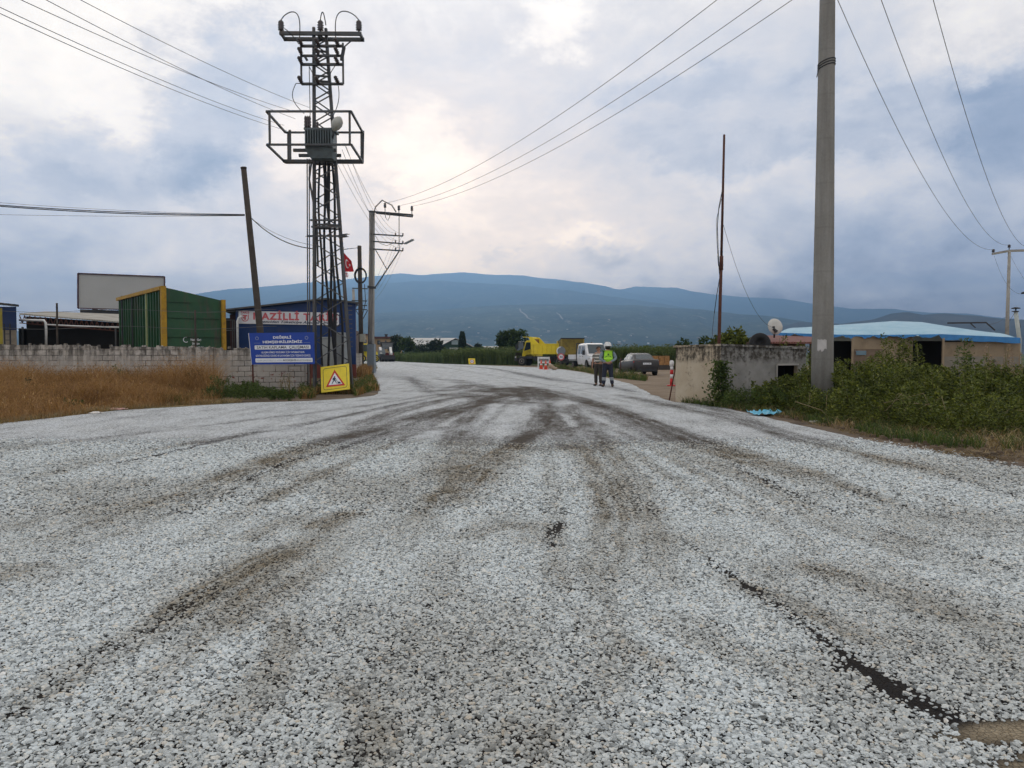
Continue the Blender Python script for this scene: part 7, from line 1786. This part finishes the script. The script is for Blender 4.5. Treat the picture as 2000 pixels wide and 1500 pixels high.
# weeds and dry grass along the right verge
r_ = np.random.default_rng(51); n = 9000
px = r_.uniform(1330, 2150, n); fy = np.interp(px, [1330, 1400, 1480, 1560, 1640, 1720, 1850, 2000, 2150], [22.6, 20.5, 18.5, 16.6, 14.6, 13.1, 11.7, 11.1, 10.8]); Y = fy+r_.random(n)**1.5*np.interp(px, [1330, 1420, 1700, 2150], [.5, 2.2, 3.4, 5.5])
cl = fbm(px*.02, Y*1.1, 1.0, 61); k = cl > .46
x = (px-1000)/1500*Y
V1, F1 = blades(x[k], Y[k], r_.uniform(.05, .24, k.sum()), .8, .012, 52)
tag(npmesh('verge_grass', V1, F1, L_weed), kind='stuff')
k2 = (cl < .52) & (r_.random(n) < .45)
V1, F1 = blades(x[k2], Y[k2], r_.uniform(.05, .26, k2.sum()), 1.8, .011, 53, bend=1.5)
tag(npmesh('dry_verge_grass', V1, F1, L_pale), kind='stuff')
n = 2600; px = r_.uniform(1400, 1640, n); Y = np.interp(px, [1400, 1500, 1640], [20.2, 18.9, 16.6])+r_.random(n)*1.2; x = (px-1000)/1500*Y
V1, F1 = shoot_leaves(x[:160], Y[:160], r_.uniform(.25, .62, 160), .3, 70, .06, 54, .05); tag(npmesh('low_weeds', V1, F1, L_weed), kind='stuff')
n = 240; px = r_.uniform(1560, 2120, n); Y = np.interp(px, [1560, 1640, 1850, 2120], [17.2, 15.2, 13.0, 13.6])+r_.random(n)*1.8; x = (px-1000)/1500*Y
V1, F1 = shoot_leaves(x, Y, r_.uniform(.25, .75, n), .35, 80, .065, 55, .05); tag(npmesh('low_weeds', V1, F1, L_hedge), kind='stuff')
n = 5200; px = r_.uniform(1380, 2160, n); fy = np.interp(px, [1380, 1480, 1560, 1640, 1720, 1850, 2000, 2160], [21.0, 18.4, 16.2, 14.3, 12.7, 11.0, 9.9, 9.0]); Y = fy+r_.random(n)**1.3*np.interp(px, [1380, 1700, 2160], [1.0, 2.2, 4.0]); x = (px-1000)/1500*Y
cl = fbm(x, Y, 1.1, 57); k = (x > edge_r(Y)+.08) & (cl > .47)
V1, F1 = blades(x[k], Y[k], r_.uniform(.02, .10, k.sum()), 5.0, .010, 58, bend=2.0); tag(npmesh('dry_litter', V1, F1, L_pale), kind='stuff')
mb = MB()
for i in range(420):
    px_ = random.uniform(1400, 2160); Y_ = np.interp(px_, [1380, 1480, 1560, 1640, 1720, 1850, 2000, 2160], [21.2, 18.6, 16.4, 14.5, 12.9, 11.2, 10.1, 9.2])+random.random()**1.6*2.4; x_ = (px_-1000)/1500*Y_
    if x_ < edge_r(np.array([Y_]))[0]+.1: continue
    s_ = random.uniform(.02, .085); mb.box((x_, Y_, s_*.3), (s_*1.5, s_*1.1, s_), random.uniform(0, 3), (.6, .55))
tag(mb.build('soil_clods', vm), kind='stuff')
mb = MB()
for i in range(13):
    px = random.uniform(1560, 2050); Y = np.interp(px, [1560, 1640, 1850, 2050], [17.2, 15.5, 13.4, 13.0])+random.random()*1.5; p = P(px, 690, Y); a = random.uniform(0, 6.28); l = random.uniform(.4, 1.0)
    mb.tube([(p.x, p.y, 0), (p.x+math.cos(a)*l*.3, p.y+math.sin(a)*l*.3, random.uniform(.25, .7)), (p.x+math.cos(a)*l, p.y+math.sin(a)*l, random.uniform(.05, .5))], .007, 4)
tag(mb.build('dead_stalks', pm('dead_stalk', (.24, .19, .11), .9)), kind='stuff')

# ---- dry grass and weeds on the left
r_ = np.random.default_rng(71); n = 64000
px = r_.uniform(-90, 430, n); fy = np.interp(px, [-90, 0, 100, 230, 330, 430], [15.2, 15.6, 17.0, 19.5, 21.0, 22.3]); s = r_.random(n)**.75; Y = fy+s*(28.3-fy)
x = (px-1000)/1500*Y; cl = fbm(x, Y, .55, 73)
keep = (r_.random(n) < np.interp(px, [300, 430], [1, .12])) & (r_.random(n) < np.clip(.25+1.8*(cl-.25)+.5*s, .15, 1))
x, Y, s, cl, px = x[keep], Y[keep], s[keep], cl[keep], px[keep]
h = (.16+.80*np.clip(s*1.6, 0, 1))*(.15+1.7*np.clip(cl-.08, 0, 1))*r_.uniform(.7, 1.2, len(x))
V1, F1 = blades(x, Y, h*r_.uniform(.6, 1.25, len(x)), .7, .0085, 74, bend=1.1)
k = r_.random(len(x)) < .30                      # feathery seed heads
hp = np.stack([x[k]+r_.normal(0, .12, k.sum())*h[k], Y[k]+r_.normal(0, .1, k.sum()), h[k]*r_.uniform(.8, 1.02, k.sum())], 1)
V2, F2 = leaves(hp, r_.normal(size=(len(hp), 3))*.5+np.array([0, 0, 1.0]), r_.uniform(.04, .10, len(hp)), .22, 75)
tag(npmesh('dry_grass', *join((V1, F1), (V2, F2)), L_straw), kind='stuff')
n = 3200; px = r_.uniform(-80, 470, n); fy = np.interp(px, [-90, 0, 100, 230, 330, 470], [15.2, 15.55, 17.0, 19.4, 20.9, 22.6]); Y = fy+r_.random(n)*1.0; x = (px-1000)/1500*Y
V1, F1 = blades(x, Y, r_.uniform(.04, .16, n), 2.2, .012, 76, bend=1.5); tag(npmesh('trampled_straw', V1, F1, L_pale), kind='stuff')
n = 300; px = r_.uniform(325, 575, n); Y = r_.uniform(23.4, 28.2, n); x = (px-1000)/1500*Y
cl = fbm(px*.03, Y*.4, 1, 81); h = np.clip(.05+1.9*(cl-.38), .06, .85)*np.interp(px, [330, 380, 470, 575], [.8, 1.15, .9, .6])
V1, F1 = shoot_leaves(x, Y, h, .3, 80, .07, 82, .03); n2b = 5000
px = r_.uniform(300, 600, n2b); Y = np.interp(px, [300, 600], [21.0, 23.9])+r_.random(n2b)**1.4*5; x = (px-1000)/1500*Y
kk = fbm(x, Y, .9, 84) > .5; x, Y = x[kk], Y[kk]; V2, F2 = blades(x, Y, r_.uniform(.05, .34, len(x)), .7, .012, 83); tag(npmesh('green_weeds', *join((V1, F1), (V2, F2)), L_weed), kind='stuff')
spray(378, 722, 26.5, 9, 26, L_dark, 'dark green upright weed before the block wall, left of the blue sign', 'plant', .075, 120, .28, 91, 'tall_weed', .05)
spray(253, 706, 27.6, 4, 20, L_weed, 'small green sprig above the dry grass, under the green container', 'plant', .07, 60, .3, 92, 'tall_weed', .45)
spray(278, 707, 27.8, 4, 18, L_tam, 'brownish dry sprig above the dry grass, right of the green sprig', 'plant', .05, 60, .25, 96, 'tall_weed', .4)
spray(552, 728, 26.0, 6, 20, L_pale, 'sparse dry weed before the wall under the blue sign', 'plant', .05, 40, .25, 93, 'tall_weed', .2)
spray(52, 737, 23.5, 4, 18, L_dark, 'small dark weed among the dry grass near the left edge', 'plant', .07, 40, .35, 94, 'tall_weed', .35)
spray(132, 778, 19.8, 4, 14, L_weed, 'low grey green weed in the dry grass by the road edge', 'plant', .07, 45, .4, 95, 'tall_weed', .1)
# foot of the pylon and verge of the bend
n = 7000; px = r_.uniform(585, 738, n); Y = np.interp(px, [585, 690, 738], [24.2, 25.6, 30])+r_.random(n)**1.2*np.interp(px, [585, 690, 738], [4, 8, 22])
x = (px-1000)/1500*Y; k = (x < edge_l(Y)-.12) & ~((px > 612) & (px < 692) & (Y < 27.0)); cl = fbm(x, Y*.5, 1.2, 85)
V1, F1 = blades(x[k], Y[k], (r_.uniform(.05, .3, n)*(.5+cl))[k], .6, .014, 86); 
k3 = k & (r_.random(n) < .06); V2, F2 = shoot_leaves(x[k3], Y[k3], r_.uniform(.15, .45, k3.sum()), .3, 40, .06, 87, .05)
tag(npmesh('verge_weeds', *join((V1, F1), (V2, F2)), L_weed), kind='stuff')
k = k & (cl > .45); V1, F1 = blades(x[k]+.05, Y[k], r_.uniform(.08, .38, k.sum()), .8, .014, 88); tag(npmesh('dry_verge_grass', V1, F1, L_straw), kind='stuff')
n = 2600; Y = r_.uniform(46, 66, n); px = np.interp(Y, [46, 66], [706, 728])+r_.normal(0, 10, n); x = (px-1000)/1500*Y; k = x < edge_l(Y)-.2
V1, F1 = blades(x[k], Y[k], r_.uniform(.15, .75, k.sum()), .5, .03, 89); tag(npmesh('dry_verge_grass', V1, F1, L_straw), kind='stuff')
# island of weeds by the men and the yard
n = 5200; px = r_.uniform(1085, 1262, n); lo = np.interp(px, [1085, 1130, 1180, 1262], [73, 60, 46, 39.5]); Y = lo+r_.random(n)*np.interp(px, [1085, 1150, 1262], [8, 7, 4]); x = (px-1000)/1500*Y
cl = fbm(x, Y, .6, 101); k = (x > edge_r(Y)+.25) & (cl > .38)
V1, F1 = blades(x[k], Y[k], (r_.uniform(.08, .38, n)*(.4+cl))[k], .6, .022, 102); V2, F2 = shoot_leaves(x[k][:120], Y[k][:120], r_.uniform(.2, .6, 120), .3, 40, .08, 103, .05)
tag(npmesh('yard_weeds', *join((V1, F1), (V2, F2)), L_weed), kind='stuff')
k = (x > edge_r(Y)+.2) & (cl > .50); V1, F1 = blades(x[k]+.1, Y[k], r_.uniform(.1, .45, k.sum()), .8, .02, 104); tag(npmesh('dry_yard_grass', V1, F1, L_pale), kind='stuff')

# ---- reeds and field
def reeds(name, px0, px1, n, ylo, yhi, h0, h1, mat, seed, wd=.05):
    r = np.random.default_rng(seed); px = r.uniform(px0, px1, n); lo, hi = np.interp(px, *ylo), np.interp(px, *yhi); s = r.random(n)**1.3; Y = lo+s*(hi-lo); x = (px-1000)/1500*Y
    cl = fbm(x, Y, .22, seed+1); h = (h0+(h1-h0)*np.clip((cl-.25)*2, 0, 1))*r.uniform(.75, 1.12, n)
    V1, F1 = blades(x, Y, h, .12, wd, seed+2, bend=.3); q = r.random(n) < .7
    pos = np.stack([x[q], Y[q], h[q]*r.uniform(.35, .98, q.sum())], 1); a = r.uniform(0, 6.28, q.sum())
    V2, F2 = leaves(pos, np.stack([np.cos(a), np.sin(a), .6+0*a], 1), r.uniform(.3, .7, q.sum()), .14, seed+3)
    tag(npmesh(name, *join((V1, F1), (V2, F2)), mat), kind='stuff')
reeds('reeds', 865, 1025, 15000, ([865, 920, 1025], [105, 101, 92.5]), ([865, 1025], [122, 116]), 1.5, 2.25, L_reed, 111)
reeds('field_grass', 770, 885, 9000, ([770, 800, 885], [140, 124, 107]), ([770, 885], [160, 150]), 1.0, 1.7, L_reed2, 121, .06)
reeds('reeds', 1185, 1345, 12000, ([1185, 1345], [73, 68]), ([1185, 1345], [96, 92]), 1.55, 2.15, L_reed, 131)
reeds('reeds', 1015, 1200, 6000, ([1015, 1200], [104, 100]), ([1015, 1200], [122, 118]), 1.5, 2.1, L_reed, 141)
# ---- trees
def tree(name, px, pyt, wpx, Y, label, leafm, n, lsize, seed, trunk=.3, cone=False, base=.25, lobes=9, group=None):
    r = np.random.default_rng(seed); c_ = P(px, 690, Y); H = P(px, pyt, Y).z; Rw = wpx/3000*Y
    rt = thing(name, (c_.x, Y, 0), label, 'tree', group=group); rr = random.Random(seed)
    mb = MB(); z1 = H*(.95 if cone else .7)
    mb.tube([(0, 0, -.1), (.03*H, 0, H*.3), (.0, .02*H, z1)], [trunk*.5, trunk*.38, trunk*.1], 8)
    P_ = []; A_ = []
    if cone:
        s = r.random(n); a = r.uniform(0, 6.283, n); rad = Rw*np.sin(np.pi*np.clip(s*.85+.10, 0, 1))**.7*(.75+.3*r.random(n))
        pos = np.stack([np.cos(a)*rad, np.sin(a)*rad, H*(.06+.94*s)], 1); ax = np.stack([np.cos(a)*.4, np.sin(a)*.4, np.ones(n)], 1)
    else:
        ctr = []
        for i in range(lobes):
            a = rr.uniform(0, 6.283); d = Rw*rr.uniform(.15, .72); zz = H*rr.uniform(base+.12, .84); ctr.append((math.cos(a)*d, math.sin(a)*d, zz, Rw*rr.uniform(.30, .52)))
        ctr.append((0, 0, H*.80, H*.19))
        for cx_, cy_, cz_, cr_ in ctr: mb.tube([(0, 0, H*.25), (cx_*.5, cy_*.5, cz_*.75), (cx_, cy_, cz_)], [trunk*.28, trunk*.18, trunk*.05], 5)
        ctr = np.array(ctr); k = r.integers(0, len(ctr), n); twig = r.integers(0, 26, n)
        rs = np.random.default_rng(seed+9); dirs = unit(rs.normal(size=(len(ctr)*26, 3)))*(.55+.55*rs.random((len(ctr)*26, 1)))
        d = dirs[k*26+twig]; rc = ctr[k, 3][:, None]
        pos = ctr[k, :3]+d*rc*np.array([1, 1, .8])+r.normal(0, .16, (n, 3))*rc; ax = d+r.normal(0, .6, (n, 3))
        pos[:, 2] = np.maximum(pos[:, 2], H*base*.6)
    V, F = leaves(pos, ax, lsize*r.uniform(.6, 1.3, n), .55, seed+3)
    mb.build('trunk', M_bark, rt); npmesh('crown', V, F, leafm, rt)
    return rt
tree('broadleaf_tree', 1003, 643, 64, 112, 'broad dark tree left of the yellow tipper lorry', L_tree, 6500, .42, 201, .4, base=.10, lobes=14)
tree('broadleaf_tree', 773, 654, 34, 160, 'round dark tree before the beige house', L_dark, 2200, .55, 203, .5, base=.08)
tree('broadleaf_tree', 798, 660, 40, 152, 'lighter green tree right of the beige house', L_tree, 1700, .5, 205, .4, base=.1)
tree('broadleaf_tree', 853, 662, 44, 165, 'spreading tree before the green gabled shed', L_dark, 1900, .55, 207, .4, base=.1)
tree('cypress', 903, 650, 13, 168, 'tall narrow dark cypress before the green gabled shed', L_dark, 1500, .5, 209, .3, True)
tree('broadleaf_tree', 935, 669, 16, 168, 'small dark tree right of the green gabled shed', L_dark, 700, .5, 211, .3, base=.1)
tree('broadleaf_tree', 830, 676, 60, 170, 'low wide shrubby tree before the white long shed', L_dark, 1500, .5, 217, .3, base=.05)
tree('broadleaf_tree', 1430, 640, 108, 33, 'bright green bushy tree behind the concrete hut and mast', L_hedge, 11000, .17, 213, .25, base=.1, lobes=12)
tree('broadleaf_tree', 1334, 661, 26, 75, 'small round tree far behind the left corner of the concrete hut', L_tree, 1300, .28, 215, .3, base=.1)
tree('broadleaf_tree', 1388, 652, 50, 36, 'darker bushy tree left of the rusty mast', L_tree, 3500, .18, 219, .2, base=.1)

# ---- far buildings beyond the field
M_beige = pm('beige_wall', (.42, .29, .17), .9, var=.1); M_roofd = pm('dark_red_roof', (.10, .045, .04), .9); M_shedw = pm('pale_sheet_roof', (.40, .40, .385), .7, var=.12, sc=.3)
hs = thing('beige_house', (P(758, 690, 185).x, 188, 0), 'beige house with dark red roof edge beyond the roller', 'house')
mb = MB(); raybox(mb, 729, 785, 0, P(0, 661, 185).z, 185, 195); mb.build('wall', M_beige, hs, world=True)
mb = MB(); raybox(mb, 727, 787, P(0, 661, 185).z+.01, P(0, 657.5, 185).z, 184.3, 195.5); mb.build('roof', M_roofd, hs, world=True)
for x0, x1, y0, y1 in ((737, 743, 665, 673), (752, 755, 665, 668.5), (771, 776, 665, 672)):
    mb = MB(); raybox(mb, x0, x1, P(0, y1, 185).z, P(0, y0, 185).z, 184.9, 185.2); mb.build('window', M_glass, hs, world=True)
mb = MB(); raybox(mb, 752, 757, P(0, 657.4, 187).z, P(0, 653.5, 187).z, 187, 188); raybox(mb, 751, 758, P(0, 653.4, 187).z, P(0, 652.6, 187).z, 186.8, 188.2); mb.build('chimney', M_dark, hs, world=True)
h2 = thing('ochre_house', (P(713, 690, 178).x, 180, 0), 'ochre house showing between the dark pole and the concrete pole', 'house')
mb = MB(); raybox(mb, 703, 720, 0, P(0, 655, 178).z, 178, 186); mb.build('wall', M_beige, h2, world=True)
mb = MB(); raybox(mb, 702, 721, P(0, 655, 178).z+.01, P(0, 652, 178).z, 177.5, 186.5); mb.build('roof', M_roofd, h2, world=True)
mb = MB(); raybox(mb, 711, 716, P(0, 672, 178).z, P(0, 663, 178).z, 177.9, 178.2); mb.build('window', M_glass, h2, world=True)
ls_ = thing('long_white_shed', (P(850, 690, 215).x, 225, 0), 'long low shed with two-tier pale roof beyond the field', 'shed')
def roofslab(mb, x0, x1, y0, y1, Y0, Y1): slab(mb, (P(x0, y1, Y0), P(x1, y1, Y0), P(x1, y0, Y1), P(x0, y0, Y1)), .15)
mb = MB(); roofslab(mb, 797, 892, 665, 674, 212, 220); mb.build('lower_roof', M_shedw, ls_, world=True)
mb = MB(); roofslab(mb, 790, 892, 660, 664, 222, 230); mb.build('upper_roof', M_shedw, ls_, world=True)
mb = MB(); raybox(mb, 797, 890, 0, P(0, 675, 214).z, 214, 214.3); raybox(mb, 795, 890, P(0, 676, 221).z, P(0, 664.5, 221).z, 221, 221.3); mb.build('wall', pm('white_wall', (.55, .55, .53), .9), ls_, world=True)
for k in range(5): mb = MB(); raybox(mb, 804+k*17, 811+k*17, 1.5, P(0, 678.5, 213.8).z, 213.8, 213.95); mb.build('opening', M_black, ls_, world=True)
gs_ = thing('green_gabled_shed', (P(890, 690, 185).x, 190, 0), 'dark green gabled shed behind the cypress', 'shed')
mb = MB(); a, b, c1 = P(842, 685, 185), P(890, 661, 185), P(936, 684, 185)
mb.prism([(a.x, 0), (c1.x, 0), (c1.x, c1.z), (b.x, b.z), (a.x, a.z)], ((0, 185, 0), (1, 0, 0), (0, 0, 1)), .2); mb.build('wall', pm('green_cladding', (.025, .05, .03), .8), gs_, world=True)
mb = MB(); raybox(mb, 882, 897, P(0, 673, 184.8).z, P(0, 664, 184.8).z, 184.75, 184.95); mb.build('gable_panel', pm('grey_panel', (.22, .27, .28), .7), gs_, world=True)
mb = MB()
for p, q_ in ((a, b), (b, c1)): slab(mb, (p+Vector((0, -.4, .05)), q_+Vector((0, -.4, .05)), q_+Vector((0, 12, .05)), p+Vector((0, 12, .05))), .15)
mb.build('roof', M_dark, gs_, world=True)
mb = MB(); raybox(mb, 878, 897, 1.0, P(0, 679, 184.8).z, 184.75, 184.95); mb.build('door', M_shedw, gs_, world=True)
s3 = thing('low_white_shed', (P(964, 690, 200).x, 202, 0), 'low pale roofed shed just left of the broad dark tree', 'shed')
mb = MB(); roofslab(mb, 943, 986, 676, 681.5, 200, 206); mb.build('roof', M_shedw, s3, world=True)
mb = MB(); raybox(mb, 944, 985, 0, P(0, 682, 201).z, 201, 206); mb.build('wall', pm('white_wall_far', (.45, .45, .43), .9), s3, world=True)
